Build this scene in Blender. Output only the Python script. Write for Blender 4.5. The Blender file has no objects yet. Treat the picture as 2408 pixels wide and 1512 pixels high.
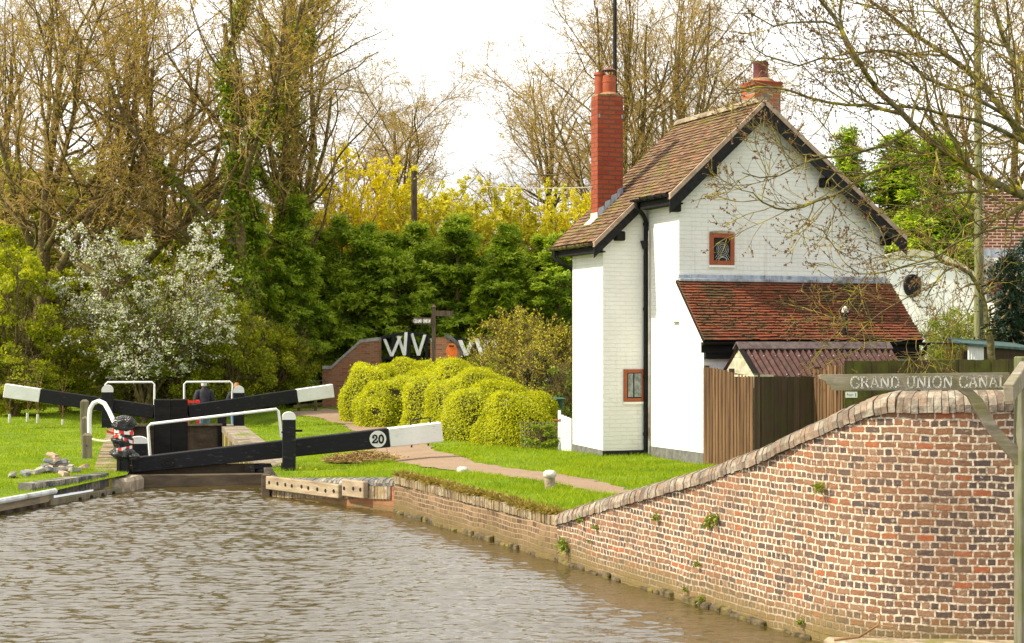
import bpy, bmesh, math, random
import numpy as np
from mathutils import Vector, Matrix
from mathutils.geometry import delaunay_2d_cdt
R = math.radians
scene = bpy.context.scene
COL = scene.collection
RNG = np.random.default_rng(7)
random.seed(7)

# ------------------------------------------------------------------ camera
CZ, FPX = 2.55, 4000.0            # eye height above the water, focal length in photo pixels (2408 wide)
cam_d = bpy.data.cameras.new('camera')
cam = bpy.data.objects.new('camera', cam_d); COL.objects.link(cam)
cam.location = (0, 0, CZ); cam.rotation_euler = (R(90), 0, 0)
cam_d.sensor_width = 36.0; cam_d.lens = 36.0 * FPX / 2408.0
cam_d.shift_y = 54.0 / 2408.0
cam_d.clip_start = 0.5; cam_d.clip_end = 3000
scene.camera = cam

# ------------------------------------------------------------------ light
SUN_EL, SUN_DIR = R(46), Vector((-0.986, -0.166, 0)).normalized()
scene.view_settings.view_transform = 'Standard'
scene.view_settings.look = 'None'
scene.view_settings.exposure = 1.10
scene.view_settings.gamma = 1
sun_d = bpy.data.lights.new('sun', 'SUN'); sun_d.energy = 3.5; sun_d.angle = R(0.55); sun_d.color = (1.0, 0.89, 0.66)
sun = bpy.data.objects.new('sun', sun_d); COL.objects.link(sun)
sv = SUN_DIR * math.cos(SUN_EL) + Vector((0, 0, math.sin(SUN_EL)))
sun.rotation_euler = sv.to_track_quat('Z', 'Y').to_euler(); sun.location = (-20, 0, 30)

def nd(nt, typ, ins=None, **at):
    n = nt.nodes.new(typ)
    for k, v in at.items(): setattr(n, k, v)
    for k, v in (ins or {}).items():
        s = n.inputs[k]
        if isinstance(v, bpy.types.NodeSocket): nt.links.new(v, s)
        else: s.default_value = v
    return n
def c4(c): return (c[0], c[1], c[2], 1.0)

world = bpy.data.worlds.new("World"); scene.world = world
world.use_nodes = True
nt = world.node_tree; nt.nodes.clear()
sky = nd(nt, 'ShaderNodeTexSky', sky_type='NISHITA', sun_disc=False)
sky.sun_elevation = SUN_EL; sky.sun_rotation = math.atan2(SUN_DIR.x, SUN_DIR.y)
tc = nd(nt, 'ShaderNodeTexCoord')
mp = nd(nt, 'ShaderNodeMapping', {'Vector': tc.outputs['Generated'], 'Scale': (1, 1, 3.2)})
nz = nd(nt, 'ShaderNodeTexNoise', {'Vector': mp.outputs[0], 'Scale': 2.3, 'Detail': 7, 'Roughness': 0.55})
cr = nd(nt, 'ShaderNodeValToRGB', {0: nz.outputs[0]})          # broken white cloud
cr.color_ramp.elements[0].position = 0.37; cr.color_ramp.elements[0].color = (0.40, 0.41, 0.42, 1)
cr.color_ramp.elements[1].position = 0.53; cr.color_ramp.elements[1].color = (1.0, 0.98, 0.935, 1)
b1 = nd(nt, 'ShaderNodeBackground', {'Color': sky.outputs[0], 'Strength': 0.12})
b2 = nd(nt, 'ShaderNodeBackground', {'Color': cr.outputs[0], 'Strength': 0.86})
ad = nd(nt, 'ShaderNodeMixShader', {0: 0.90, 1: b1.outputs[0], 2: b2.outputs[0]})
nt.links.new(ad.outputs[0], nd(nt, 'ShaderNodeOutputWorld').inputs[0])

# ------------------------------------------------------------------ geometry helpers
def P(px, py, Y): return Vector(((px - 1204) / FPX * Y, Y, CZ - (py - 810) / FPX * Y))
def PZ(px, py, z): return P(px, py, (CZ - z) * FPX / (py - 810))

class MB:
    """collects polygons (with optional uv) and links them as ONE mesh object"""
    def __init__(s): s.v = []; s.f = []; s.uv = []; s.mi = []
    def poly(s, pts, uv=None, mi=0):
        b = len(s.v); s.v += [tuple(p) for p in pts]; s.f.append(tuple(range(b, b + len(pts))))
        s.uv += list(uv) if uv else [(p[0] + p[1], p[2]) for p in pts]; s.mi.append(mi)
    def hexa(s, p, mi=0):            # p: 8 corners, bottom 0-3 ccw, top 4-7
        for q in ((3, 2, 1, 0), (4, 5, 6, 7), (0, 1, 5, 4), (1, 2, 6, 5), (2, 3, 7, 6), (3, 0, 4, 7)):
            s.poly([p[i] for i in q], mi=mi)
    def box(s, x0, y0, z0, x1, y1, z1, m=None, mi=0):
        p = [Vector(c) for c in ((x0, y0, z0), (x1, y0, z0), (x1, y1, z0), (x0, y1, z0), (x0, y0, z1), (x1, y0, z1), (x1, y1, z1), (x0, y1, z1))]
        if m is not None: p = [m @ q for q in p]
        s.hexa(p, mi)
    def beam(s, a, b, w, h0, h1=None, up=Vector((0, 0, 1)), mi=0):   # bar from a to b, width w, height h0..h1 hanging below the line
        a, b = Vector(a), Vector(b); h1 = h0 if h1 is None else h1
        t = (b - a).normalized(); sd = t.cross(up).normalized() * (w / 2); u = sd.cross(t).normalized()
        p = [a - sd - u * h0, a + sd - u * h0, b + sd - u * h1, b - sd - u * h1, a - sd, a + sd, b + sd, b - sd]
        s.hexa([p[i] for i in (0, 1, 2, 3, 4, 5, 6, 7)], mi)
    def prism(s, pts, off, mi=0):    # planar polygon extruded by vector off
        off = Vector(off); a = [Vector(p) for p in pts]; b = [p + off for p in a]
        s.poly(a, mi=mi); s.poly(b[::-1], mi=mi); n = len(a)
        for i in range(n): s.poly([a[(i + 1) % n], a[i], b[i], b[(i + 1) % n]], mi=mi)
    def tube(s, path, r, n=8, mi=0, cap=True):
        path = [Vector(p) for p in path]; k = len(path)
        rr = r if hasattr(r, '__len__') else [r] * k
        rings = []; ref = None
        for i, p in enumerate(path):
            t = (path[min(i + 1, k - 1)] - path[max(i - 1, 0)]).normalized()
            if ref is None: ref = t.orthogonal().normalized()
            ref = (ref - t * ref.dot(t)).normalized(); w = t.cross(ref)
            rings.append([p + (ref * math.cos(2 * math.pi * j / n) + w * math.sin(2 * math.pi * j / n)) * rr[i] for j in range(n)])
        for i in range(k - 1):
            for j in range(n):
                s.poly([rings[i][j], rings[i][(j + 1) % n], rings[i + 1][(j + 1) % n], rings[i + 1][j]], mi=mi)
        if cap: s.poly(rings[0][::-1], mi=mi); s.poly(rings[-1], mi=mi)
    def lathe(s, c, prof, n=14, mi=0):   # prof: (r, z) list
        c = Vector(c)
        rg = [[c + Vector((r * math.cos(2 * math.pi * j / n), r * math.sin(2 * math.pi * j / n), z)) for j in range(n)] for r, z in prof]
        for i in range(len(rg) - 1):
            for j in range(n): s.poly([rg[i][j], rg[i][(j + 1) % n], rg[i + 1][(j + 1) % n], rg[i + 1][j]], mi=mi)
        s.poly(rg[0][::-1], mi=mi); s.poly(rg[-1], mi=mi)
    def build(s, name, mats, parent=None, weld=False, smooth=False, bevel=0, keepworld=False):
        me = bpy.data.meshes.new(name); me.from_pydata(s.v, [], s.f)
        uvl = me.uv_layers.new(name='UVMap'); uvl.data.foreach_set('uv', np.array(s.uv, dtype=np.float32).ravel())
        if not isinstance(mats, (list, tuple)): mats = [mats]
        for m in mats: me.materials.append(m)
        me.polygons.foreach_set('material_index', s.mi)
        if weld or smooth or bevel:
            bm = bmesh.new(); bm.from_mesh(me); bmesh.ops.remove_doubles(bm, verts=bm.verts, dist=1e-4)
            if bevel:
                bmesh.ops.bevel(bm, geom=[e for e in bm.edges if len(e.link_faces) == 2 and e.calc_face_angle(0) > 0.6], offset=bevel, segments=1, affect='EDGES')
            bm.to_mesh(me); bm.free()
        if smooth:
            me.polygons.foreach_set('use_smooth', [True] * len(me.polygons)); me.set_sharp_from_angle(angle=R(42))
        o = bpy.data.objects.new(name, me); COL.objects.link(o)
        if parent is not None:
            o.parent = parent
            if keepworld: o.matrix_parent_inverse = world_of(parent).inverted()
        return o
def world_of(o):
    m = Matrix.LocRotScale(o.location, o.rotation_euler, o.scale)
    return m if o.parent is None else world_of(o.parent) @ o.matrix_parent_inverse @ m

def bulk(name, V, F, mats, parent=None, smooth=False, mi=None):
    """numpy mesh: V (n,3), F (m,k)"""
    V = np.asarray(V, np.float32); F = np.asarray(F, np.int32); m, k = F.shape
    me = bpy.data.meshes.new(name); me.vertices.add(len(V)); me.vertices.foreach_set('co', V.ravel())
    me.loops.add(m * k); me.loops.foreach_set('vertex_index', F.ravel())
    me.polygons.add(m); me.polygons.foreach_set('loop_start', np.arange(0, m * k, k, dtype=np.int32))
    if smooth: me.polygons.foreach_set('use_smooth', np.ones(m, bool))
    if not isinstance(mats, (list, tuple)): mats = [mats]
    for x in mats: me.materials.append(x)
    if mi is not None: me.polygons.foreach_set('material_index', np.asarray(mi, np.int32))
    me.update(calc_edges=True); me.validate()
    o = bpy.data.objects.new(name, me); COL.objects.link(o)
    if parent is not None: o.parent = parent
    return o

def tag(o, label=None, cat=None, group=None, kind=None):
    if label: o['label'] = label
    if cat: o['category'] = cat
    if group: o['group'] = group
    if kind: o['kind'] = kind
    return o
def thing(name, label, cat, loc=(0, 0, 0), rz=0.0, group=None):
    o = bpy.data.objects.new(name, None); COL.objects.link(o)
    o.location = loc; o.rotation_euler = (0, 0, rz); o.empty_display_size = 0.2
    return tag(o, label, cat, group)
def copy_tree(o, parent=None):
    c = o.copy(); COL.objects.link(c)
    if parent is not None: c.parent = parent
    for ch in [x for x in bpy.data.objects if x.parent == o]: copy_tree(ch, c)
    return c

# ------------------------------------------------------------------ materials
def newmat(name, rough=0.8, spec=0.3):
    m = bpy.data.materials.new(name); m.use_nodes = True; nt = m.node_tree; nt.nodes.clear()
    b = nd(nt, 'ShaderNodeBsdfPrincipled', {'Roughness': rough, 'Specular IOR Level': spec})
    o = nd(nt, 'ShaderNodeOutputMaterial'); nt.links.new(b.outputs[0], o.inputs[0])
    return m, nt, b
def ramp(nt, fac, stops):
    r = nd(nt, 'ShaderNodeValToRGB', {0: fac}); e = r.color_ramp.elements
    while len(e) < len(stops): e.new(0.5)
    for i, (p, c) in enumerate(stops): e[i].position = p; e[i].color = c4(c)
    return r.outputs[0]
def mix(nt, fac, a, b, mode='MIX'):
    n = nd(nt, 'ShaderNodeMix', data_type='RGBA', blend_type=mode)
    for k, v in ((0, fac), (6, a), (7, b)):
        if isinstance(v, bpy.types.NodeSocket): nt.links.new(v, n.inputs[k])
        else: n.inputs[k].default_value = c4(v) if k else v
    return n.outputs[2]
def noise(nt, vec, scale, detail=4, rough=0.55):
    return nd(nt, 'ShaderNodeTexNoise', {'Vector': vec, 'Scale': scale, 'Detail': detail, 'Roughness': rough}).outputs[0]
def maths(nt, op, a, b=0.5):
    n = nd(nt, 'ShaderNodeMath', operation=op)
    for k, v in ((0, a), (1, b)):
        if isinstance(v, bpy.types.NodeSocket): nt.links.new(v, n.inputs[k])
        else: n.inputs[k].default_value = v
    return n.outputs[0]
def bump(nt, b, h, dist=0.01, strength=1.0):
    nt.links.new(nd(nt, 'ShaderNodeBump', {'Height': h, 'Distance': dist, 'Strength': strength}).outputs[0], b.inputs['Normal'])
def coords(nt, which='Object'): return nd(nt, 'ShaderNodeTexCoord').outputs[which]

def mottled(name, c1, c2, scale=6, rough=0.8, c3=None, bmp=0.006, spec=0.3, stretch=(1, 1, 1), lo=.38, hi=.62):
    """a surface of two or three mingled tones"""
    m, nt, b = newmat(name, rough, spec)
    v = nd(nt, 'ShaderNodeMapping', {'Vector': coords(nt), 'Scale': stretch}).outputs[0]
    n1 = noise(nt, v, scale, 6, 0.62)
    c = ramp(nt, n1, [(lo, c1), (hi, c2)])
    if c3:
        n2 = noise(nt, v, scale * 0.37, 5)
        c = mix(nt, ramp(nt, n2, [(.52, (0, 0, 0)), (.64, (1, 1, 1))]), c, c3)
    nt.links.new(c, b.inputs['Base Color'])
    if bmp: bump(nt, b, noise(nt, v, scale * 4, 5), bmp)
    return m

def leafmat(name, cols, trans=0.45, rough=0.55, clump=1.2, spec=0.35, tcol=None):
    """leaf: own colour for each leaf, slow drift through the crown, light passing through"""
    m = bpy.data.materials.new(name); m.use_nodes = True; nt = m.node_tree; nt.nodes.clear()
    g = nd(nt, 'ShaderNodeNewGeometry')
    n1 = noise(nt, coords(nt), clump, 3)
    f = maths(nt, 'ADD', maths(nt, 'MULTIPLY', g.outputs['Random Per Island'], 0.6), maths(nt, 'MULTIPLY', n1, 0.8))
    f = maths(nt, 'SUBTRACT', f, 0.2)
    k = len(cols)
    c = ramp(nt, f, [(i / (k - 1) if k > 1 else 0, cols[i]) for i in range(k)])
    b = nd(nt, 'ShaderNodeBsdfPrincipled', {'Base Color': c, 'Roughness': rough, 'Specular IOR Level': spec})
    tcn = mix(nt, 1.0, c, tcol or (1.0, 0.95, 0.35), 'MULTIPLY')
    t = nd(nt, 'ShaderNodeBsdfTranslucent', {'Color': mix(nt, 0.35, tcn, c)})
    ms = nd(nt, 'ShaderNodeMixShader', {0: trans, 1: b.outputs[0], 2: t.outputs[0]})
    nt.links.new(ms.outputs[0], nd(nt, 'ShaderNodeOutputMaterial').inputs[0])
    return m

def brickmat(name, stops, mortar, bw=0.235, rh=0.078, msize=0.012, squash=1.0, freq=2, uv='UV', smear=0.35, wob=0.012, algae=None, rough=0.85, bmp=0.012, offset=0.5, header=0.0):
    """brickwork: stops is a ramp over a random value per brick"""
    m, nt, b = newmat(name, rough, 0.25)
    v = coords(nt, uv)
    w = nd(nt, 'ShaderNodeTexNoise', {'Vector': v, 'Scale': 5.0, 'Detail': 4})
    w2 = nd(nt, 'ShaderNodeVectorMath', {0: w.outputs['Color'], 1: (.5, .5, .5)}, operation='SUBTRACT')
    w3 = nd(nt, 'ShaderNodeVectorMath', {0: w2.outputs[0], 'Scale': wob}, operation='SCALE')
    wf = nd(nt, 'ShaderNodeTexNoise', {'Vector': v, 'Scale': 0.8, 'Detail': 2})
    wf2 = nd(nt, 'ShaderNodeVectorMath', {0: wf.outputs['Color'], 1: (.5, .5, .5)}, operation='SUBTRACT')
    wf3 = nd(nt, 'ShaderNodeVectorMath', {0: wf2.outputs[0], 1: (0.0, wob * 1.6, 0.0)}, operation='MULTIPLY')
    vv = nd(nt, 'ShaderNodeVectorMath', {0: v, 1: w3.outputs[0]}, operation='ADD').outputs[0]
    vv = nd(nt, 'ShaderNodeVectorMath', {0: vv, 1: wf3.outputs[0]}, operation='ADD').outputs[0]
    br = nd(nt, 'ShaderNodeTexBrick', {'Vector': vv, 'Color1': (0, 0, 0, 1), 'Color2': (1, 1, 1, 1), 'Mortar': (0.5, 0.5, 0.5, 1), 'Scale': 1.0,
            'Mortar Size': msize, 'Mortar Smooth': 0.3, 'Bias': 0.0, 'Brick Width': bw, 'Row Height': rh}, squash=squash, squash_frequency=freq, offset=offset, offset_frequency=2)
    per = br.outputs['Color']
    if header:                        # header courses are burnt darker than stretcher courses
        row = maths(nt, 'FLOOR', maths(nt, 'DIVIDE', nd(nt, 'ShaderNodeSeparateXYZ', {0: vv}).outputs[1], rh)); par = maths(nt, 'SUBTRACT', 1.0, maths(nt, 'ABSOLUTE', maths(nt, 'MODULO', row, 2.0)))
        per = maths(nt, 'MAXIMUM', maths(nt, 'ADD', per, maths(nt, 'MULTIPLY', par, header)), 0.0)
    fine = noise(nt, v, 38, 5, .65)
    c = ramp(nt, per, stops)
    c = mix(nt, ramp(nt, fine, [(.35, (.75, .75, .75)), (.65, (0, 0, 0))]), c, (0.10, 0.075, 0.06)) if False else mix(nt, 0.5, c, ramp(nt, fine, [(.3, (.50, .46, .44)), (.7, (1.25, 1.2, 1.12))]), 'MULTIPLY')
    patch = noise(nt, v, 1.1, 5, .6)
    mfac = maths(nt, 'ADD', br.outputs['Fac'], maths(nt, 'MULTIPLY', maths(nt, 'SUBTRACT', noise(nt, v, 24, 4, .7), .58), smear * 6))
    mfac = maths(nt, 'MULTIPLY', maths(nt, 'MINIMUM', maths(nt, 'MAXIMUM', mfac, 0.0), 1.0), ramp(nt, patch, [(.30, (.45, .45, .45)), (.55, (1, 1, 1))]))
    c = mix(nt, mfac, c, mortar)
    if algae:          # a green-brown tide line near the water
        z = nd(nt, 'ShaderNodeSeparateXYZ', {0: v}).outputs[1]
        zz = maths(nt, 'ADD', z, maths(nt, 'MULTIPLY', maths(nt, 'SUBTRACT', patch, .5), .5))
        c = mix(nt, ramp(nt, zz, [(algae[0], (1, 1, 1)), (algae[1], (0, 0, 0))]), c, mix(nt, noise(nt, v, 9, 4), algae[2], algae[3]))
    nt.links.new(c, b.inputs['Base Color'])
    h = maths(nt, 'ADD', maths(nt, 'MULTIPLY', br.outputs['Fac'], -0.8), maths(nt, 'MULTIPLY', fine, 0.7))
    h = maths(nt, 'ADD', h, maths(nt, 'MULTIPLY', per, 0.5))
    bump(nt, b, h, bmp)
    return m

MAT = {}
MAT['brick'] = brickmat('old_mixed_brick', [(0.0, (.085, .062, .058)), (.16, (.12, .082, .068)), (.3, (.165, .10, .070)), (.5, (.205, .11, .066)), (.7, (.245, .115, .062)), (.86, (.25, .16, .105)), (1, (.33, .10, .042))],
    (.66, .58, .46), bw=0.150, rh=0.0625, msize=0.0104, squash=0.5, freq=2, smear=0.70, wob=0.034, header=-.12, algae=(0.02, 0.34, (.22, .15, .05), (.12, .10, .05)))
MAT['brick_lock'] = brickmat('retaining_brick', [(0, (.09, .055, .035)), (.4, (.155, .095, .055)), (.75, (.20, .13, .075)), (1, (.27, .17, .10))],
    (.36, .28, .18), bw=0.15, rh=0.066, msize=0.008, squash=0.55, freq=2, smear=0.14, wob=0.03, algae=(0.02, 0.30, (.20, .14, .05), (.10, .08, .04)))
MAT['brick_red'] = brickmat('red_wet_brick', [(0, (.30, .09, .05)), (.5, (.42, .14, .07)), (1, (.30, .16, .10))], (.22, .16, .10), bw=0.22, rh=0.08, msize=0.008, smear=0.0, algae=(0.0, 0.2, (.20, .14, .05), (.10, .08, .04)))
MAT['brick_ramp'] = brickmat('bridge_brick', [(0, (.20, .08, .05)), (.5, (.34, .13, .07)), (1, (.26, .15, .10))], (.25, .18, .12), smear=0.05)
MAT['brick_chim'] = brickmat('red_chimney_brick', [(0, (.27, .048, .022)), (.5, (.34, .066, .028)), (1, (.30, .08, .036))], (.15, .07, .05), bw=0.27, rh=0.092, msize=0.013, smear=0.0, wob=0.008, bmp=.02)
MAT['brick_far'] = brickmat('dark_red_brick', [(0, (.16, .05, .04)), (.5, (.24, .075, .05)), (1, (.12, .05, .05))], (.62, .50, .40), bw=0.24, rh=0.085, msize=0.014, smear=0.02)

def whitewash():
    m, nt, b = newmat('whitewashed_brick', .85, .2)
    o = nd(nt, 'ShaderNodeSeparateXYZ', {0: coords(nt)})
    v = nd(nt, 'ShaderNodeCombineXYZ', {0: maths(nt, 'ADD', o.outputs[0], o.outputs[1]), 1: o.outputs[2]}).outputs[0]
    w = nd(nt, 'ShaderNodeTexNoise', {'Vector': v, 'Scale': 3, 'Detail': 3})
    vv = nd(nt, 'ShaderNodeMix', {0: 0.02, 4: v, 5: w.outputs['Color']}, data_type='VECTOR').outputs[1]
    br = nd(nt, 'ShaderNodeTexBrick', {'Vector': vv, 'Color1': (0, 0, 0, 1), 'Color2': (1, 1, 1, 1), 'Scale': 1.0, 'Mortar Size': 0.006, 'Mortar Smooth': 0.6, 'Brick Width': 0.235, 'Row Height': 0.079})
    n1 = noise(nt, v, 1.3, 5); n2 = noise(nt, v, 30, 4)
    c = ramp(nt, n1, [(.3, (.70, .69, .675)), (.7, (.79, .78, .77))])
    c = mix(nt, maths(nt, 'MULTIPLY', br.outputs['Fac'], ramp(nt, noise(nt, v, 4, 4), [(.50, (.0, .0, .0)), (.78, (.16, .16, .16))])), c, (.50, .46, .40))
    # rain streaks and grime under the eaves and near the ground: thin vertical stains
    sv_ = nd(nt, 'ShaderNodeMapping', {'Vector': v, 'Scale': (7, .35, 1)}).outputs[0]
    c = mix(nt, ramp(nt, noise(nt, sv_, 1.0, 6, .7), [(.56, (0, 0, 0)), (.80, (.6, .6, .6))]), c, (.47, .43, .35))
    c = mix(nt, ramp(nt, noise(nt, v, 2.1, 7, .7), [(.58, (0, 0, 0)), (.70, (.45, .45, .45))]), c, (.53, .51, .47))
    nt.links.new(c, b.inputs['Base Color'])
    h = maths(nt, 'ADD', maths(nt, 'MULTIPLY', br.outputs['Fac'], -0.7), maths(nt, 'MULTIPLY', br.outputs['Color'], 0.35))
    bump(nt, b, maths(nt, 'ADD', h, maths(nt, 'MULTIPLY', n2, .35)), 0.005)
    return m
MAT['white_wall'] = whitewash()

def tilemat(name, stops, lich, lic, moss=None):
    m, nt, b = newmat(name, .85, .2)
    g = nd(nt, 'ShaderNodeNewGeometry').outputs['Random Per Island']
    v = coords(nt); n1 = noise(nt, v, 2.2, 6, .65)
    c = ramp(nt, g, stops)
    c = mix(nt, ramp(nt, n1, [(.50, (0, 0, 0)), (.66, (lic, lic, lic))]), c, lich)
    if moss: c = mix(nt, ramp(nt, noise(nt, v, 1.6, 6, .7), [(.52, (0, 0, 0)), (.60, (.85, .85, .85))]), c, moss)
    nt.links.new(c, b.inputs['Base Color']); bump(nt, b, noise(nt, v, 45, 4), .006)
    return m
MAT['tile_old'] = tilemat('weathered_clay_tile', [(0, (.075, .045, .028)), (.3, (.15, .085, .05)), (.6, (.22, .135, .08)), (.85, (.13, .10, .07)), (1, (.30, .13, .07))], (.17, .14, .04), .85)
MAT['tile_red'] = tilemat('red_clay_tile', [(0, (.13, .042, .024)), (.5, (.21, .060, .028)), (1, (.17, .075, .042))], (.10, .055, .03), .8, moss=(.06, .045, .022))

def planks(name, c1, c2, axis=(18, 18, .7), green=None, ga=.5):
    m, nt, b = newmat(name, .85, .2)
    v = coords(nt); s = nd(nt, 'ShaderNodeMapping', {'Vector': v, 'Scale': axis}).outputs[0]
    n1 = noise(nt, s, 1.0, 7, .7)
    c = ramp(nt, n1, [(.30, c1), (.70, c2)])
    r = nd(nt, 'ShaderNodeNewGeometry').outputs['Random Per Island']
    c = mix(nt, .55, c, ramp(nt, r, [(0, (.45, .45, .45)), (1, (1.25, 1.2, 1.15))]), 'MULTIPLY')
    if green: c = mix(nt, ramp(nt, noise(nt, v, 3.5, 5), [(.42, (0, 0, 0)), (.62, (ga, ga, ga))]), c, green)
    nt.links.new(c, b.inputs['Base Color']); bump(nt, b, n1, .008)
    return m
MAT['fence_lit'] = planks('sunlit_fence_board', (.03, .015, .008), (.25, .15, .08))  # sunlight on the left-facing fence panels put into the board colour
MAT['fence_dark_shaded'] = planks('dark_and_shaded_board', (.045, .03, .022), (.11, .075, .05), green=(.06, .06, .02))  # shade of the camera-facing panel put into the colour; also plain dark timber
MAT['fence_moss'] = planks('mossy_fence_board', (.05, .04, .02), (.12, .095, .04), green=(.11, .115, .02), ga=.8)
MAT['oak'] = planks('silvered_oak', (.12, .105, .08), (.40, .36, .29), axis=(2.5, 14, 16), green=(.15, .14, .05), ga=.7)
MAT['oak_post'] = planks('silvered_oak_post', (.07, .07, .05), (.22, .21, .16), axis=(14, 14, 1.2), green=(.09, .11, .03), ga=.7)
MAT['timber'] = planks('grey_timber', (.09, .075, .05), (.30, .26, .19), axis=(10, 10, 1.2), green=(.12, .12, .04), ga=.4)
MAT['timber_h'] = planks('pale_fender_timber', (.13, .095, .06), (.40, .33, .24), axis=(2, 2, 14), green=(.22, .20, .10), ga=.3)
MAT['sill'] = planks('wet_timber', (.05, .038, .025), (.13, .10, .07), axis=(1.5, 8, 8))
MAT['black_wood'] = planks('tarred_board', (.006, .006, .006), (.018, .017, .017), axis=(2, 2, 9))
def painted(name, col, wear, wfac=.62, rough=.5):
    m, nt, b = newmat(name, rough, .4)
    v = coords(nt); s = nd(nt, 'ShaderNodeMapping', {'Vector': v, 'Scale': (1, 1, 5)}).outputs[0]
    n1 = noise(nt, s, 6, 7, .72)
    c = mix(nt, ramp(nt, n1, [(wfac, (0, 0, 0)), (wfac + .09, (1, 1, 1))]), col, wear); b.inputs['Specular IOR Level'].default_value = .25
    c = mix(nt, .5, c, ramp(nt, noise(nt, v, 3, 4), [(.3, (.8, .8, .78)), (.7, (1.1, 1.1, 1.1))]), 'MULTIPLY')
    nt.links.new(c, b.inputs['Base Color']); bump(nt, b, n1, .004)
    return m
MAT['black'] = painted('black_paint', (.007, .007, .010), (.06, .05, .042), .575, .6)
MAT['white'] = painted('white_paint', (.72, .72, .72), (.24, .21, .18), .60, .5)
MAT['white_clean'] = painted('white_gloss', (.82, .82, .80), (.55, .50, .42), .70, .35)
MAT['ring'] = mottled('lead_sheet', (.25, .28, .34), (.42, .46, .54), 9, .45, (.12, .13, .17), .006, .5, (1, 1, .25))
MAT['plinth'] = mottled('grey_tarred_render', (.10, .10, .10), (.17, .17, .16), 9)
MAT['plinth_black'] = mottled('black_tarred_render', (.010, .010, .010), (.022, .021, .02), 9)
MAT['gutter'] = mottled('black_iron', (.006, .006, .007), (.016, .015, .014), 12, .6, spec=.2)
MAT['gutter_gold'] = mottled('weathered_gutter', (.03, .025, .015), (.16, .13, .04), 8, .5)
MAT['frame_red'] = mottled('rust_brown_paint', (.27, .065, .022), (.33, .085, .03), 8, .45)
MAT['rope'] = mottled('pale_rope', (.45, .40, .30), (.62, .56, .44), 40)
MAT['concrete'] = mottled('pale_concrete', (.42, .40, .34), (.66, .64, .58), 14, .9, (.32, .33, .18))
MAT['stone'] = mottled('worn_stone', (.22, .17, .12), (.42, .35, .26), 7, .9, (.20, .18, .07), .015)
MAT['coping'] = mottled('weathered_coping_brick', (.22, .175, .14), (.46, .39, .32), 5, .9, (.62, .58, .50), .012)
MAT['coping_blue'] = mottled('blue_engineering_brick', (.07, .075, .09), (.17, .17, .18), 8, .55, (.22, .19, .13), .01)
MAT['coping_path'] = brickmat('lock_side_paving', [(0, (.22, .17, .14)), (.5, (.33, .27, .22)), (1, (.42, .35, .30))], (.16, .13, .09), bw=.23, rh=.11, msize=.01, smear=0, uv='Object')
MAT['chamber'] = mottled('mossy_chamber_wall', (.05, .04, .025), (.16, .13, .06), 4, .85, (.42, .33, .03), .02, .3, (1, 1, .4))
MAT['pot'] = mottled('terracotta', (.27, .06, .028), (.35, .095, .042), 7)
MAT['mortar_cap'] = mottled('mossy_mortar', (.28, .14, .07), (.36, .22, .12), 10, .95, (.18, .13, .05))
MAT['rust'] = mottled('maroon_rusty_metal', (.10, .03, .03), (.16, .05, .05), 9, .5)
MAT['corrug'] = mottled('maroon_fibre_cement', (.06, .028, .026), (.105, .055, .05), 10, .9, (.055, .04, .035), .008)
MAT['corrug_cap'] = mottled('grey_fibre_ridge', (.07, .05, .05), (.13, .10, .10), 9, .9)
MAT['board_pale'] = mottled('pale_lapboard', (.33, .32, .22), (.50, .48, .36), 6)
MAT['felt'] = mottled('green_roofing_felt', (.03, .06, .06), (.07, .12, .11), 12, .85)
MAT['barrel'] = mottled('grey_barrel_roof', (.16, .16, .13), (.40, .38, .33), 3, .9, (.05, .05, .05), .01, .3, (1, .3, 1))
MAT['bark'] = mottled('bare_bark', (.06, .042, .02), (.20, .14, .06), 10, .95, (.15, .14, .04), .02)
MAT['twig'] = mottled('twig_bark', (.24, .15, .05), (.50, .33, .12), 3, .95, (.24, .19, .06), 0)
MAT['twig_brown'] = mottled('brown_twig', (.16, .085, .04), (.28, .16, .07), 3, .95, None, 0)
MAT['ash_bark'] = mottled('lichened_ash_bark', (.055, .048, .022), (.16, .14, .06), 12, .95, (.30, .25, .02), .012)
MAT['ash_twig'] = mottled('lichened_ash_twig', (.10, .075, .03), (.21, .16, .05), 9, .95, (.36, .29, .02), 0)
MAT['bud'] = mottled('ash_bud', (.10, .05, .03), (.22, .11, .06), 20, .9, None, 0)
MAT['pole'] = mottled('green_stained_pole', (.12, .13, .06), (.24, .24, .12), 5, .9, None, .005, .3, (3, 3, .4))
MAT['pole_dark'] = mottled('dark_creosoted_pole', (.05, .035, .025), (.12, .085, .055), 6, .9, None, .005, .3, (3, 3, .4))
MAT['cable'] = mottled('pale_cable', (.30, .28, .20), (.42, .39, .30), 30)
MAT['skin'] = mottled('skin', (.42, .25, .18), (.50, .31, .23), 6, .6)
MAT['jacket'] = mottled('dark_jacket', (.012, .012, .020), (.028, .025, .038), 9, .7)
MAT['jeans'] = mottled('blue_denim', (.09, .15, .30), (.16, .24, .42), 12, .9)
MAT['hair_grey'] = mottled('grey_hair', (.35, .35, .35), (.55, .55, .55), 30)
MAT['hair_ginger'] = mottled('ginger_hair', (.30, .11, .035), (.45, .19, .07), 30)
MAT['red'] = mottled('red_paint', (.45, .015, .02), (.60, .03, .03), 6, .45)
MAT['orange'] = mottled('orange_plastic', (.62, .13, .02), (.72, .17, .03), 6, .45)
MAT['tape_red'] = mottled('red_tape', (.55, .02, .02), (.70, .06, .04), 9, .35)
MAT['tape_white'] = mottled('white_tape', (.75, .72, .70), (.85, .83, .80), 9, .35)
MAT['bin_green'] = mottled('green_plastic', (.01, .05, .035), (.02, .09, .06), 8, .45)
MAT['straw'] = mottled('dry_reed', (.25, .16, .06), (.45, .32, .14), 9, .95)
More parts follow.
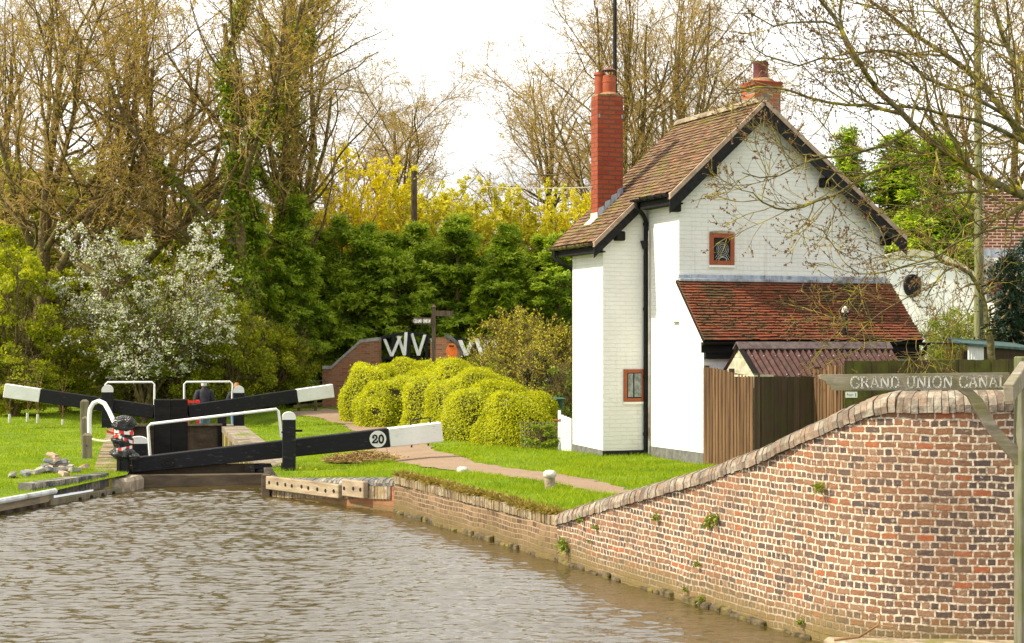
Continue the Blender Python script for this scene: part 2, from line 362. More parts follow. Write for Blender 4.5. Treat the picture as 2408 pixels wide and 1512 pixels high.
MAT['blossom'] = leafmat('white_blossom', [(.62, .62, .52), (.82, .82, .74)], .3, .8, 1, .1, (1, 1, .95))
m, nt, b = newmat('black_plastic_bag', .22, .6)
nt.links.new(ramp(nt, noise(nt, coords(nt), 12, 4), [(.3, (.006, .006, .008)), (.7, (.02, .02, .024))]), b.inputs['Base Color'])
bump(nt, b, noise(nt, coords(nt), 16, 5, .6), .05); MAT['bag'] = m
m, nt, b = newmat('window_glass', .06, .6); b.inputs['Base Color'].default_value = (.010, .012, .010, 1); b.inputs['Specular IOR Level'].default_value = .12; MAT['glass'] = m
m, nt, b = newmat('engraved_paint', .8, .2)
nt.links.new(mix(nt, ramp(nt, noise(nt, coords(nt), 22, 5, .7), [(.42, (0, 0, 0)), (.62, (1, 1, 1))]), (.62, .62, .56), (.30, .30, .24)), b.inputs['Base Color']); MAT['letter_worn'] = m

# leaves
MAT['leaf_bright'] = leafmat('spring_leaf', [(.12, .17, .006), (.38, .43, .012), (.64, .62, .03)], .6)
MAT['leaf_mid'] = leafmat('shrub_leaf', [(.07, .095, .006), (.28, .32, .012), (.56, .54, .03)], .58)
MAT['ivy'] = leafmat('ivy_leaf', [(.035, .075, .006), (.22, .32, .010), (.52, .58, .02)], .52, .35, 1.5, .5)
MAT['ivy_dark'] = leafmat('dark_ivy_leaf', [(.01, .025, .012), (.03, .055, .025)], .2, .35, 1.5, .5)
MAT['leyland'] = leafmat('cypress_spray', [(.05, .115, .008), (.18, .29, .016), (.38, .48, .035)], .48, .6, .9, .3)
MAT['leyland_tip'] = leafmat('cypress_tip', [(.20, .32, .02), (.42, .55, .04), (.66, .72, .09)], .55, .6, .9, .3)
MAT['conifer_blue'] = leafmat('dark_spruce', [(.010, .028, .018), (.03, .06, .03)], .2, .6, .9)
MAT['yellow'] = leafmat('yellow_catkin', [(.55, .47, .012), (.78, .68, .015), (.86, .80, .05)], .5, .7, 1.0, .1)
MAT['yellow_twig'] = leafmat('ochre_bud', [(.48, .44, .035), (.66, .62, .05), (.80, .77, .08)], .45, .7, 1.0, .1)
MAT['haze_bud'] = leafmat('golden_bud', [(.30, .20, .03), (.50, .36, .05), (.60, .52, .08)], .5, .7, .6, .1)
MAT['hedge'] = leafmat('clipped_privet', [(.12, .15, .004), (.50, .53, .005), (.76, .74, .012)], .5, .5, 1.3, .35)
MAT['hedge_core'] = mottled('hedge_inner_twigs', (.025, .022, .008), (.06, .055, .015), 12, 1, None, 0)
MAT['grass_blade'] = leafmat('grass_blade', [(.10, .20, .006), (.26, .38, .010), (.52, .54, .03)], .5, .6, .9, .2)
MAT['weed'] = leafmat('wall_weed', [(.10, .15, .01), (.28, .34, .03)], .4)
# ------------------------------------------------------------------ ground, water, path
def sstep(a, b, x):
    t = np.clip((np.asarray(x, float) - a) / (b - a), 0, 1); return t * t * (3 - 2 * t)
def gz(x, y):
    """height of the land above the upper water"""
    x = np.asarray(x, float); y = np.asarray(y, float)
    right = .53 - .12 * sstep(25, 29, y)
    lockside = .53 - .25 * sstep(25.5, 29.5, y)
    z = lockside + (right - lockside) * sstep(-4.0, -1.0, x)
    left = .20 + .08 * sstep(25.5, 29, y)
    z = np.where(x < -5.6, left, z)
    z = z - .46 * sstep(48.2, 49.4, y) * (1 - sstep(-7.6, -6.7, x)) * sstep(-14, -12, x) * (1 - sstep(54, 58, y))
    z = z + .025 * np.sin(x * 1.7 + y * .6) * np.sin(y * 1.3 - x * .4) * sstep(0, 1, 1)
    return z

AX = Vector((-0.2147, 0.9767, 0)); PX_ = Vector((0.9767, 0.2147, 0))     # along the lock / across it
LR = Vector((-4.50, 31.0, 0)); LL = LR - PX_ * 2.42                        # lock mouth corners
LR2 = LR + AX * 17.6; LL2 = LL + AX * 17.6
WALLA = [(-4.30, 29.5), (-4.05, 28.7), (-3.6, 28.05), (-1.80, 25.85)]          # lock approach
WALLB = [(-1.80, 25.85), (0.53, 20.0)]                                         # retaining wall of the towpath
WALLC = [(0.53, 20.0), (1.10, 18.45), (1.68, 17.0), (2.22, 15.6), (2.50, 14.92), (2.78, 14.4), (3.15, 14.03), (3.7, 13.84), (4.6, 13.78), (6.5, 13.78), (9, 13.8)]
LEFTB = [(-10.5, -12), (-9.3, 17.5), (-7.64, 25.4), (-7.05, 28.3), (-6.72, 29.7)]
canal = [(9.6, -12), (9.6, 14.05), (6.5, 14.0), (4.6, 14.0), (3.75, 14.05), (3.3, 14.2), (3.0, 14.5), (2.68, 15.0), (2.38, 15.68), (1.82, 17.08), (1.24, 18.52), (0.66, 20.06), (-1.68, 25.93), (-3.48, 28.13), (-3.93, 28.78), (LR.x + .12, LR.y), (LR2.x, LR2.y), (LL2.x, LL2.y), (LL.x, LL.y)] + LEFTB[::-1]

def inside(poly, x, y):
    x = np.asarray(x); y = np.asarray(y); r = np.zeros(x.shape, bool); n = len(poly)
    for i in range(n):
        x0, y0 = poly[i]; x1, y1 = poly[(i + 1) % n]
        c = ((y0 > y) != (y1 > y)) & (x < (x1 - x0) * (y - y0) / (y1 - y0 + 1e-12) + x0); r ^= c
    return r
def sheet(name, outer, hole, step, region, mat, dz=0.0):
    """triangulated ground sheet following gz, with an optional hole"""
    pts = [Vector(p) for p in outer]; n0 = len(pts); edges = [(i, (i + 1) % n0) for i in range(n0)]
    if hole:
        b = len(pts); pts += [Vector(p) for p in hole]; edges += [(b + i, b + (i + 1) % len(hole)) for i in range(len(hole))]
    x0, y0, x1, y1 = region
    gx, gy = np.meshgrid(np.arange(x0, x1, step), np.arange(y0, y1, step)); gx = gx.ravel(); gy = gy.ravel()
    gx = gx + RNG.uniform(-.2, .2, gx.shape) * step; gy = gy + RNG.uniform(-.2, .2, gy.shape) * step
    k = inside(outer, gx, gy)
    if hole: k &= ~inside(hole, gx, gy)
    pts += [Vector((a, c)) for a, c in zip(gx[k], gy[k])]
    v, e, f, *_ = delaunay_2d_cdt(pts, edges, [], 0, 1e-5)
    v = np.array([(p.x, p.y) for p in v]); f = np.array([t for t in f if len(t) == 3])
    cx = v[f].mean(1); keep = inside(outer, cx[:, 0], cx[:, 1])
    if hole: keep &= ~inside(hole, cx[:, 0], cx[:, 1])
    V = np.column_stack([v, gz(v[:, 0], v[:, 1]) + dz])
    return bulk(name, V, f[keep], mat, smooth=True)

def groundmat():
    m, nt, b = newmat('mown_grass', .95, .1)
    v = coords(nt)
    c = ramp(nt, noise(nt, v, 1.2, 6, .65), [(.30, (.075, .135, .008)), (.50, (.14, .22, .010)), (.70, (.23, .29, .016))])
    c = mix(nt, ramp(nt, noise(nt, v, 26, 4, .7), [(.42, (0, 0, 0)), (.70, (.7, .7, .7))]), c, (.055, .075, .012))
    c = mix(nt, ramp(nt, noise(nt, v, .55, 6, .6), [(.60, (0, 0, 0)), (.72, (.6, .6, .6))]), c, (.26, .22, .05))
    nt.links.new(c, b.inputs['Base Color']); bump(nt, b, noise(nt, v, 30, 4), .03)
    return m
MAT['ground'] = groundmat()
tag(sheet('ground', [(-400, -12), (400, -12), (400, 700), (-400, 700)], canal, 0.7, (-18, 8, 12, 70), MAT['ground']), kind='structure')

def pathmat():
    m, nt, b = newmat('pinkish_gravel', .95, .1)
    v = coords(nt)
    c = ramp(nt, noise(nt, v, 1.5, 6, .65), [(.3, (.25, .175, .125)), (.7, (.345, .255, .19))])
    c = mix(nt, ramp(nt, noise(nt, v, 45, 3, .8), [(.40, (.75, .75, .75)), (.55, (0, 0, 0))]), c, (.22, .15, .10))
    c = mix(nt, ramp(nt, noise(nt, v, 3.0, 6, .7), [(.52, (0, 0, 0)), (.68, (.8, .8, .8))]), c, (.19, .15, .09))
    nt.links.new(c, b.inputs['Base Color']); bump(nt, b, noise(nt, v, 50, 4), .015)
    return m
MAT['path'] = pathmat()
def gpt(px, py):                      # photo pixel to a point on the land
    z = .4
    for _ in range(6): q = PZ(px, py, z); z = float(gz(q.x, q.y))
    return (q.x, q.y)
left_edge = [gpt(*p) for p in ((1485, 1172), (1390, 1155), (1300, 1138), (1200, 1124), (1110, 1112), (1000, 1100), (930, 1086), (880, 1062), (862, 1040), (838, 1018), (808, 1000), (760, 985), (690, 976))]
right_edge = [gpt(*p) for p in ((690, 968), (770, 962), (806, 966), (830, 992), (900, 998), (985, 1040), (1040, 1066), (1110, 1086), (1190, 1100), (1280, 1112), (1380, 1128), (1475, 1152), (1530, 1166))]
lastp = (2.6, 19.0); 
PATHP = left_edge + right_edge + [(3.2, 18.6), (3.4, 16.2), (2.1, 17.0)]
ragged = []
for i in range(len(PATHP)):
    a, b_ = Vector(PATHP[i]), Vector(PATHP[(i + 1) % len(PATHP)]); n = max(1, int((b_ - a).length / .22))
    for k in range(n):
        q = a.lerp(b_, k / n); ragged.append((q.x + random.uniform(-.08, .08), q.y + random.uniform(-.10, .10)))
tag(sheet('towpath', ragged, None, 0.5, (-12, 14, 5, 66), MAT['path'], .014), kind='structure')

def watermat(name, deep, shallow):
    m, nt, b = newmat(name, .09, .9)
    b.inputs['IOR'].default_value = 2.0
    v = coords(nt)
    nt.links.new(mix(nt, noise(nt, v, .35, 3), deep, shallow), b.inputs['Base Color'])
    s1 = nd(nt, 'ShaderNodeMapping', {'Vector': v, 'Scale': (.7, 1.0, 1)}).outputs[0]
    bump(nt, b, noise(nt, s1, 14, 3, .55), .008, 1.0)
    return m
MAT['water'] = watermat('canal_water', (.050, .036, .010), (.070, .050, .014))
def waves(x, y):
    """short wind ripples running up the canal: many small sines, steeper in the open, calmer by the banks"""
    rw_ = np.random.default_rng(42); h = np.zeros_like(x)
    for i in range(80):
        lam = .075 * (.34 / .075) ** rw_.random() ; th = R(88) + rw_.normal(0, .42); k = 2 * math.pi / lam
        amp = .0052 * lam
        gx = 1 + .6 * np.sin(x * rw_.uniform(.3, 1.0) + y * rw_.uniform(.2, .8) + rw_.uniform(0, 6.28))
        h += amp * gx * np.sin(k * (x * math.cos(th) + y * math.sin(th)) + rw_.uniform(0, 6.28))
    return h
WOUT = [(9.5, -12), (9.5, 13.95), (3.6, 14.0), (2.9, 14.6), (2.1, 16.4), (.9, 19.6), (-1.5, 26.0), (-3.7, 28.5), (-4.3, 31.25), (-7.1, 31.0), (-7.0, 29.6), (-7.5, 27.5), (-8.0, 25), (-9.7, 17.5), (-11, -12)]
gx = np.arange(-9.8, 9.5, .035); gy = np.concatenate([np.arange(-12, 12.5, .5), np.arange(12.5, 31.3, .0185)])
X, Y_ = np.meshgrid(gx, gy); calm = .45 + .55 * sstep(0, 3.5, 31 - Y_); calm = calm * (.5 + .5 * sstep(.0, 1.6, (.9 - X) * .92 + (19.6 - Y_) * .38 + 0 * X))
Z = waves(X, Y_) * calm * (Y_ > 12.0)
nx, ny = len(gx), len(gy); ii = (np.arange(ny - 1)[:, None] * nx + np.arange(nx - 1)[None]).ravel(); Fw = np.stack([ii, ii + 1, ii + nx + 1, ii + nx], 1)
Vw = np.stack([X.ravel(), Y_.ravel(), Z.ravel()], 1); cw = Vw[Fw].mean(1); Fw = Fw[inside(WOUT, cw[:, 0], cw[:, 1])]
us, inv = np.unique(Fw, return_inverse=True)
tag(bulk('canal_water', Vw[us], inv.reshape(Fw.shape), MAT['water'], None, True), kind='structure')
m = MB(); q = [LR + AX * .6 + PX_ * .1, LR2 + PX_ * .1, LL2 - PX_ * .1, LL + AX * .6 - PX_ * .1]; m.poly([(p.x, p.y, -1.7) for p in q])
tag(m.build('chamber_water', MAT['water']), kind='structure')

# ------------------------------------------------------------------ walls along the water
def catmull(pts, step):
    pts = [Vector(p) for p in pts]; out = []
    e = [pts[0] * 2 - pts[1]] + pts + [pts[-1] * 2 - pts[-2]]
    for i in range(1, len(e) - 2):
        n = max(1, int((e[i + 1] - e[i]).length / step))
        for k in range(n):
            t = k / n; a, b, c, d = e[i - 1], e[i], e[i + 1], e[i + 2]
            out.append(.5 * ((2 * b) + (c - a) * t + (2 * a - 5 * b + 4 * c - d) * t * t + (3 * b - a - 3 * c + d) * t ** 3))
    return out + [pts[-1]]
def arc(path):
    s = [0.0]
    for a, b in zip(path, path[1:]): s.append(s[-1] + (b - a).length)
    return s
def side(path, i):                    # unit normal towards the land (right of travel is the land)
    t = (path[min(i + 1, len(path) - 1)] - path[max(i - 1, 0)]).normalized(); return Vector((-t.y, t.x))
def wallmesh(path, tops, thick, mat, bottom=-.9, bulge=.012, rows=.12):
    m = MB(); s = arc(path); n = len(path)
    def pt(i, z, off):
        q = path[i] + side(path, i) * off; return (q.x, q.y, z)
    nr = 14
    for i in range(n - 1):
        for k in range(nr):
            za, zb = bottom + (tops[i] - bottom) * k / nr, bottom + (tops[i] - bottom) * (k + 1) / nr
            zc, zd = bottom + (tops[i + 1] - bottom) * k / nr, bottom + (tops[i + 1] - bottom) * (k + 1) / nr
            w = lambda i_, z: bulge * math.sin(s[i_] * 1.9 + z * 2.7) + bulge * .7 * math.sin(s[i_] * 5.1 - z * 3.3)
            m.poly([pt(i, za, w(i, za)), pt(i + 1, zc, w(i + 1, zc)), pt(i + 1, zd, w(i + 1, zd)), pt(i, zb, w(i, zb))], [(s[i], za), (s[i + 1], zc), (s[i + 1], zd), (s[i], zb)])
        m.poly([pt(i, tops[i], 0), pt(i + 1, tops[i + 1], 0), pt(i + 1, tops[i + 1], thick), pt(i, tops[i], thick)], [(s[i], 0), (s[i + 1], 0), (s[i + 1], thick), (s[i], thick)])
        m.poly([pt(i + 1, bottom, thick), pt(i, bottom, thick), pt(i, tops[i], thick), pt(i + 1, tops[i + 1], thick)], [(s[i + 1], bottom), (s[i], bottom), (s[i], tops[i]), (s[i + 1], tops[i + 1])])
    return m
def interp_tops(path, keys):          # keys: (arc fraction position as Y, z)
    ys = [p.y for p in path]; k = sorted(keys); return [float(np.interp(y, [a for a, _ in k], [b for _, b in k])) for y in ys]
def coping_bricks(m, path, tops, w, hgt, brick, round_=True, gap=.008, lift=0.0, over=.03, jit=.006):
    """bricks laid on edge across the wall, one after another along its top"""
    s = arc(path); L = s[-1]; d = 0.0; n = 0
    xs = [p.x for p in path]; ys = [p.y for p in path]
    def at(t):
        q = Vector((np.interp(t, s, xs), np.interp(t, s, ys), np.interp(t, s, tops))); return q
    prof = [(-over, 0), (-over, hgt * .35), (-over + w * .09, hgt * .72), (w * .28, hgt * .97), (w * .5, hgt * 1.04), (w * .72, hgt * .97), (w + over - w * .09, hgt * .72), (w + over, hgt * .35), (w + over, 0)] if round_ else [(-over, 0), (-over, hgt), (w + over, hgt), (w + over, 0)]
    while d < L - brick * .6:
        bl = brick * random.uniform(.85, 1.15); a, b = at(d + gap / 2), at(min(d + bl - gap / 2, L))
        t = (b - a); t2 = Vector((t.x, t.y, 0)).normalized(); nrm = Vector((-t2.y, t2.x, 0)); tn = t.normalized(); up = nrm.cross(tn) * -1
        if up.z < 0: up = -up
        j = random.uniform(-jit, jit); jo = random.uniform(-jit, jit)
        ra = [a + nrm * (u + jo) + up * (h + lift + j) for u, h in prof]; rb = [b + nrm * (u + jo) + up * (h + lift + j) for u, h in prof]
        if not round_: pass
        for i in range(len(prof) - 1): m.poly([ra[i], rb[i], rb[i + 1], ra[i + 1]])
        m.poly(ra[::-1]); m.poly(rb); d += bl
def coat(name, cols, mort=None):
    """bricks of a coping: each its own tone"""
    m, nt, b = newmat(name, .88, .2)
    r = nd(nt, 'ShaderNodeNewGeometry').outputs['Random Per Island']; v = coords(nt)
    c = ramp(nt, r, [(i / (len(cols) - 1), x) for i, x in enumerate(cols)])
    c = mix(nt, ramp(nt, noise(nt, v, 4.5, 6, .7), [(.50, (0, 0, 0)), (.66, (.75, .75, .75))]), c, (.46, .43, .36))
    c = mix(nt, .6, c, ramp(nt, noise(nt, v, 30, 5, .7), [(.3, (.55, .52, .5)), (.7, (1.15, 1.12, 1.08))]), 'MULTIPLY')
    nt.links.new(c, b.inputs['Base Color']); bump(nt, b, noise(nt, v, 24, 5), .015)
    return m
MAT['cap_old'] = coat('parapet_coping_brick', [(.12, .095, .075), (.20, .155, .12), (.26, .185, .135), (.17, .145, .12), (.31, .27, .22)])
MAT['cap_edge'] = coat('edge_brick', [(.13, .10, .06), (.22, .165, .095), (.31, .24, .14)])
MAT['cap_blue'] = coat('blue_edge_brick', [(.07, .075, .085), (.13, .13, .14), (.22, .20, .16)])

pc = catmull(WALLC, .16)
tc_ = interp_tops(pc, [(13.7, 2.02), (13.9, 2.02), (14.1, 1.97), (14.5, 1.80), (15.5, 1.46), (16.55, 1.19), (18.3, .80), (19.3, .58), (20.0, .42)])
tk = []
for i, p in enumerate(pc): tk.append(tc_[i] if p.x < 3.2 else 1.98 + .04 * min(1, (p.x - 3.2)))
pw = thing('parapet_wall', 'long curved brick wall of the bridge rising to the right beside the water', 'wall', (0, 0, 0))
wallmesh(pc, tk, .42, MAT['brick']).build('wall_face', MAT['brick'], pw, weld=True, smooth=True)
m = MB(); coping_bricks(m, pc, tk, .36, .17, .062, True, .005, 0, .035, .006); m.build('coping', MAT['cap_old'], pw)
pb = catmull(WALLB, .16); tb = [.40 + .03 * math.sin(i * .7) * .3 for i in range(len(pb))]
tb = [float(np.interp(p.y, [20, 25.85], [.41, .44])) for p in pb]
rw = thing('retaining_wall', 'low weathered brick retaining wall below the grass bank of the towpath', 'wall')
wallmesh(pb, tb, .34, MAT['brick_lock'], bulge=.03).build('wall_face', MAT['brick_lock'], rw, weld=True, smooth=True)
m = MB(); coping_bricks(m, pb, tb, .30, .115, .052, False, .005, 0, .0, .007); m.build('brick_edge', MAT['cap_edge'], rw)
MAT['footing'] = mottled('waterline_stone', (.035, .027, .012), (.12, .09, .05), 9, .8, (.15, .12, .03), .02)
def footing(path, parent, dens, seed, zmax):
    rs = np.random.default_rng(seed); s = arc(path); m = MB(); d = 0.0
    while d < s[-1] - .1:
        l = rs.uniform(.10, .34); x = np.interp(d, s, [p.x for p in path]); y = np.interp(d, s, [p.y for p in path]); i = int(np.argmin(np.abs(np.array(s) - d))); nr_ = side(path, i); t_ = Vector((nr_.y, -nr_.x))
        if rs.random() < dens:
            M4 = Matrix(((t_.x, nr_.x, 0, x), (t_.y, nr_.y, 0, y), (0, 0, 1, 0), (0, 0, 0, 1))); z1 = rs.uniform(.01, zmax); o_ = rs.uniform(.015, .06)
            c = [Vector((a + rs.uniform(-.015, .015), b + rs.uniform(-.012, .012), zc + rs.uniform(-.012, .012))) for a, b, zc in ((0, -o_, -.3), (l, -o_, -.3), (l, .05, -.3), (0, .05, -.3), (.015, -o_ * .8, z1), (l - .015, -o_ * .8, z1), (l, .05, z1 + .03), (0, .05, z1 + .03))]
            m.hexa([M4 @ q for q in c])
        d += l + rs.uniform(0, .02)
    m.build('footing_stones', MAT['footing'], parent, bevel=.012)
footing(pb, rw, .8, 11, .06); footing([p for p in pc if p.x < 3.0], pw, .75, 12, .05)
m = MB()
for k in range(22):                   # rounded end stone where the two walls meet
    pass
e0 = Vector((-1.78, 25.83, 0)); m.lathe((e0.x + .14, e0.y + .12, .38), [(.17, -.2), (.18, .03), (.17, .10), (.12, .15), (.05, .16)], 14)
m.build('end_stone', MAT['concrete'], rw, smooth=True)
m = MB(); m.lathe((e0.x + .14, e0.y + .12, 0), [(.165, -.9), (.165, .18)], 14); m.build('end_pier', MAT['sill'], rw)
pa = catmull(WALLA, .16); ta = [float(np.interp(p.y, [25.85, 28.7, 29.5], [.40, .17, .16])) for p in pa]
aw = thing('lock_approach_wall', 'low wall with blue brick edge leading to the lock mouth', 'wall')
wallmesh(pa, ta, .4, MAT['brick_red'], bulge=.008).build('wall_face', MAT['brick_red'], aw, weld=True, smooth=True)
m = MB(); coping_bricks(m, pa, ta, .30, .12, .085, True, .010, 0, .012, .004); m.build('coping', MAT['cap_blue'], aw)
# soldier course under the coping
m = MB()
s_ = arc(pa)
for k in range(int(s_[-1] / .085)):
    d = k * .085; x = np.interp(d, s_, [p.x for p in pa]); y = np.interp(d, s_, [p.y for p in pa]); z = np.interp(d, s_, ta)
    i = min(range(len(pa)), key=lambda i_: abs(s_[i_] - d)); nr_ = side(pa, i); t_ = Vector((nr_.y, -nr_.x))
    a = Vector((x, y, 0)); h = .20
    M4 = Matrix(((t_.x, nr_.x, 0, a.x), (t_.y, nr_.y, 0, a.y), (0, 0, 1, 0), (0, 0, 0, 1)))
    m.box(.004, -.018 + random.uniform(-.004, .004), z - h, .079, .05, z - .004, M4)
m.build('soldier_course', MAT['cap_edge'], aw)

def fender(name, label, a, b, z0, z1, holes, thick=.10, extra=None):
    """timber rubbing board with bolt holes"""
    f = thing(name, label, 'fender', (a[0], a[1], 0))
    d = Vector((b[0] - a[0], b[1] - a[1], 0)); L = d.length; f.rotation_euler = (0, 0, math.atan2(d.y, d.x))
    m = MB(); m.box(0, -thick, z0, L, 0, z1); bd = m.build('board', MAT['timber_h'], f, bevel=.012)
    for k in range(holes):
        x = L * (k + .5) / holes + random.uniform(-.03, .03); mm = MB()
        zc = (z0 + z1) / 2 + random.uniform(-.01, .01)
        mm.tube([(x, -thick - .004, zc), (x, -thick + .03, zc)], .032, 10); mm.build('bolt_hole', MAT['gutter'], f)
    return f
fender('fender_board', 'longer pale timber fender with a row of bolt holes on the lock wall', (-4.06, 28.62), (-2.66, 26.86), .12, .34, 9)
fender('fender_board', 'shorter pale timber fender with three bolt holes beside the longer one', (-2.60, 26.80), (-2.22, 26.32), .17, .43, 3)
m = MB(); m.box(-.07, -.07, -.5, .07, .07, .36); o = m.build('timber_stub', MAT['sill'], None, bevel=.01); o.location = (-4.14, 28.66, 0)
tag(o, 'dark square timber stub at the end of the longer fender', 'post')
# stone ledge in the near right corner
m = MB(); m.prism([(2.55, 14.0, -.6), (2.95, 12.95, -.6), (9, 12.75, -.6), (9, 13.9, -.6), (3.2, 13.9, -.6)], (0, 0, .75))
tag(m.build('stone_ledge', MAT['stone'], None, bevel=.03), 'low brown stone ledge at the foot of the curved brick wall', 'ledge')
m = MB(); pth = [P(1962, 1505, 13.6), P(2020, 1498, 13.5), P(2065, 1470, 13.55), P(2070, 1445, 13.6), P(2050, 1425, 13.65)]
m.tube(pth, [.012, .011, .009, .006, .003], 6); m.tube([pth[2], P(2100, 1474, 13.5), P(2130, 1500, 13.5)], [.006, .004, .003], 5)
tag(m.build('fallen_twig', MAT['twig_brown']), 'bare brown twig lying against the foot of the curved wall', 'twig')

# left bank edging
lb = thing('bank_edging', 'grey steel bank edging with a rounded silver capping along the left bank', 'edging')
pl = catmull([(-9.9, 14.5), (-9.3, 17.5), (-7.66, 25.3), (-7.30, 27.1)], .2)
m = MB()
for i in range(len(pl) - 1):
    a, b2 = pl[i], pl[i + 1]; m.poly([(a.x, a.y, .06), (b2.x, b2.y, .06), (b2.x, b2.y, .21), (a.x, a.y, .21)]); 
    m.poly([(a.x - .3, a.y, .21), (a.x, a.y, .21), (b2.x, b2.y, .21), (b2.x - .3, b2.y, .21)])
m.build('rail_board', MAT['timber_h'], lb)
m = MB(); m.tube([(p.x + .02, p.y, .215) for p in pl], .045, 8); m.build('capping', mottled('galvanised_steel', (.45, .47, .48), (.68, .70, .70), 4, .4, (.25, .22, .15)), lb, smooth=True)
m = MB()
sl = arc(pl); d = 0; zz = 0
while d < sl[-1]:                       # trough-shaped sheet piles
    x = np.interp(d, sl, [p.x for p in pl]); y = np.interp(d, sl, [p.y for p in pl]); m.box(x - .1, y - .08, -.8, x + (.0 if zz % 2 else -.05), y + .08, .06); d += .2; zz += 1
m.build('sheet_piles', MAT['sill'], lb)
bb = thing('bank_kerb', 'dark blue brick kerb with timber below it on the left bank', 'kerb')
pk = catmull([(-7.62, 27.0), (-6.93, 29.25)], .2)
m = MB(); coping_bricks(m, pk, [.10] * len(pk), .25, .24, .10, False, .012, 0, 0, .004); m.build('blue_bricks', MAT['cap_blue'], bb)
m = MB(); m.beam((-7.36, 26.95, .09), (-6.78, 29.35, .09), .12, .16); m.build('kerb_timber', MAT['timber'], bb, bevel=.01)
for k in range(4):
    q = Vector((-7.36, 26.95, 0)).lerp(Vector((-6.78, 29.35, 0)), .38 + .16 * k); mm = MB(); mm.tube([(q.x + .02, q.y, .015), (q.x + .085, q.y - .02, .015)], .035, 8); mm.build('bolt_hole', MAT['gutter'], bb)
m = MB(); m.prism([(-6.92, 29.35, -.6), (-6.62, 29.45, -.6), (-6.55, 30.35, -.6), (-7.15, 30.5, -.6)], (0, 0, .83)); 
tag(m.build('corner_stone', MAT['stone'], None, bevel=.06), 'rough brown corner stone beside the near lock gate on the left bank', 'stone')

# lock chamber
for sgn, a0, a1, nm, lbl in ((1, LR, LR2, 'lock_wall', 'right wall of the lock chamber, mossy inside with pale coping stones'), (-1, LL, LL2, 'lock_wall', 'left wall of the lock chamber with a narrow paved edge')):
    t = thing(nm, lbl, 'wall'); w = .62
    m = MB(); off = PX_ * (sgn * w)
    z1 = .30
    zb = [-3.2, z1 - .16]
    m.prism([(a0.x, a0.y, zb[0]), (a1.x, a1.y, zb[0]), ((a1 + off).x, (a1 + off).y, zb[0]), ((a0 + off).x, (a0 + off).y, zb[0])], (0, 0, zb[1] - zb[0]))
    m.build('chamber_side', MAT['chamber'], t)
    m = MB(); d = 0.0; L = (a1 - a0).length
    while d < L - .1:
        l = random.uniform(.5, .95) if sgn > 0 else random.uniform(.20, .26); l = min(l, L - d)
        p0 = a0 + AX * (d + .008); p1 = a0 + AX * (d + l - .008); j = random.uniform(-.006, .006); i0 = -PX_ * (sgn * .015)
        for c0, c1 in (((0, .30), (.31, .62)) if sgn > 0 else ((0, .62),)):
            q = [p0 + i0 + PX_ * sgn * c0, p1 + i0 + PX_ * sgn * c0, p1 + PX_ * sgn * c1, p0 + PX_ * sgn * c1]
            if sgn < 0: q = q[::-1]
            q = q if sgn < 0 else q[::-1]
            m.hexa([Vector((p.x, p.y, z1 - .155)) for p in q] + [Vector((p.x, p.y, z1 + j)) for p in q])
        d += l
    m.build('coping', MAT['cap_edge'] if sgn < 0 else coat('pale_coping_stone', [(.17, .14, .10), (.26, .22, .165), (.21, .18, .14)]), t)
# ------------------------------------------------------------------ the cottage (local x along the gable, y away, z up)
HO = Vector((3.093, 31.48, 0)); HT = math.atan2(.351, .936)
house = thing('cottage', 'white painted brick cottage with a steep clay tile roof and red chimney', 'house', HO, HT)
HM = Matrix.Translation(HO) @ Matrix.Rotation(HT, 4, 'Z'); HI = HM.inverted()
CAMP = Vector((0, 0, CZ))
def hray(px, py, axis, val):          # photo pixel onto the local plane x/y = val
    o = HI @ CAMP; d = (HI @ P(px, py, 10)) - o; k = (val - o[axis]) / d[axis]; return o + d * k
def HA(px, py, b=0.0): return hray(px, py, 1, b)
def HB(px, py, a=0.0): return hray(px, py, 0, a)
RID_A, RID_Z = 1.671, 7.12
def zl(a): return RID_Z - .925 * (RID_A - a)      # roof top, left slope
def zr(a): return RID_Z - .800 * (a - RID_A)      # right slope
B0, B1 = -.20, 3.42
D = .16
m = MB()                                # outer walls
def wl(pts): m.poly(pts)
wl([(0, 0, .1), (4.425, 0, .1), (4.425, 0, zr(4.425) - D), (RID_A, 0, RID_Z - D), (0, 0, zl(0) - D)])
wl([(0, 1.387, .1), (0, 0, .1), (0, 0, zl(0) - D), (0, 1.387, zl(0) - D)])
wl([(-.929, 1.387, .1), (0, 1.387, .1), (0, 1.387, zl(0) - D), (-.929, 1.387, zl(-.929) - D)])
wl([(-.929, 2.90, .1), (-.929, 1.387, .1), (-.929, 1.387, zl(-.929) - D), (-.929, 2.90, zl(-.929) - D)])
wl([(0, 2.90, .1), (-.929, 2.90, .1), (-.929, 2.90, zl(-.929) - D), (0, 2.90, zl(0) - D)])
wl([(4.425, 3.25, .1), (0, 3.25, .1), (0, 3.25, zl(0) - D), (RID_A, 3.25, RID_Z - D), (4.425, 3.25, zr(4.425) - D)])
wl([(0, 3.25, .1), (0, 2.90, .1), (0, 2.90, zl(0) - D), (0, 3.25, zl(0) - D)])
wl([(4.425, 0, .1), (4.425, 3.25, .1), (4.425, 3.25, zr(4.425) - D), (4.425, 0, zr(4.425) - D)])
# lean-to in front of the gable
LB = -1.0; LZT, LZB = 3.74, 2.62
wl([(0, 0, .1), (0, LB, .1), (0, LB, LZB - .06), (0, 0, LZT - .05)])
wl([(0, LB, .1), (4.425, LB, .1), (4.425, LB, LZB - .05), (0, LB, LZB - .05)])
wl([(4.425, LB, .1), (4.425, 0, .1), (4.425, 0, LZT - .05), (4.425, LB, LZB - .06)])
m.build('wall', MAT['white_wall'], house, weld=True)

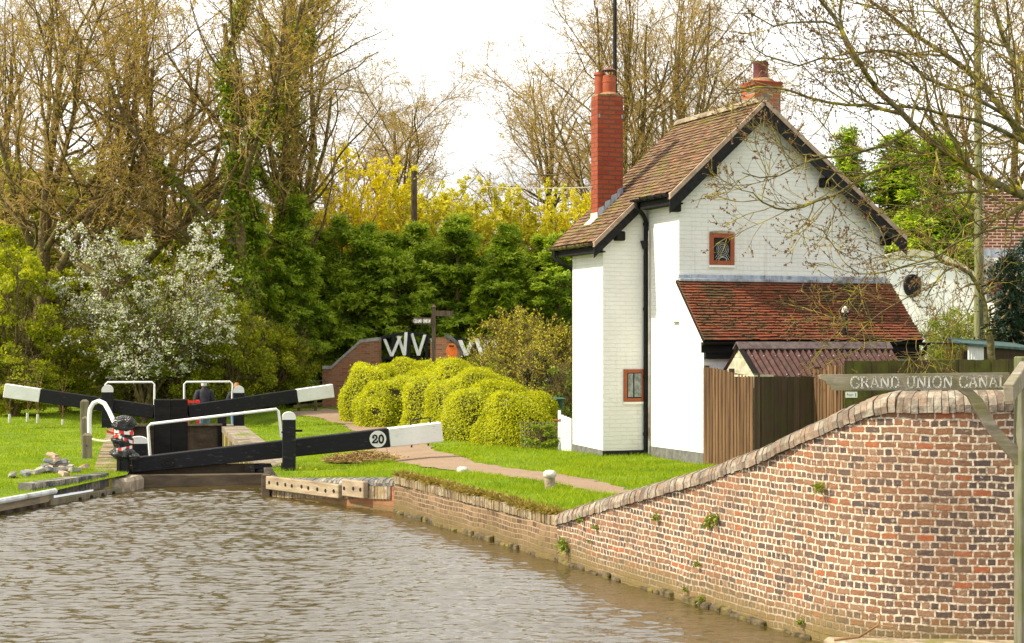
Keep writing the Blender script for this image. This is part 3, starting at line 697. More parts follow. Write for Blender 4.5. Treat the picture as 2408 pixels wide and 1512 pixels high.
def tiles(m, o, u, v, n, ulen, vlen, tw=.165, gauge=.105, clip=None, thick=.016, jit=.010, sag=0):
    """rows of plain tiles; o eave corner, u along the eave, v up the slope, n outward"""
    o, u, v, n = Vector(o), Vector(u), Vector(v), Vector(n)
    rows = int(vlen / gauge) + 1
    for r in range(rows):
        x = -tw * (.5 if r % 2 else 0) ; wav = random.uniform(-.006, .006)
        while x < ulen:
            x0, x1 = max(x, 0) + .003, min(x + tw, ulen) - .003; x += tw
            if x1 - x0 < .02: continue
            y0 = r * gauge + random.uniform(-jit, jit) + wav; y1 = min(y0 + gauge * 1.35, vlen)
            if y1 - y0 < .03 or (clip and not clip((x0 + x1) / 2, y0)): continue
            lift = thick * 2.4 + random.uniform(-.004, .006); dz = -sag * math.sin(math.pi * min(max((x0 + x1) / 2 / ulen, 0), 1))
            def q(a, b, h): return o + u * a + v * b + n * (h + dz)
            A, B, C, E = q(x0, y0, lift), q(x1, y0, lift + random.uniform(-.004, .004)), q(x1, y1, .012), q(x0, y1, .012)
            A2, B2 = q(x0, y0, lift - thick), q(x1, y0, lift - thick); C2, E2 = q(x1, y1, -.004), q(x0, y1, -.004)
            m.poly([A, B, C, E]); m.poly([A2, B2, B, A]); m.poly([B2, C2, C, B]); m.poly([E2, A2, A, E])
def slope(aLow, aHigh, f):             # unit up-slope vector and normal in the x-z plane
    p = Vector((aLow, 0, f(aLow))); q = Vector((aHigh, 0, f(aHigh))); v = (q - p); L = v.length; v.normalize()
    n = Vector((-v.z, 0, v.x)); n = n if n.z > 0 else -n
    return p, v, n, L
roof = MB(); under = MB()
p, v, n, L = slope(-1.17, RID_A, zl)
vmid = (-.26 + 1.17) / (RID_A + 1.17) * L
# back part reaches down to the wing's low eave; the front part stops at the higher eave
tiles(roof, (p.x, 1.24, p.z), (0, 1, 0), v, n, B1 - 1.24, L)
p2 = p + v * vmid
tiles(roof, (p2.x, B0, p2.z), (0, 1, 0), v, n, 1.24 - B0, L - vmid)
under.prism([(p.x, 1.24, p.z), (p.x, B1, p.z), (RID_A, B1, RID_Z), (RID_A, 1.24, RID_Z)], n * -.07)
under.prism([(p2.x, B0, p2.z), (p2.x, 1.238, p2.z), (RID_A, 1.238, RID_Z), (RID_A, B0, RID_Z)], n * -.07)
pR, vR, nR, LR_ = slope(4.74, RID_A, zr)
tiles(roof, (pR.x, B0, pR.z), (0, 1, 0), vR, nR, B1 - B0, LR_)
under.prism([(pR.x, B0, pR.z), (pR.x, B1, pR.z), (RID_A, B1, RID_Z - .002), (RID_A, B0, RID_Z - .002)], nR * -.07)
ro = roof.build('roof', MAT['tile_old'], house)
under.build('roof_underside', MAT['black_wood'], ro)
m = MB(); y = B0                        # ridge tiles
while y < B1 - .05:
    y1 = min(y + .30, B1); pr = [Vector((RID_A + .13 * math.cos(t), 0, RID_Z - .035 + .12 * math.sin(t))) for t in [math.pi * i / 8 for i in range(9)]]
    s0, s1 = random.uniform(.97, 1.04), 1.0
    for i in range(8):
        m.poly([(pr[i].x, y + .006, pr[i].z + .004 * s0), (pr[i + 1].x, y + .006, pr[i + 1].z + .004 * s0), (pr[i + 1].x, y1, pr[i + 1].z), (pr[i].x, y1, pr[i].z)])
    m.poly([(q.x, y + .006, q.z) for q in pr]); y = y1
m.build('ridge', mottled('pale_ridge_tile', (.16, .12, .08), (.28, .22, .15), 7, .9, (.38, .34, .26)), ro)

def cap_strip(a0, a1, f, b, w, mat, name, dep, off=0.0):
    q = MB(); q.prism([(a0, b, f(a0) + off), (a1, b, f(a1) + off), (a1, b, f(a1) + off - dep), (a0, b, f(a0) + off - dep)], (0, w, 0)); return q.build(name, mat, house)
# barge boards and the brown undercloak above them
cap_strip(-.30, RID_A, zl, B0 - .032, .03, MAT['gutter'], 'bargeboard', .26, -.085)
cap_strip(RID_A, 4.78, zr, B0 - .033, .031, MAT['gutter'], 'bargeboard', .26, -.085)
cap_strip(-1.19, -.262, zl, 1.24 - .034, .03, MAT['gutter'], 'bargeboard', .20, -.085)
under_m = mottled('pinkish_undercloak', (.30, .21, .16), (.44, .33, .26), 7, .9)
cap_strip(-.30, RID_A - .02, zl, B0 - .045, .10, under_m, 'undercloak', .105, .022)
cap_strip(RID_A + .02, 4.78, zr, B0 - .046, .10, under_m, 'undercloak', .105, .022)
cap_strip(-1.19, -.265, zl, 1.24 - .046, .10, under_m, 'undercloak', .10, .022)
# purlin ends under the barge
for a, f, b in ((.62, zl, 0), (-.12, zl, 0), (3.05, zr, 0), (4.40, zr, 0), (-.62, zl, 1.387)):
    q = MB(); z = f(a) - .30; q.box(a - .10, b - .17, z - .17, a + .09, b - .002, z + .01); q.build('purlin_end', MAT['black_wood'], house, bevel=.02)
# gutters
def gutter(name, a, z, b0, b1, mat, r=.06, drop=.0):
    q = MB(); n_ = 8
    pr = [(a + r * math.cos(t), z + r * math.sin(t)) for t in [math.pi + math.pi * i / n_ for i in range(n_ + 1)]]
    for i in range(n_):
        q.poly([(pr[i][0], b0, pr[i][1]), (pr[i][0], b1, pr[i][1]), (pr[i + 1][0], b1, pr[i + 1][1]), (pr[i + 1][0], b0, pr[i + 1][1])])
    q.poly([(x, b0, zz) for x, zz in pr]); q.poly([(x, b1, zz) for x, zz in pr])
    for k in range(5):
        bb_ = b0 + (b1 - b0) * (k + .5) / 5; q.tube([(a + (r + .008) * math.cos(t), bb_, z + (r + .008) * math.sin(t)) for t in [math.pi + math.pi * i / 6 for i in range(7)]], .010, 4)
    return q.build(name, mat, house)
ze = zl(-.26); gutter('gutter', -.325, ze - .015, B0 + .02, 1.36, MAT['gutter'])
zw = zl(-1.17); gutter('gutter', -1.235, zw - .015, 1.26, B1, MAT['gutter_gold'])
q = MB(); q.box(-.262, B0 + .03, ze - .21, -.238, 1.235, ze - .05); q.box(-.24, B0 + .03, ze - .20, -.003, 1.235, ze - .17); q.build('fascia', MAT['black_wood'], house)
q = MB(); q.box(-1.172, 1.26, zw - .20, -1.148, B1 - .02, zw - .05); q.box(-1.15, 1.26, zw - .19, -.932, 2.895, zw - .165); q.build('fascia', MAT['black_wood'], house)
gz_r = zr(4.74); gutter('gutter', 4.80, gz_r - .015, B0 + .02, B1, MAT['gutter'])
# downpipe in the inner corner, with hopper
dp = MB(); px_, py_ = -.055, 1.335
dp.tube([(-.325, 1.18, ze - .07), (-.325, 1.18, ze - .17), (-.20, 1.24, ze - .25), (-.10, 1.31, ze - .33), (px_, py_, ze - .42), (px_, py_, ze - 1.05)], .040, 10)
dp.tube([(px_, py_, ze - 1.05), (px_, py_, .30)], .043, 10)
for z in (ze - .5, 3.2, 1.9, .8): dp.tube([(px_, py_, z), (px_, py_, z + .06)], .056, 10)
d_o = dp.build('downpipe', MAT['gutter'], house, smooth=True)
q = MB(); zh = HA(1520, 576, 1.30).z; q.prism([(px_ - .10, py_ - .08, zh + .08), (px_ + .085, py_ - .08, zh + .08), (px_ + .05, py_ - .08, zh - .08), (px_ - .05, py_ - .08, zh - .08)], (0, .12, 0)); q.build('hopper', MAT['gutter'], d_o)
dp = MB(); dp.tube([(-1.235, 3.1, zw - .06), (-1.235, 3.1, zw - .22), (-1.10, 2.99, zw - .34), (-.955, 2.96, zw - .42), (-.88, 2.975, zw - .5), (-.88, 2.975, .3)], .038, 8); dp.build('downpipe', MAT['gutter'], house, smooth=True)
q = MB(); q.tube([(.0 - .028, 1.25, .3), (-.028, 1.25, ze - .6)], .016, 6); q.build('thin_pipe', mottled('pale_rusty_pipe', (.55, .50, .44), (.70, .66, .60), 5, .7, (.30, .18, .12)), house)
# plinths
def plinth(a0, b0, a1, b1, z0, z1, mat):
    q = MB(); u = Vector((a1 - a0, b1 - b0, 0)); nn = Vector((u.y, -u.x, 0)).normalized() * .012
    q.prism([(a0, b0, -.1), (a1, b1, -.1), (a1, b1, z1), (a0, b0, z0)], nn); q.build('plinth', mat, house)
plinth(-.929, 2.90, -.929, 1.387, .57, .53, MAT['plinth'])
plinth(-.935, 1.387, -.03, 1.387, .52, .52, MAT['plinth_black'])
plinth(0, 1.36, 0, LB, .60, .60, MAT['plinth'])
# windows
def window(px0, py0, px1, py1, b, curtain=False, arch=False, name='window'):
    A, C = HA(px0, py1, b), HA(px1, py0, b); x0, x1, z0, z1 = A.x, C.x, A.z, C.z; w = .082 if arch else .07; y = b - .03
    q = MB(); q.box(x0, y, z0, x0 + w, y + .05, z1); q.box(x1 - w, y, z0, x1, y + .05, z1); q.box(x0 + w, y + .001, z0, x1 - w, y + .05, z0 + w); q.box(x0 + w, y + .001, z1 - w, x1 - w, y + .05, z1)
    win = q.build('window', MAT['frame_red'], house, bevel=.006)
    q = MB(); q.poly([(x0 + w, b - .004, z0 + w), (x1 - w, b - .004, z0 + w), (x1 - w, b - .004, z1 - w), (x0 + w, b - .004, z1 - w)]); q.build('pane', MAT['glass'], win)
    q = MB(); q.box(x0 - .01, b - .035, z0 - .045, x1 + .01, b - .001, z0 - .001); q.build('sill', MAT['white_clean'], win)
    if arch:
        q = MB(); n_ = 10; top = [(x0 - .006 + (x1 - x0 + .012) * i / n_, y - .004, z1 + .028 + .028 * math.sin(math.pi * i / n_)) for i in range(n_ + 1)]
        q.prism([(x0 - .006, y - .004, z1 + .001)] + top[::1] + [(x1 + .006, y - .004, z1 + .001)], (0, .012, 0)); q.build('window_arch', MAT['stone'], win)
        # round roundel of leaded glass rings
        q = MB(); cx, cz = (x0 + x1) / 2 + .015, z0 + (z1 - z0) * .50
        for rr, tk_ in ((.125, .005), (.095, .0065), (.060, .006), (.025, .006)):
            q.tube([(cx + rr * math.cos(t), b - .010, cz + rr * math.sin(t)) for t in [2 * math.pi * i / 22 for i in range(23)]], tk_, 5)
        for s in (-1, 1):
            q.tube([(cx + s * .07, b - .010, cz - .11), (cx + s * .14, b - .010, z0 + w + .005)], .007, 4); q.tube([(cx + s * .10, b - .010, cz - .085), (cx + s * .155, b - .010, z0 + w + .05)], .005, 4)
        q.tube([(cx + .085 * math.cos(t), b - .010, z0 + w + .07 * math.sin(t)) for t in [math.pi * i / 10 for i in range(11)]], .012, 5)
        q.build('leaded_roundel', mottled('grey_glass_rings', (.22, .23, .23), (.42, .43, .43), 25, .3, None, 0), win)
    if curtain:
        q = MB(); n_ = 28; xs = [x0 + w + (x1 - x0 - 2 * w) * i / n_ for i in range(n_ + 1)]
        pr = [(x, b - .010 + .003 * math.sin(i * 1.7)) for i, x in enumerate(xs)]
        for i in range(n_):
            t0, t1 = (i / n_), ((i + 1) / n_)
            if .40 < t0 < .50 or t0 < .04: continue
            zb_ = z0 + w + .02
            q.poly([(pr[i][0], pr[i][1], zb_), (pr[i + 1][0], pr[i + 1][1], zb_), (pr[i + 1][0], pr[i + 1][1], z1 - w - .012), (pr[i][0], pr[i][1], z1 - w - .012)])
        q.build('net_curtain', mottled('net_curtain', (.16, .18, .17), (.34, .36, .34), 14, .9), win)
window(1668, 550, 1726, 623, 0.0, arch=True)
window(1466, 868, 1516, 945, 1.387, curtain=True)
# lead flashing over the lean-to, and its red tile roof
q = MB(); q.box(-.03, -.05, LZT - .05, 4.46, -.003, LZT + .11); q.box(-.04, -.12, LZT - .02, 4.47, -.045, LZT + .035); 
x = .2
while x < 4.4: q.box(x, -.062, LZT - .02, x + .03, -.044, LZT + .115); x += random.uniform(.15, .5)
q.build('lead_flashing', MAT['ring'], house, bevel=.008)
lo = MB(); un = MB()
e0_, e1_ = Vector((-.07, LB - .14, LZB)), Vector((-.07, -.02, LZT)); vv_ = (e1_ - e0_); Ln = vv_.length; vv_.normalize(); nn_ = Vector((0, -vv_.z, vv_.y))
tiles(lo, e0_, (1, 0, 0), vv_, nn_, 4.60, Ln, gauge=.072, tw=.16, thick=.018, jit=.008)
un.prism([e0_, e0_ + Vector((4.6, 0, 0)), e1_ + Vector((4.6, 0, 0)), e1_], nn_ * -.05)
lr = lo.build('lean_to_roof', MAT['tile_red'], house)
un.build('roof_underside', MAT['black_wood'], lr)
ms = MB()                               # moss cushions lodged along the courses
for _ in range(420):
    s_, t_ = random.uniform(.1, 4.5), random.betavariate(2, 2.2) * Ln
    c = e0_ + Vector((1, 0, 0)) * s_ + vv_ * t_ + nn_ * .03; r_ = random.uniform(.012, .045)
    q0 = [c + (Vector((1, 0, 0)) * math.cos(k) * r_ * 1.5 + vv_ * math.sin(k) * r_ * .6) for k in [j * math.pi / 3 for j in range(6)]]
    top = c + nn_ * r_ * .9
    for j in range(6): ms.poly([q0[j], q0[(j + 1) % 6], top])
ms.build('moss', mottled('brown_moss', (.045, .030, .014), (.10, .065, .025), 15, 1), lr)
q = MB(); zf = LZB - .03
q.box(-.10, LB - .115, zf - .19, 4.46, LB - .09, zf - .02); q.box(-.003, LB - .09, zf - .30, 4.44, LB - .006, zf - .1); q.build('fascia', MAT['black_wood'], house)
q = MB(); n_ = 8; pr = [(LB - .19 + .055 * math.cos(t), zf + .0 + .055 * math.sin(t)) for t in [math.pi + math.pi * i / n_ for i in range(n_ + 1)]]
for i in range(n_): q.poly([(-.13, pr[i][0], pr[i][1]), (4.62, pr[i][0], pr[i][1]), (4.62, pr[i + 1][0], pr[i + 1][1]), (-.13, pr[i + 1][0], pr[i + 1][1])])
q.poly([(-.13, a, b) for a, b in pr]); q.poly([(4.62, a, b) for a, b in pr]); q.build('gutter', MAT['gutter'], house)
q = MB(); q.tube([(4.54, LB - .19, zf - .05), (4.54, LB - .19, zf - .18), (4.40, LB - .08, zf - .30), (4.36, LB - .05, zf - 1)], .035, 8); q.build('downpipe', MAT['gutter'], house, smooth=True)
q = MB(); A = HA(1987, 808, LB - .05); T = HA(1990, 722, LB - .05)
q.tube([(A.x, LB - .05, A.z - .25), (A.x, LB - .05, T.z - .14)], .055, 12); q.tube([(A.x, LB - .05, T.z - .20), (A.x, LB - .05, T.z - .10)], .065, 12); vp = q.build('soil_vent', MAT['gutter'], house, smooth=True)
q = MB()
for k in range(6):
    t = math.pi * k / 6; q.tube([(A.x + .055 * math.cos(t) * math.cos(s), LB - .05 + .055 * math.sin(t) * math.cos(s), T.z - .10 + .11 * math.sin(s)) for s in [math.pi * i / 8 for i in range(9)]], .007, 4)
q.build('wire_cage', MAT['white_clean'], vp)
q = MB(); p1 = HB(1588, 757, 0); q.box(-.055, p1.y - .17, p1.z - .006, -.002, p1.y + .05, p1.z + .006); q.build('wall_bracket', MAT['stone'], house)

# tall red chimney standing on the wing roof
def stack(name, a0, b0, a1, b1, z0, z1, mat, uvw=True):
    q = MB()
    for c in ([(a0, b0), (a1, b0)], [(a1, b0), (a1, b1)], [(a1, b1), (a0, b1)], [(a0, b1), (a0, b0)]):
        (xa, ya), (xb, yb) = c; s0 = xa + ya; s1 = s0 + abs(xb - xa) + abs(yb - ya)
        q.poly([(xa, ya, z0), (xb, yb, z0), (xb, yb, z1), (xa, ya, z1)], [(s0, z0), (s1, z0), (s1, z1), (s0, z1)])
    q.poly([(a0, b0, z1), (a1, b0, z1), (a1, b1, z1), (a0, b1, z1)]); return q.build(name, mat, house)
def pot(parent, c, z0, prof, mat, cowl=False):
    q = MB(); q.lathe((c[0], c[1], z0), prof, 16); o = q.build('chimney_pot', mat, parent, smooth=True)
    if cowl:
        zt = z0 + prof[-1][1]; q = MB(); q.lathe((c[0], c[1], zt + .10), [(.16, 0), (.15, .015), (.03, .07), (.01, .075)], 14)
        for k in range(7): t = 2 * math.pi * k / 7; q.tube([(c[0] + .12 * math.cos(t), c[1] + .12 * math.sin(t), zt - .09), (c[0] + .12 * math.cos(t), c[1] + .12 * math.sin(t), zt + .11)], .007, 4)
        q.build('cowl', MAT['rust'], o)
ca, cb = -.606, 2.388; cw, cd = .545, .33; czt = 7.46
ch = stack('chimney', ca, cb, ca + cw, cb + cd, zl(ca) - .3, czt, MAT['brick_chim'])
q = MB(); q.prism([(ca + .01, cb + .01, czt), (ca + cw - .01, cb + .01, czt), (ca + cw - .01, cb + cd - .01, czt), (ca + .01, cb + cd - .01, czt)], (0, 0, .03))
q.lathe((ca + cw * .58, cb + cd / 2, czt + .03), [(.21, 0), (.19, .035), (.14, .055)], 14); q.build('mortar_cap', MAT['mortar_cap'], ch)
pot(ch, (ca + cw * .58, cb + cd / 2), czt + .06, [(.135, 0), (.135, .22), (.142, .225), (.142, .24), (.135, .245), (.135, .36)], MAT['pot'], True)
pot(ch, (ca + cw * .30, cb + cd / 2 + .12), czt + .03, [(.10, 0), (.10, .40), (.12, .41), (.12, .46)], MAT['pot'])
q = MB()                                # stepped lead at the foot
for k in range(4):
    x0 = ca + cw * k / 4; x1 = ca + cw * (k + 1) / 4; z0, z1 = zl(x0), zl(x1)
    q.prism([(x0, cb - .012, z0 - .02), (x1, cb - .012, z1 - .02), (x1, cb - .012, z1 + .15), (x0 + .02, cb - .012, z1 + .10)], (0, .010, 0))
q.build('stepped_flashing', MAT['ring'], ch)
q = MB(); q.box(ca - .014, cb - .014, zl(ca) - .02, ca - .002, cb + cd, zl(ca) + .14); q.prism([(ca - .16, cb - .03, zl(ca - .16) + .045), (ca + .0, cb - .03, zl(ca) + .045), (ca, cb + cd, zl(ca) + .045), (ca - .16, cb + cd, zl(ca - .16) + .045)], (-.003, 0, .006))
q.build('front_flashing', MAT['concrete'], ch)
for dx in (.02, cw - .035):
    q = MB(); q.box(ca + dx, cb - .006, HA(1407, 271, cb).z - .04, ca + dx + .03, cb - .001, HA(1407, 271, cb).z + .03); q.build('lead_tag', MAT['ring'], ch)
# second short chimney behind the ridge
c2 = stack('chimney', 1.80, .40, 2.36, .92, 6.3, 7.50, brickmat('short_chimney_brick', [(0, (.36, .10, .04)), (.6, (.42, .14, .06)), (.8, (.16, .16, .17)), (1, (.20, .19, .20))], (.30, .24, .18), rh=.08, smear=0))
q = MB(); q.box(1.77, .37, 7.50, 2.39, .95, 7.60); q.build('chimney_cap', MAT['brick_chim'], c2, bevel=.012)
q = MB(); q.lathe((2.08, .66, 7.60), [(.27, 0), (.24, .05), (.17, .08)], 14); q.build('mortar_cap', MAT['mortar_cap'], c2)
pot(c2, (2.07, .66), 7.66, [(.145, 0), (.145, .30), (.152, .31), (.152, .34)], MAT['rust'])

# ------------------------------------------------------------------ shed with corrugated roof, fences
GD = Vector((.936, .351, 0)); DD = Vector((-.351, .936, 0))
def base(px, Y): return Vector(((px - 1204) / FPX * Y, Y, 0))
s0 = base(1737, 29.75); sw = 3.02; zrid = 2.535; zfe = 1.90; sd = -.78
shed = thing('garden_shed', 'small shed with maroon corrugated roof between cottage and fence', 'shed', s0, HT)
q = MB(); nw = 25; W_ = []
for i in range(nw * 6 + 1):
    x = sw * i / (nw * 6); W_.append((x, .036 * math.cos(2 * math.pi * i / 6)))
for i in range(len(W_) - 1):
    (xa, ha), (xb, hb) = W_[i], W_[i + 1]; dl = .16
    a0, b0 = Vector((xa, 0, zrid + ha)), Vector((xb, 0, zrid + hb)); a1, b1 = Vector((xa + .0, sd, zfe + ha)), Vector((xb + .0, sd, zfe + hb))
    q.poly([a1, b1, b0, a0]); q.poly([a1 - Vector((0, 0, .012)), b1 - Vector((0, 0, .012)), b1, a1])
    a2, b2 = Vector((xa, -sd, zfe + ha)), Vector((xb, -sd, zfe + hb)); q.poly([a0, b0, b2, a2])
rf = q.build('corrugated_roof', MAT['corrug'], shed, weld=True, smooth=True)
q = MB()
for x0, x1 in ((-.05, 1.28), (1.285, sw + .05)):
    q.prism([(x0, -.13, zrid - .055), (x0, 0, zrid + .065), (x0, .13, zrid - .055), (x0, .12, zrid - .075), (x0, 0, zrid + .045), (x0, -.12, zrid - .075)], (x1 - x0, 0, 0))
q.build('ridge_capping', MAT['corrug_cap'], rf)
for k in range(26):
    x = sw * (k % 13 + .5) / 13; t = .35 if k < 13 else .85; q = MB()
    q.tube([(x, sd * t, zrid + (zfe - zrid) * t + .03), (x, sd * t, zrid + (zfe - zrid) * t + .052)], .012, 5); q.build('roof_bolt', MAT['ring'], rf)
q = MB()
for k in range(9):                      # lapped boards of the gable end
    z0 = .4 + .24 * k; z1 = min(z0 + .25, zrid - .05)
    hw = lambda z: min(.70, max(.02, (zrid - .04 - z) / (zrid - zfe) * .78))
    if z1 > z0: q.prism([(.05, -hw(z0), z0), (.05, hw(z0), z0), (.05, hw(z1), z1), (.05, -hw(z1), z1)], (-.025, 0, 0))
q.build('lapped_gable', MAT['board_pale'], shed)
q = MB(); q.box(.06, -.68, .3, sw - .05, -.64, zfe - .02); q.box(.06, .64, .3, sw - .05, .68, zfe - .02); q.box(sw - .09, -.64, .3, sw - .05, .64, zfe - .02); q.build('shed_wall', MAT['fence_dark_shaded'], shed)
q = MB(); q.prism([(.035, sd, zfe + .05), (.035, 0, zrid + .03), (.035, 0, zrid - .06), (.035, sd, zfe - .04)], (-.05, 0, 0)); q.build('bargeboard', MAT['black_wood'], shed)

def boards(q, a, b, zt0, zt1, zb=.2, bw=.11, jit=.008, th=.016, gap=.004):
    L = (b - a).length; u = (b - a).normalized(); n_ = Vector((u.y, -u.x, 0)); x = 0; k = 0
    while x < L - .01:
        w = min(bw * random.uniform(.92, 1.08), L - x); zt = zt0 + (zt1 - zt0) * x / L + random.uniform(-jit, jit); o_ = n_ * (.010 if k % 2 else 0)
        p0 = a + u * (x + gap / 2) + o_; p1 = a + u * (x + w - gap / 2) + o_
        q.hexa([Vector((p.x, p.y, zb)) for p in (p0 + n_ * th, p1 + n_ * th, p1, p0)] + [Vector((p.x, p.y, zt)) for p in (p0 + n_ * th, p1 + n_ * th, p1, p0)]); x += w; k += 1
fen = thing('garden_fence', 'zigzag brown close boarded fence between the cottage and the brick wall', 'fence')
fa = Vector((3.444, 30.50, 0)); fb = fa - DD * 1.86; fc = fb + GD * 1.15; fd = fc - DD * .96; fe = fd + GD * 5.2
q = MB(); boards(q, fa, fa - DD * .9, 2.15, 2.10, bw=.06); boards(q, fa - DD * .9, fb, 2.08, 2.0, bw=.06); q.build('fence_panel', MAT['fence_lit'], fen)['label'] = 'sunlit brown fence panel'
q = MB(); boards(q, fb, fc, 2.005, 2.005, bw=.125); q.build('fence_panel', MAT['fence_dark_shaded'], fen)['label'] = 'dark shaded fence panel'
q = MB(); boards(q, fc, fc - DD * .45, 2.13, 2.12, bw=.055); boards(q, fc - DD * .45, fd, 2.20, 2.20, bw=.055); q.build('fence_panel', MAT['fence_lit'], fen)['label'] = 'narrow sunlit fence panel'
for p_, z in ((fa, 2.17), (fa - DD * .95, 2.13), (fb, 2.06), (fc, 2.17)):
    q = MB(); c = p_ + GD * .05; q.box(c.x - .04, c.y - .02, .2, c.x + .05, c.y + .07, z); q.build('fence_post', MAT['fence_dark_shaded'], fen)
q = MB(); q.beam(fa - DD * 1.2 + Vector((0, 0, 2.03)), fb + Vector((.02, 0, 2.03)) , .06, .035); q.beam(fb + Vector((-.02, 0, 2.035)), fb + GD * .35 + Vector((0, 0, 2.035)), .06, .03); q.build('top_rail', MAT['board_pale'], fen)
fe2 = thing('tall_fence', 'taller green stained close boarded fence behind the wooden canal sign', 'fence')
q = MB(); boards(q, fd, fe, 2.275, 2.30, bw=.17, th=.02); q.build('fence_panel', MAT['fence_moss'], fe2)
q = MB(); c = fd + GD * .1; q.box(c.x - .045, c.y + .03, .2, c.x + .045, c.y + .12, 2.24); q.build('fence_post', MAT['fence_dark_shaded'], fe2)
# white notice
nA = P(1987, 937, 28.2); nB = P(2013, 920, 28.2)
def onfence(px, py, off):
    o, d = CAMP, P(px, py, 1) - CAMP; nrm = Vector((GD.y, -GD.x, 0)); k = (fd - o).dot(nrm) / d.dot(nrm); return o + d * k + nrm * off
no = MB(); no.prism([onfence(1986, 935, .034), onfence(2013, 935, .034), onfence(2013, 921, .034), onfence(1986, 921, .034)], Vector((GD.y, -GD.x, 0)) * .008)
no_t = thing('notice', 'small white notice with an arrow screwed to the mossy fence', 'sign')
no.build('notice_plate', MAT['white_clean'], no_t)
q = MB(); f2 = lambda x, y: onfence(x, y, .0445)
q.poly([f2(1991, 929), f2(2003, 929), f2(2003, 927.6), f2(1991, 927.6)][::1]); q.poly([f2(1994, 931.2), f2(2000, 931.2), f2(2000, 930.6), f2(1994, 930.6)])
q.poly([f2(2008.2, 932.5), f2(2009.4, 932.5), f2(2009.4, 926.5), f2(2008.2, 926.5)]); q.poly([f2(2007.4, 926.8), f2(2010.2, 926.8), f2(2008.8, 924)])
q.poly([f2(1988.6, 929), f2(1989.8, 929), f2(1989.8, 926.5), f2(1988.6, 926.5)]); q.poly([f2(1987.8, 927), f2(1990.6, 927), f2(1989.2, 924.6)])
q.build('printed_marks', MAT['jacket'], no_t)

# picket gate, wire mesh, green tub beside the house
gt = thing('picket_gate', 'narrow white picket gate standing against the cottage corner', 'gate')
ga = base(1312, 34.4); gb = base(1346, 34.05)
u = (gb - ga).normalized(); n_ = Vector((u.y, -u.x, 0)); L = (gb - ga).length
for k in range(5):
    x = L * k / 5; q = MB(); w = L / 5 - .012; zt = 1.15 - .02 * k + (.07 if k == 0 else 0)
    p0, p1 = ga + u * x, ga + u * (x + w); q.hexa([Vector((p.x, p.y, .33)) for p in (p0, p1, p1 - n_ * .02, p0 - n_ * .02)] + [Vector((p.x, p.y, zt)) for p in (p0, p1, p1 - n_ * .02, p0 - n_ * .02)]); q.build('picket', MAT['white'], gt)
for z in (.62, 1.0): q = MB(); q.beam(ga - n_ * .05 + Vector((0, 0, z)), gb - n_ * .05 + Vector((0, 0, z)), .03, .07); q.build('rail', MAT['white'], gt)
q = MB(); lp = ga + n_ * .02 + Vector((0, 0, 1.02)); q.tube([lp - u * .10, lp + u * .03, lp + u * .10 + Vector((0, 0, .02))], .012, 6); q.build('latch', MAT['pot'], gt)
wm = MB(); wa, wb = base(1225, 34.7), base(1312, 34.42)
for k in range(11): p = wa.lerp(wb, k / 10); wm.tube([(p.x, p.y, .4), (p.x, p.y, .98)], .004, 3)
for k in range(7): z = .4 + k * .095; wm.tube([(wa.x, wa.y, z), (wb.x, wb.y, z)], .004, 3)
tag(wm.build('wire_mesh', mottled('galvanised_wire', (.18, .19, .17), (.30, .31, .28), 9, .5)), 'square wire mesh between the clipped hedge and the white picket gate', 'wire fence')
tb_ = thing('water_butt', 'dark green plastic tub behind the hedge near the picket gate', 'tub', base(1303, 36.2))
q = MB(); q.lathe((0, 0, .38), [(.17, 0), (.20, .95), (.20, 1.0)], 16); q.build('tub_body', MAT['bin_green'], tb_, smooth=True)
q = MB(); q.lathe((0, 0, 1.36), [(.24, 0), (.25, .04), (.20, .06), (.02, .07)], 16); q.build('tub_rim', MAT['bin_green'], tb_, smooth=True)

# ------------------------------------------------------------------ white barrel roofed cottage beyond, shed and poles
bc = thing('barrel_cottage', 'white cottage with an arched barrel roof behind the bare tree', 'house', (0, 0, 0))
Yb = 46.0; cx = (2150 - 1204) / FPX * Yb; hw_ = 2.0
zarch = lambda t: CZ + 100 / FPX * Yb * 0 + (CZ + (810 - 590) / FPX * Yb - CZ) - .95 * (t * t)
arcp = [(cx + hw_ * t, zarch(t)) for t in [i / 12 - 1 for i in range(25)]]
q = MB(); q.prism([(cx - hw_, Yb, .2), (cx + hw_, Yb, .2)] + [(x, Yb, z - .12) for x, z in arcp[::-1]], (0, 5, 0)); q.build('wall', mottled('bright_render', (.80, .80, .80), (.88, .88, .88), 3), bc)
q = MB()
for i in range(24):
    (xa, za), (xb, zb_) = arcp[i], arcp[i + 1]; q.prism([(xa, Yb - .10, za - .13), (xb, Yb - .10, zb_ - .13), (xb, Yb - .10, zb_ + .03), (xa, Yb - .10, za + .03)], (0, 5.2, 0))
q.build('barrel_roof', mottled('pale_arch_coping', (.42, .40, .30), (.60, .58, .46), 5), bc)
q = MB(); cc = P(2145, 672, Yb); q.tube([(cc.x + .20 * math.cos(t), Yb - .03, cc.z + .27 * math.sin(t)) for t in [2 * math.pi * i / 20 for i in range(21)]], .05, 6)
wdn = q.build('round_window', MAT['gutter'], bc); q = MB(); q.poly([(cc.x + .19 * math.cos(t), Yb - .012, cc.z + .26 * math.sin(t)) for t in [2 * math.pi * i / 20 for i in range(20)]]); q.build('pane', MAT['glass'], wdn)
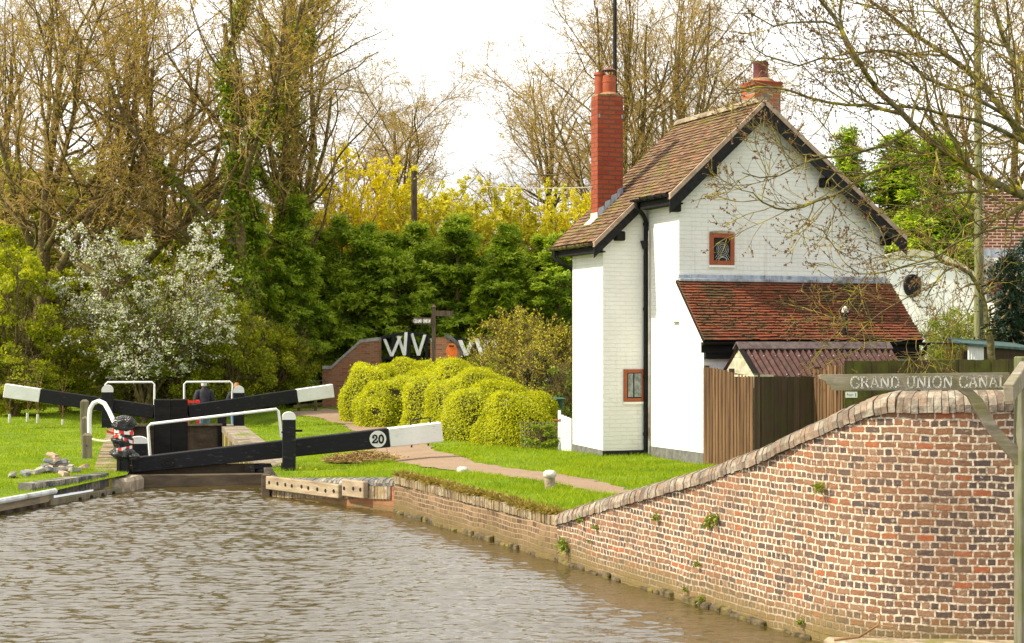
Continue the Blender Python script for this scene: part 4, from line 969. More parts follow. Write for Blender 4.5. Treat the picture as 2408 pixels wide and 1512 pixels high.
# wing to the right with grey barrel roof, lead flashing and the broad brick stack
x0 = (2308 - 1204) / FPX * 46.5; q = MB(); z1 = CZ + (810 - 606) / FPX * 46.5; z0 = CZ + (810 - 712) / FPX * 46.5
pr = [(46.5 - .0 - 1.3 * math.sin(t), z0 + (z1 - z0) * math.cos(t)) for t in [math.pi / 2 * (1 - i / 10) for i in range(11)]]
for i in range(10): q.poly([(x0, pr[i][0], pr[i][1]), (x0 + 6, pr[i][0], pr[i][1]), (x0 + 6, pr[i + 1][0], pr[i + 1][1]), (x0, pr[i + 1][0], pr[i + 1][1])])
q.poly([(x0, a, b) for a, b in pr] + [(x0, 46.5, z0)]); q.build('wing_roof', MAT['barrel'], bc, smooth=True)
q = MB(); q.box(x0 + .02, 45.3, .2, x0 + 6, 46.45, z0 - .004); q.build('wing_wall', MAT['white_wall'], bc)
zb0 = CZ + (810 - 592) / FPX * 46.7
q = MB(); zt_ = CZ + (810 - 462) / FPX * 46.7
for (xa, ya), (xb, yb) in (((x0 + .08, 46.55), (x0 + 3.2, 46.55)), ((x0 + .08, 47.4), (x0 + .08, 46.55))):
    L = abs(xb - xa) + abs(yb - ya); q.poly([(xa, ya, z0), (xb, yb, z0), (xb, yb, zt_), (xa, ya, zt_)], [(0, z0), (L, z0), (L, zt_), (0, zt_)])
q.poly([(x0 + .08, 46.55, zt_), (x0 + 3.2, 46.55, zt_), (x0 + 3.2, 47.4, zt_), (x0 + .08, 47.4, zt_)]); st = q.build('chimney', MAT['brick_far'], bc)
q = MB(); q.box(x0 + .04, 46.51, zt_ + .002, x0 + 3.3, 47.45, zt_ + .08); q.build('chimney_cap', MAT['brick_far'], st)
q = MB(); q.box(x0 + .04, 46.45, z1 - .04, x0 + 3.3, 46.54, zb0 + .06); q.build('lead_flashing', MAT['ring'], st)

gs = thing('timber_store', 'low dark timber store with a green felt roof behind the fence', 'shed')
Ys = 31.5; a = P(2275, 812, Ys); b = P(2440, 826, Ys)
q = MB()
for k in range(5): z1 = a.z - .03; q.box(a.x + .28, Ys, z1 - .16 * (k + 1) + .004, b.x, Ys + .03, z1 - .16 * k - .02 * 0)
q.box(a.x + .3, Ys + .04, .3, b.x, Ys + 1.4, a.z - .12); q.build('weatherboard', MAT['fence_dark_shaded'], gs)
q = MB(); q.hexa([Vector(p) for p in ((a.x - .08, Ys - .10, a.z + .0), (b.x, Ys - .10, b.z + .0), (b.x, Ys + 1.5, b.z + .12), (a.x - .08, Ys + 1.5, a.z + .12), (a.x - .08, Ys - .10, a.z + .045), (b.x, Ys - .10, b.z + .045), (b.x, Ys + 1.5, b.z + .16), (a.x - .08, Ys + 1.5, a.z + .16))]); q.build('roof', MAT['felt'], gs)
q = MB()
for k in range(12):
    x = a.x + .002 + .025 * k; yy = Ys - .004 - .012 * (k % 2); q.poly([(x, yy, .6), (x + .025, Ys - .004 - .012 * ((k + 1) % 2), .6), (x + .025, Ys - .004 - .012 * ((k + 1) % 2), a.z - .02), (x, yy, a.z - .02)])
q.build('corrugated_panel', MAT['white_clean'], gs)
q = MB(); q.tube([P(2168, 806, 30.9), P(2275, 809, 31.4)], .012, 6); tag(q.build('service_pipe', MAT['gutter']), 'thin dark pipe running from the lean to gutter to the timber store', 'pipe')

tp = thing('telegraph_pole', 'green stained telegraph pole rising behind the bare ash tree', 'pole', base(2301, 36))
q = MB(); q.tube([(0, 0, .2), (.0, 0, 6), (-.06, 0, 12.5)], [.10, .085, .07], 10); q.build('pole', MAT['pole'], tp, smooth=True)
q = MB(); q.tube([(.10, -.04, .4), (.09, -.05, 6.5), (.05, -.05, 12)], .012, 4); q.build('wire', MAT['cable'], tp)
q = MB(); q.lathe((.09, -.09, 4.95), [(.045, 0), (.05, .05), (.05, .16), (.03, .2)], 8); q.build('junction_box', MAT['gutter'], tp)
up = thing('utility_pole', 'slim dark pole rising straight up behind the tall chimney', 'pole', base(1446, 37.5))
q = MB(); q.tube([(0, 0, .2), (0, 0, 11)], [.05, .042], 8); q.build('pole', MAT['gutter'], up, smooth=True)
sp = thing('short_pole', 'short dark wooden pole standing above the conifers with a cable', 'pole', base(974, 68))
q = MB(); zt_ = CZ + (810 - 402) / FPX * 68; q.tube([(0, 0, .2), (0, 0, zt_)], [.15, .115], 10); q.build('pole', MAT['pole_dark'], sp, smooth=True)
q = MB(); q.tube([(-.02, -.13, zt_ - .35), (.06, -.13, zt_ - .30)], .03, 5); q.build('insulator', MAT['concrete'], sp)
q = MB(); pA = P(978, 412, 67.8); pB = P(1393, 440, 33.7); q.tube([pA.lerp(pB, t) - Vector((0, 0, .55 * 4 * t * (1 - t) * .35)) for t in [i / 24 for i in range(25)]], .010, 5)
tag(q.build('overhead_cable', MAT['cable']), 'pale sagging cable from the short pole to the tall red chimney', 'cable')
# ------------------------------------------------------------------ lock gates
AXP = math.atan2(PX_.y, PX_.x)
def along(p0, u, px):                  # point p0+u*t seen at photo column px
    k = (px - 1204) / FPX; t = (k * p0.y - p0.x) / (u.x - k * u.y); return p0 + u * t
def zat(py, Y): return CZ - (py - 810) / FPX * Y
def ribbon_glyphs(mb, text, o, u, v, n, h, wfac=1.0, th=.004, bold=.13, space=.22):
    """letters built from strokes with serifs; o lower left, u along, v up, n out"""
    G = {'G': (.85, [([(.80, .74), (.66, .95), (.42, 1), (.18, .9), (.06, .62), (.06, .38), (.18, .1), (.42, 0), (.66, .05), (.80, .2), (.80, .42)], 1), ([(.58, .42), (.96, .42)], .5)]),
         'R': (.85, [([(.16, 0), (.16, 1)], 1), ([(.16, .96), (.52, .97), (.70, .86), (.70, .64), (.52, .52), (.16, .51)], .9), ([(.45, .51), (.82, .02)], 1), ([(.0, .03), (.34, .03)], .5), ([(.0, .97), (.2, .97)], .5), ([(.72, .03), (.95, .03)], .5)]),
         'A': (.85, [([(.08, .02), (.42, 1)], .6), ([(.42, 1), (.78, .02)], 1.1), ([(.20, .34), (.66, .34)], .6), ([(-.04, .03), (.22, .03)], .5), ([(.62, .03), (.92, .03)], .5)]),
         'N': (.90, [([(.14, 0), (.14, 1)], .7), ([(.14, .98), (.78, .02)], 1.1), ([(.78, 0), (.78, 1)], .7), ([(.0, .03), (.28, .03)], .5), ([(.0, .97), (.16, .97)], .5), ([(.64, .97), (.92, .97)], .5)]),
         'D': (.90, [([(.16, 0), (.16, 1)], 1), ([(.02, .97), (.42, .97), (.68, .86), (.80, .62), (.80, .38), (.68, .14), (.42, .03), (.02, .03)], .9)]),
         'U': (.90, [([(.16, 1), (.16, .3), (.26, .08), (.46, 0), (.66, .08), (.76, .3), (.76, 1)], .9), ([(.02, .97), (.30, .97)], .5), ([(.62, .97), (.90, .97)], .5)]),
         'I': (.42, [([(.21, 0), (.21, 1)], 1), ([(.06, .03), (.36, .03)], .5), ([(.06, .97), (.36, .97)], .5)]),
         'O': (.95, [([(.46, 1), (.2, .9), (.07, .62), (.07, .38), (.2, .1), (.46, 0), (.72, .1), (.85, .38), (.85, .62), (.72, .9), (.46, 1)], .9)]),
         'C': (.82, [([(.78, .74), (.64, .95), (.42, 1), (.18, .9), (.06, .62), (.06, .38), (.18, .1), (.42, 0), (.64, .05), (.80, .24)], .9), ([(.78, .66), (.78, .98)], .5)]),
         'L': (.75, [([(.18, 0), (.18, 1)], 1), ([(.02, .03), (.68, .03), (.70, .26)], .6), ([(.02, .97), (.34, .97)], .5)]),
         '2': (.72, [([(.08, .70), (.12, .90), (.32, 1), (.52, .92), (.58, .72), (.48, .50), (.22, .26), (.06, .06)], 1.0), ([(.05, .06), (.60, .06), (.66, .26)], 1.0), ([(.08, .68), (.2, .68)], 1.2)]),
         '0': (.74, [([(.34, 1), (.16, .88), (.08, .60), (.08, .40), (.16, .12), (.34, 0), (.52, .12), (.60, .40), (.60, .60), (.52, .88), (.34, 1)], 1.15)]), ' ': (.55, [])}
    x = 0.0
    for chr_ in text:
        w, st = G[chr_]
        for pts, wt in st:
            hw = bold * wt * .5
            for (ax, ay), (bx, by) in zip(pts, pts[1:]):
                a, b = Vector((ax * wfac, ay)), Vector((bx * wfac, by)); d = (b - a); L = d.length
                if L < 1e-6: continue
                d /= L; s = Vector((-d.y, d.x)) * hw; a = a - d * hw * .55; b = b + d * hw * .55
                q = [a - s, b - s, b + s, a + s]
                mb.prism([o + u * ((x + p.x) * h) + v * (p.y * h) + n * th for p in q], n * -th)
        x += (w + space * .45) * wfac if chr_ != ' ' else w * wfac
    return x * h

# near single gate
ng = thing('lock_gate', 'near single lock gate with a long black and white balance beam numbered 20', 'lock gate', (LL.x, LL.y, 0), 0)
I_ = Matrix.Translation(-Vector((LL.x, LL.y, 0)))
def nb(m, name, mat, **k): return m.build(name, mat, ng, keepworld=True, **k)
gA = LL + AX * .25; gB = LR + AX * .25; up_ = Vector((0, 0, 1))
pL = along(gA, PX_, 308); pM = along(gA, PX_, 911); pR_ = along(gA, PX_, 1035)
zT = lambda p: 0.505 + (p - pL).length / (pR_ - pL).length * (zat(992, pR_.y) - .505)
hT = lambda p: .27 + (p - pL).length / (pR_ - pL).length * .10
def vb(p, z): return Vector((p.x, p.y, z))
m = MB(); m.beam(vb(pL, zT(pL)), vb(pM, zT(pM)), .30, hT(pL), hT(pM)); bmN = nb(m, 'balance_beam', MAT['black'], bevel=.012)
m = MB(); m.beam(vb(pM, zT(pM)) + PX_ * .002, vb(pR_, zT(pR_)), .305, hT(pM) + .003, hT(pR_)); nb(m, 'white_beam_end', MAT['white'], bevel=.015)
fr = -AX * .153                          # front face offset
c = along(gA, PX_, 886); dz_ = (zT(c) - .165 - .01)
m = MB(); c0 = vb(c, dz_) + fr; m.prism([c0 + PX_ * .155 * math.cos(t) + up_ * .155 * math.sin(t) for t in [2 * math.pi * i / 28 for i in range(28)]], -AX * .012); dk = nb(m, 'number_disc', MAT['white'])
m = MB(); ribbon_glyphs(m, '20', c0 - AX * .0165 - PX_ * .108 - up_ * .072, PX_, up_, -AX, .145, 1.02, .004, .19, .16); o = m.build('number', MAT['black'], dk, keepworld=True)
m = MB(); hp = [along(gA, PX_, x) for x in (966, 1012)]; hz = [zT(p) for p in hp]
m.tube([vb(hp[0], hz[0] - .01), vb(hp[0], hz[0] + .07), vb(hp[0], hz[0] + .10) + PX_ * .04, vb(hp[1], hz[1] + .10) - PX_ * .04, vb(hp[1], hz[1] + .07), vb(hp[1], hz[1] - .01)], .012, 6); nb(m, 'beam_handle', MAT['gutter'], smooth=True)
m = MB()
for x in (966, 1005): p = along(gA, PX_, x); z = zT(p) - hT(p); m.tube([vb(p, z + .01) - AX * .1, vb(p, z - .05) - AX * .1], .016, 6)
nb(m, 'bolt', MAT['gutter'])
c = along(gA, PX_, 395); m = MB(); cc_ = vb(c, zT(c) - .16) + fr
m.tube([cc_ + PX_ * .12 * math.cos(t) + up_ * .085 * math.sin(t) for t in [2 * math.pi * i / 24 for i in range(25)]], .010, 5); m.tube([cc_ + PX_ * .05 * math.cos(t) + up_ * .035 * math.sin(t) for t in [2 * math.pi * i / 14 for i in range(15)]], .012, 5); nb(m, 'maker_plate', MAT['black_wood'])
m = MB()
for k in range(7):                      # planks of the leaf itself
    a = gA.lerp(gB, k / 7) + AX * .03; b = gA.lerp(gB, (k + 1) / 7 + .001) + AX * .03; m.hexa([vb(q, -3.0) for q in (a, b, b + AX * .12, a + AX * .12)] + [vb(q, .36) for q in (a, b, b + AX * .12, a + AX * .12)])
nb(m, 'gate_leaf', MAT['sill'])
# pipe rail on the beam
m = MB(); q1, q2, q3, q4 = (along(gA, PX_, x) for x in (353, 348, 655, 662))
m.tube([vb(q1, zT(q1) - .02), vb(q2, zat(1004, q2.y)), vb(q2, zat(997, q2.y)) + PX_ * .05, vb(q3, zat(962, q3.y)) - PX_ * .04, vb(q3, zat(967, q3.y)), vb(q4, zat(1022, q4.y) - .05)], .026, 8); nb(m, 'handrail', MAT['white_clean'], smooth=True)
# heel post collar
m = MB(); hpt = along(gA, PX_, 615); z0 = .02
m.lathe((hpt.x + .03, hpt.y, 0), [(.17, -.8), (.17, .05), (.20, .06), (.20, .12), (.16, .14), (.16, .21), (.20, .22), (.20, .26), (.15, .28), (.15, .36)], 16); nb(m, 'heel_post', MAT['black'], smooth=True)
m = MB(); hq = along(gA, PX_, 596); m.box(hq.x - .05, hq.y - .18, -.3, hq.x + .05, hq.y - .08, .34); m.beam(vb(hq, .34) - AX * .12, vb(hpt, .34) + PX_ * .18 - AX * .12, .1, .06); nb(m, 'strap_iron', MAT['black'])
m = MB(); w0, w1 = LL - AX * .12 - PX_ * .05, LR - AX * .12 + PX_ * .05
m.hexa([vb(q, -.6) for q in (w0, w1, w1 + AX * .3, w0 + AX * .3)] + [vb(q, .205) for q in (w0, w1, w1 + AX * .3, w0 + AX * .3)])
tag(m.build('sill_beam', MAT['sill'], None, bevel=.012), 'wet brown timber beam across the lock mouth at water level', 'beam')

def white_post(px0, px1, pytop, pybase, Y, label, round_h, tagw='gate post', depth=.22, zb=-.2, mat='black'):
    c = ((px0 + px1) / 2 - 1204) / FPX * Y; w = (px1 - px0) / FPX * Y; t = thing('gate_post', label, tagw, (c, Y, 0), .15)
    zt = zat(pytop, Y); zs = zt - round_h
    q = MB(); q.box(-w / 2, -depth / 2, zb, w / 2, depth / 2, zs); q.build('post', MAT[mat], t, bevel=.008)
    q = MB(); n_ = 12; prof = [(-w / 2, -depth / 2, zs - .055), (w / 2, -depth / 2, zs - .055)] + [(w / 2 * math.cos(x), -depth / 2, zs + round_h * math.sin(x)) for x in [math.pi * i / n_ for i in range(n_ + 1)]]
    q.prism([(a * 1.012, b - .003, z) for a, b, z in prof], (0, depth + .006, 0)); q.build('white_cap', MAT['white'], t); return t
p_ = white_post(664, 695, 968, 1100, 30.55, 'black post with a rounded white top beside the near balance beam', .085)
q = MB(); q.box(.1, -.05, .98, .24, .02, 1.02); q.tube([(-.13, -.13, .98), (-.10, -.11, .98)], .02, 6); q.tube([(.02, -.13, .92), (.02, -.11, .92)], .015, 6); q.build('latch_pin', MAT['gutter'], p_)
q = MB(); q.box(-.14, -.06, -.1, -.09, .09, .42); q.build('side_brace', MAT['black'], p_)
q = white_post(303, 346, 1026, 1072, 31.6, 'squat wide black post with a shallow white top behind the wrapped gear', .075, depth=.26, zb=.1)
white_post(240, 266, 905, 998, 46.0, 'black post with rounded white top against the far left balance beam', .14)
white_post(549, 574, 907, 992, 47.3, 'black post with rounded white top against the far right balance beam', .14)
# far mitre gates
MC = along(LL + AX * 16.2, PX_, 401)
for sgn, pxs, lab in ((-1, (365, 98, 14), 'far left lock gate leaf with a black balance beam ending in white'), (1, (440, 695, 780), 'far right lock gate leaf with a black balance beam ending in white')):
    t = thing('lock_gate', lab, 'lock gate', (MC.x, MC.y, 0))
    u = (PX_ * sgn + AX * .12).normalized()
    def fb_(m_, n_, mt, **k): return m_.build(n_, mt, t, keepworld=True, **k)
    a, b, c = (along(MC, u, x) for x in pxs)
    za, zc = zat(953, a.y), zat(902 if sgn < 0 else 903, c.y); L = (c - a).length; Z = lambda p: za + (zc - za) * (p - a).length / L
    q = MB(); q.beam(vb(a, Z(a)), vb(b, Z(b)), .30, .36, .36); fb_(q, "balance_beam", MAT["black"], bevel=.01)
    q = MB(); q.beam(vb(b, Z(b)) + u * .002, vb(c, Z(c)), .31, .365, .375); fb_(q, 'white_beam_end', MAT['white'], bevel=.012)
    q = MB(); h0, h1 = (along(MC, u, x) for x in ((55, 92) if sgn < 0 else (733, 764)))
    q.tube([vb(h0, Z(h0)), vb(h0, Z(h0) + .14), vb(h1, Z(h1) + .14), vb(h1, Z(h1))], .014, 5); fb_(q, 'beam_handle', MAT['gutter'])
    m0, m1 = along(MC, u, 401.6 if sgn < 0 else 401.2), along(MC, u, 362 if sgn < 0 else 441)
    q = MB()
    lo_, hi_ = (m0, m1)
    q.hexa([vb(p, -3.2) for p in (lo_ - AX * .2, hi_ - AX * .2, hi_ + AX * .2, lo_ + AX * .2)] + [vb(p, zat(938, 46.8)) for p in (lo_ - AX * .2, hi_ - AX * .2, hi_ + AX * .2, lo_ + AX * .2)]); fb_(q, 'mitre_post', MAT['black_wood'], bevel=.02)
    e = along(MC, u, 296 if sgn < 0 else 522)
    q = MB(); zf_ = zat(996, 46.8)
    for k in range(6):
        a1, b1 = m1.lerp(e, k / 6), m1.lerp(e, (k + 1) / 6 + .002); q.hexa([vb(p, -3.2) for p in (a1 - AX * .08, b1 - AX * .08, b1 + AX * .05, a1 + AX * .05)] + [vb(p, zf_ - .05) for p in (a1 - AX * .08, b1 - AX * .08, b1 + AX * .05, a1 + AX * .05)])
    fb_(q, 'gate_leaf', MAT['sill'])
    q = MB(); q.hexa([vb(p, zf_ - .05) for p in (m1 - AX * .2, e - AX * .2, e + AX * .12, m1 + AX * .12)] + [vb(p, zf_) for p in (m1 - AX * .2, e - AX * .2, e + AX * .12, m1 + AX * .12)]); fb_(q, 'walkway_board', MAT['timber'])
    q = MB(); q.hexa([vb(p, -1) for p in (e - u * .12 - AX * .14, e + u * .12 - AX * .14, e + u * .12 + AX * .14, e - u * .12 + AX * .14)] + [vb(p, .6) for p in (e - u * .12 - AX * .14, e + u * .12 - AX * .14, e + u * .12 + AX * .14, e - u * .12 + AX * .14)]); fb_(q, 'heel_post', MAT['black'])
    r0, r1 = (along(MC + AX * .25, u, x) for x in ((363, 248) if sgn < 0 else (433, 546)))
    zr_ = zat(898, 47); q = MB(); q.tube([vb(r0, .7), vb(r0, zr_ - .06), vb(r0, zr_) + u * .06, vb(r1, zr_) - u * .06, vb(r1, zr_ - .06), vb(r1, 1.0)], .028, 8); fb_(q, 'handrail', MAT['white_clean'], smooth=True)

# paddle gear wrapped in black plastic
wg = thing('wrapped_paddle_gear', 'paddle gear post wrapped in black plastic and red white tape beside the near gate', 'lock gear', P(290, 1108, 30.3) - Vector((0, 0, 0)))
wl_ = wg.location; m = MB(); m.box(-.10, -.09, -.25, .10, .09, .36); m.box(-.06, -.12, -.1, -.03, -.085, .34); m.build('gear_post', MAT['black'], wg, bevel=.008)
def bagshape(prof, seed, name):
    rs = np.random.default_rng(seed); n_ = 36; V = []; rows = []
    zs = np.linspace(prof[0][1], prof[-1][1], 30); rad = np.interp(zs, [z for _, z in prof], [r for r, _ in prof]); ph = rs.uniform(0, 6.28, 8)
    for i, z in enumerate(zs):
        row = []
        for j in range(n_):
            t = 2 * math.pi * j / n_; r = rad[i] * (1 + .10 * math.sin(3 * t + ph[0] + z * 9) + .09 * math.sin(7 * t + ph[1] - z * 14) + .06 * math.sin(13 * t + ph[2] + z * 25) + .05 * math.sin(z * 50 + ph[3] + 2 * t))
            row.append((r * math.cos(t) * 1.02 + .02 * math.sin(z * 7 + ph[4]), r * math.sin(t) * .8, z))
        rows.append(row)
    b = MB()
    for i in range(len(rows) - 1):
        for j in range(n_): b.poly([rows[i][j], rows[i][(j + 1) % n_], rows[i + 1][(j + 1) % n_], rows[i + 1][j]])
    b.poly(rows[0][::-1]); b.poly(rows[-1]); return b.build(name, MAT['bag'], wg, weld=True, smooth=True)
bagshape([(.12, .20), (.17, .24), (.21, .30), (.19, .37), (.13, .42), (.15, .48), (.18, .55), (.15, .62), (.14, .68), (.17, .75), (.19, .84), (.17, .92), (.10, .985), (.02, 1.0)], 3, 'plastic_wrap')
for k, (z, tilt, r) in enumerate(((.40, .03, .150), (.60, -.08, .168), (.66, .05, .160), (.70, -.03, .178))):
    m = MB(); n_ = 24; w = .028
    for j in range(n_):
        t0, t1 = 2 * math.pi * j / n_, 2 * math.pi * (j + 1) / n_
        f = lambda t, dz: ((r + .012 * math.sin(3 * t + k)) * math.cos(t) * 1.03, (r + .012 * math.sin(3 * t + k)) * math.sin(t) * .84, z + tilt * math.cos(t) + dz)
        m.poly([f(t0, -w), f(t1, -w), f(t1, w), f(t0, w)], mi=((j + k) // 2) % 2)
    m.build('hazard_tape', [MAT['tape_red'], MAT['tape_white']], wg)
m = MB(); m.poly([(-.15, -.1, .70), (-.27, -.12, .74), (-.27, -.12, .70), (-.15, -.1, .655)]); m.build('tape_tail', MAT['tape_red'], wg)
m = MB(); m.lathe((.19, -.05, .27), [(.02, -.06), (.10, -.05), (.12, 0), (.08, .05), (.02, .07)], 10); m.build('loose_plastic', MAT['bag'], wg, smooth=True)
# white hooped pipe and timber posts on the left bank
hoop = thing('hooped_rail', 'white bent pipe rail arching from the grass to the wrapped gear', 'rail', base(211, 35.5))
m = MB(); Yh = 35.5; pts = [P(211, 1050, Yh), P(210, 985, Yh), P(212, 962, Yh), P(220, 948, Yh), P(233, 943, Yh), P(246, 949, Yh - .3), P(256, 966, Yh - .8), P(272, 1000, Yh - 2.2), P(280, 1012, Yh - 3.5)]
m.tube([p - hoop.location for p in pts], .046, 10); m.build('pipe', MAT['white_clean'], hoop, smooth=True)
for px0, px1, pt, Y, lab in ((193, 216, 1024, 33.9, 'nearest and lowest of three grey timber posts on the left bank'), (191, 214, 984, 38.5, 'middle of three grey timber posts on the left bank'), (189, 209, 944, 43.5, 'tallest and farthest of three grey timber posts on the left bank')):
    t = thing('mooring_post', lab, 'post', base((px0 + px1) / 2, Y), .2, 'timber posts in a row on the left bank'); w = (px1 - px0) / FPX * Y * .98
    q = MB(); z = zat(pt, Y); q.box(-w / 2, -w / 2, .1, w / 2, w / 2, z); q.build('post', MAT['timber'], t, bevel=.012)
    q = MB(); q.hexa([Vector(p) for p in ((-w / 2, -w / 2, z + .001), (w / 2, -w / 2, z + .001), (w / 2, w / 2, z + .001), (-w / 2, w / 2, z + .001), (-w * .2, -w * .2, z + .05), (w * .2, -w * .2, z + .05), (w * .2, w * .2, z + .05), (-w * .2, w * .2, z + .05))]); q.build('weathered_top', MAT['timber'], t)
    if Y < 35: q = MB(); q.tube([(0.0, -w / 2 - .006, z - .2), (0.0, -w / 2 + .01, z - .2)], .02, 6); q.build('knot', MAT['sill'], t)
m = MB(); a, b = P(217, 1032, 33.8), P(270, 1034, 30.5); n_ = 40
for s in (0, math.pi): m.tube([a.lerp(b, i / n_) + Vector((0, 0, -.03 * math.sin(math.pi * i / n_))) + Vector((0, math.cos(i * .9 + s), math.sin(i * .9 + s))) * .010 for i in range(n_ + 1)], .012, 5)
tag(m.build('mooring_rope', MAT['rope']), 'pale rope tied between the nearest timber post and the wrapped gear', 'rope')

# heap of loose bricks
bm_ = [mottled('loose_blue_brick', (.13, .14, .15), (.24, .25, .26), 12, .8, (.34, .30, .26)), mottled('loose_tan_brick', (.30, .20, .14), (.46, .34, .26), 12, .9, (.55, .48, .40)), mottled('loose_grey_stone', (.24, .23, .19), (.38, .36, .30), 12, .9)]
spots = [(118, 1108, 0, 1), (128, 1108, 0, 0), (141, 1108, 0, 0), (153, 1106, 0, 1), (106, 1110, 0, 0), (163, 1104, 0, 2), (112, 1104, 1, 0), (125, 1102, 1, 1), (137, 1102, 1, 0), (150, 1100, 1, 1), (118, 1095, 2, 0), (130, 1093, 2, 1), (144, 1092, 2, 0), (124, 1086, 3, 1), (88, 1112, 0, 2), (74, 1114, 0, 2), (60, 1117, 0, 0), (176, 1108, 0, 2), (196, 1102, 0, 1), (100, 1105, 0, 2), (154, 1094, 1, 2), (150, 1118, 0, 1), (30, 1121, 0, 2)]
lbl = ['dark blue grey brick', 'tan mortar crusted brick', 'rough grey stone']
place = ['on the ground in the heap', 'on the second layer of the heap', 'on the third layer of the heap', 'on top of the heap']
protos = []
for k in range(3):
    q = MB(); q.box(-.11, -.055, -.036, .11, .055, .036); o = q.build('loose_brick', bm_[k], None, bevel=.010)
    for v_ in o.data.vertices: v_.co += Vector(RNG.uniform(-.010, .010, 3))
    protos.append(o)
used = [0, 0, 0]; seen = {}
for i, (px, py, lay, kd) in enumerate(spots):
    o = protos[kd] if not used[kd] else protos[kd].copy()
    if used[kd]: COL.objects.link(o)
    used[kd] = 1
    Y = 29.9 + .25 * random.uniform(-1, 1) - lay * 0; p = P(px, py, 30.2 + (.14 if lay % 2 else -.08)); z = .30 + .085 * lay + random.uniform(0, .02)
    if lay == 0: p = gpt(px, py + 3); p = Vector((p[0], p[1], 0)); z = float(gz(p.x, p.y)) + .05
    o.location = (p.x, p.y, z); o.rotation_euler = (random.uniform(-.35, .35) * (lay > 0 or px > 95), random.uniform(-.4, .4), random.uniform(0, 3.14))
    where = 'lying apart from the brick heap on the grass' if px < 95 or px > 170 or py > 1115 else place[lay]
    tag(o, f'{lbl[kd]} {where}', 'brick', 'loose bricks heaped on the left bank')
# bollards
def bollard(px, pyb, pyt, w, label, low):
    x, y = gpt(px, pyb); t = thing('bollard', label, 'bollard', (x, y, float(gz(x, y)))); h = (pyb - pyt) / FPX * y; r = w / 2 / FPX * y; hc = min(h, r * 1.15)
    q = MB(); q.lathe((0, 0, 0), [(r * .82, -.25), (r * .80, h - hc + .01)], 18); q.build('shaft', MAT['stone'], t, smooth=True)
    q = MB(); q.lathe((0, 0, h - hc), [(r * .78, 0), (r, .02), (r * 1.02, hc * .45), (r * .93, hc * .75), (r * .6, hc * .95), (r * .1, hc)], 18); q.build('white_cap', MAT['concrete'], t, smooth=True)
bollard(1293, 1151, 1105, 31, 'grey stone bollard with a rounded pale cap standing on the grass', False)
bollard(1088, 1113, 1097, 28, 'low white bollard cap just showing above the grass edge', True)

# ------------------------------------------------------------------ finger posts
fp = thing('canal_signpost', 'weathered oak signpost reading GRAND UNION CANAL in front of the curved wall', 'sign', base(2402, 12.85))
Yp = 12.85; L0 = fp.location
m = MB(); w = .085; m.box(-.035, -w, .05, .11, w, zat(838, Yp)); m.build('post', MAT['oak_post'], fp, bevel=.01)
m = MB(); pr = [(1926, 883), (1933, 881), (2374, 876), (2374, 917), (1957, 918), (1953, 906), (1944, 903), (1942, 896), (1930, 891)]
m.prism([P(x, y, Yp - .03) - L0 for x, y in pr], (0, .06, 0)); arm = m.build('sign_arm', MAT['oak'], fp)
m = MB(); oL = P(2000, 913, Yp - .033) - L0; h = (913 - 886) / FPX * Yp
wid = ribbon_glyphs(MB(), 'GRAND UNION CANAL', Vector((0, 0, 0)), Vector((1, 0, 0)), up_, Vector((0, -1, 0)), h, 1.0)
tgt = (2369 - 2001) / FPX * Yp
xo = 0.0
for wd in ('GRAND', 'UNION', 'CANAL'):
    m = MB(); xo += ribbon_glyphs(m, wd, oL + Vector((xo, 0, xo * .006)), Vector((1, 0, .006)), up_, Vector((0, -1, 0)), h, tgt / wid, .004, .135) + .55 * h * tgt / wid; m.build('lettering', MAT['letter_worn'], arm)
m = MB(); cl = [(2288, 917), (2312, 940), (2326, 968), (2345, 1000), (2375, 1035), (2404, 1056)]; cu = [(2256, 918), (2278, 934), (2296, 968), (2318, 1003), (2352, 1048), (2399, 1100)]
for i in range(len(cl) - 1):
    m.prism([P(*cl[i], Yp - .03) - L0, P(*cl[i + 1], Yp - .03) - L0, P(*cu[i + 1], Yp - .03) - L0, P(*cu[i], Yp - .03) - L0], (0, .06, 0))
m.build('curved_bracket', MAT['oak'], fp, weld=True)
m = MB(); a = P(2412, 846, Yp) - L0; b = P(2372, 903, Yp - 1.35) - L0
m.beam(a, b, .07, .135, .125); m.build('sign_arm', MAT['oak'], fp, bevel=.006)['label'] = 'second oak arm pointing towards the viewer'

f2 = thing('towpath_signpost', 'dark signpost with a pointed arm reading GRAND UNION behind the clipped hedge', 'sign', base(1020, 53))
L0 = f2.location; Yp = 53
m = MB(); m.box(-.06, -.06, .2, .06, .06, zat(722, Yp)); m.hexa([Vector(p) for p in ((-.075, -.075, zat(722, Yp)), (.075, -.075, zat(722, Yp)), (.075, .075, zat(722, Yp)), (-.075, .075, zat(722, Yp)), (-.01, -.01, zat(715, Yp)), (.01, -.01, zat(715, Yp)), (.01, .01, zat(715, Yp)), (-.01, .01, zat(715, Yp)))]); m.build('post', MAT['pole_dark'], f2)
m = MB(); m.prism([P(x, y, Yp - .075) - L0 for x, y in ((967, 754), (975, 746), (1016, 747), (1016, 763), (975, 763))], (0, .05, 0)); a1 = m.build('sign_arm', MAT['pole_dark'], f2)
m = MB(); wid = ribbon_glyphs(MB(), 'GRAND UNION', Vector((0, 0, 0)), Vector((1, 0, 0)), up_, Vector((0, -1, 0)), .10, 1.0); ribbon_glyphs(m, 'GRAND UNION', P(973.5, 759.5, Yp - .08) - L0, Vector((1, 0, 0)), up_, Vector((0, -1, 0)), .125, (39 / FPX * Yp) / (wid * 1.25), .004, .15); m.build('lettering', MAT['white_clean'], a1)
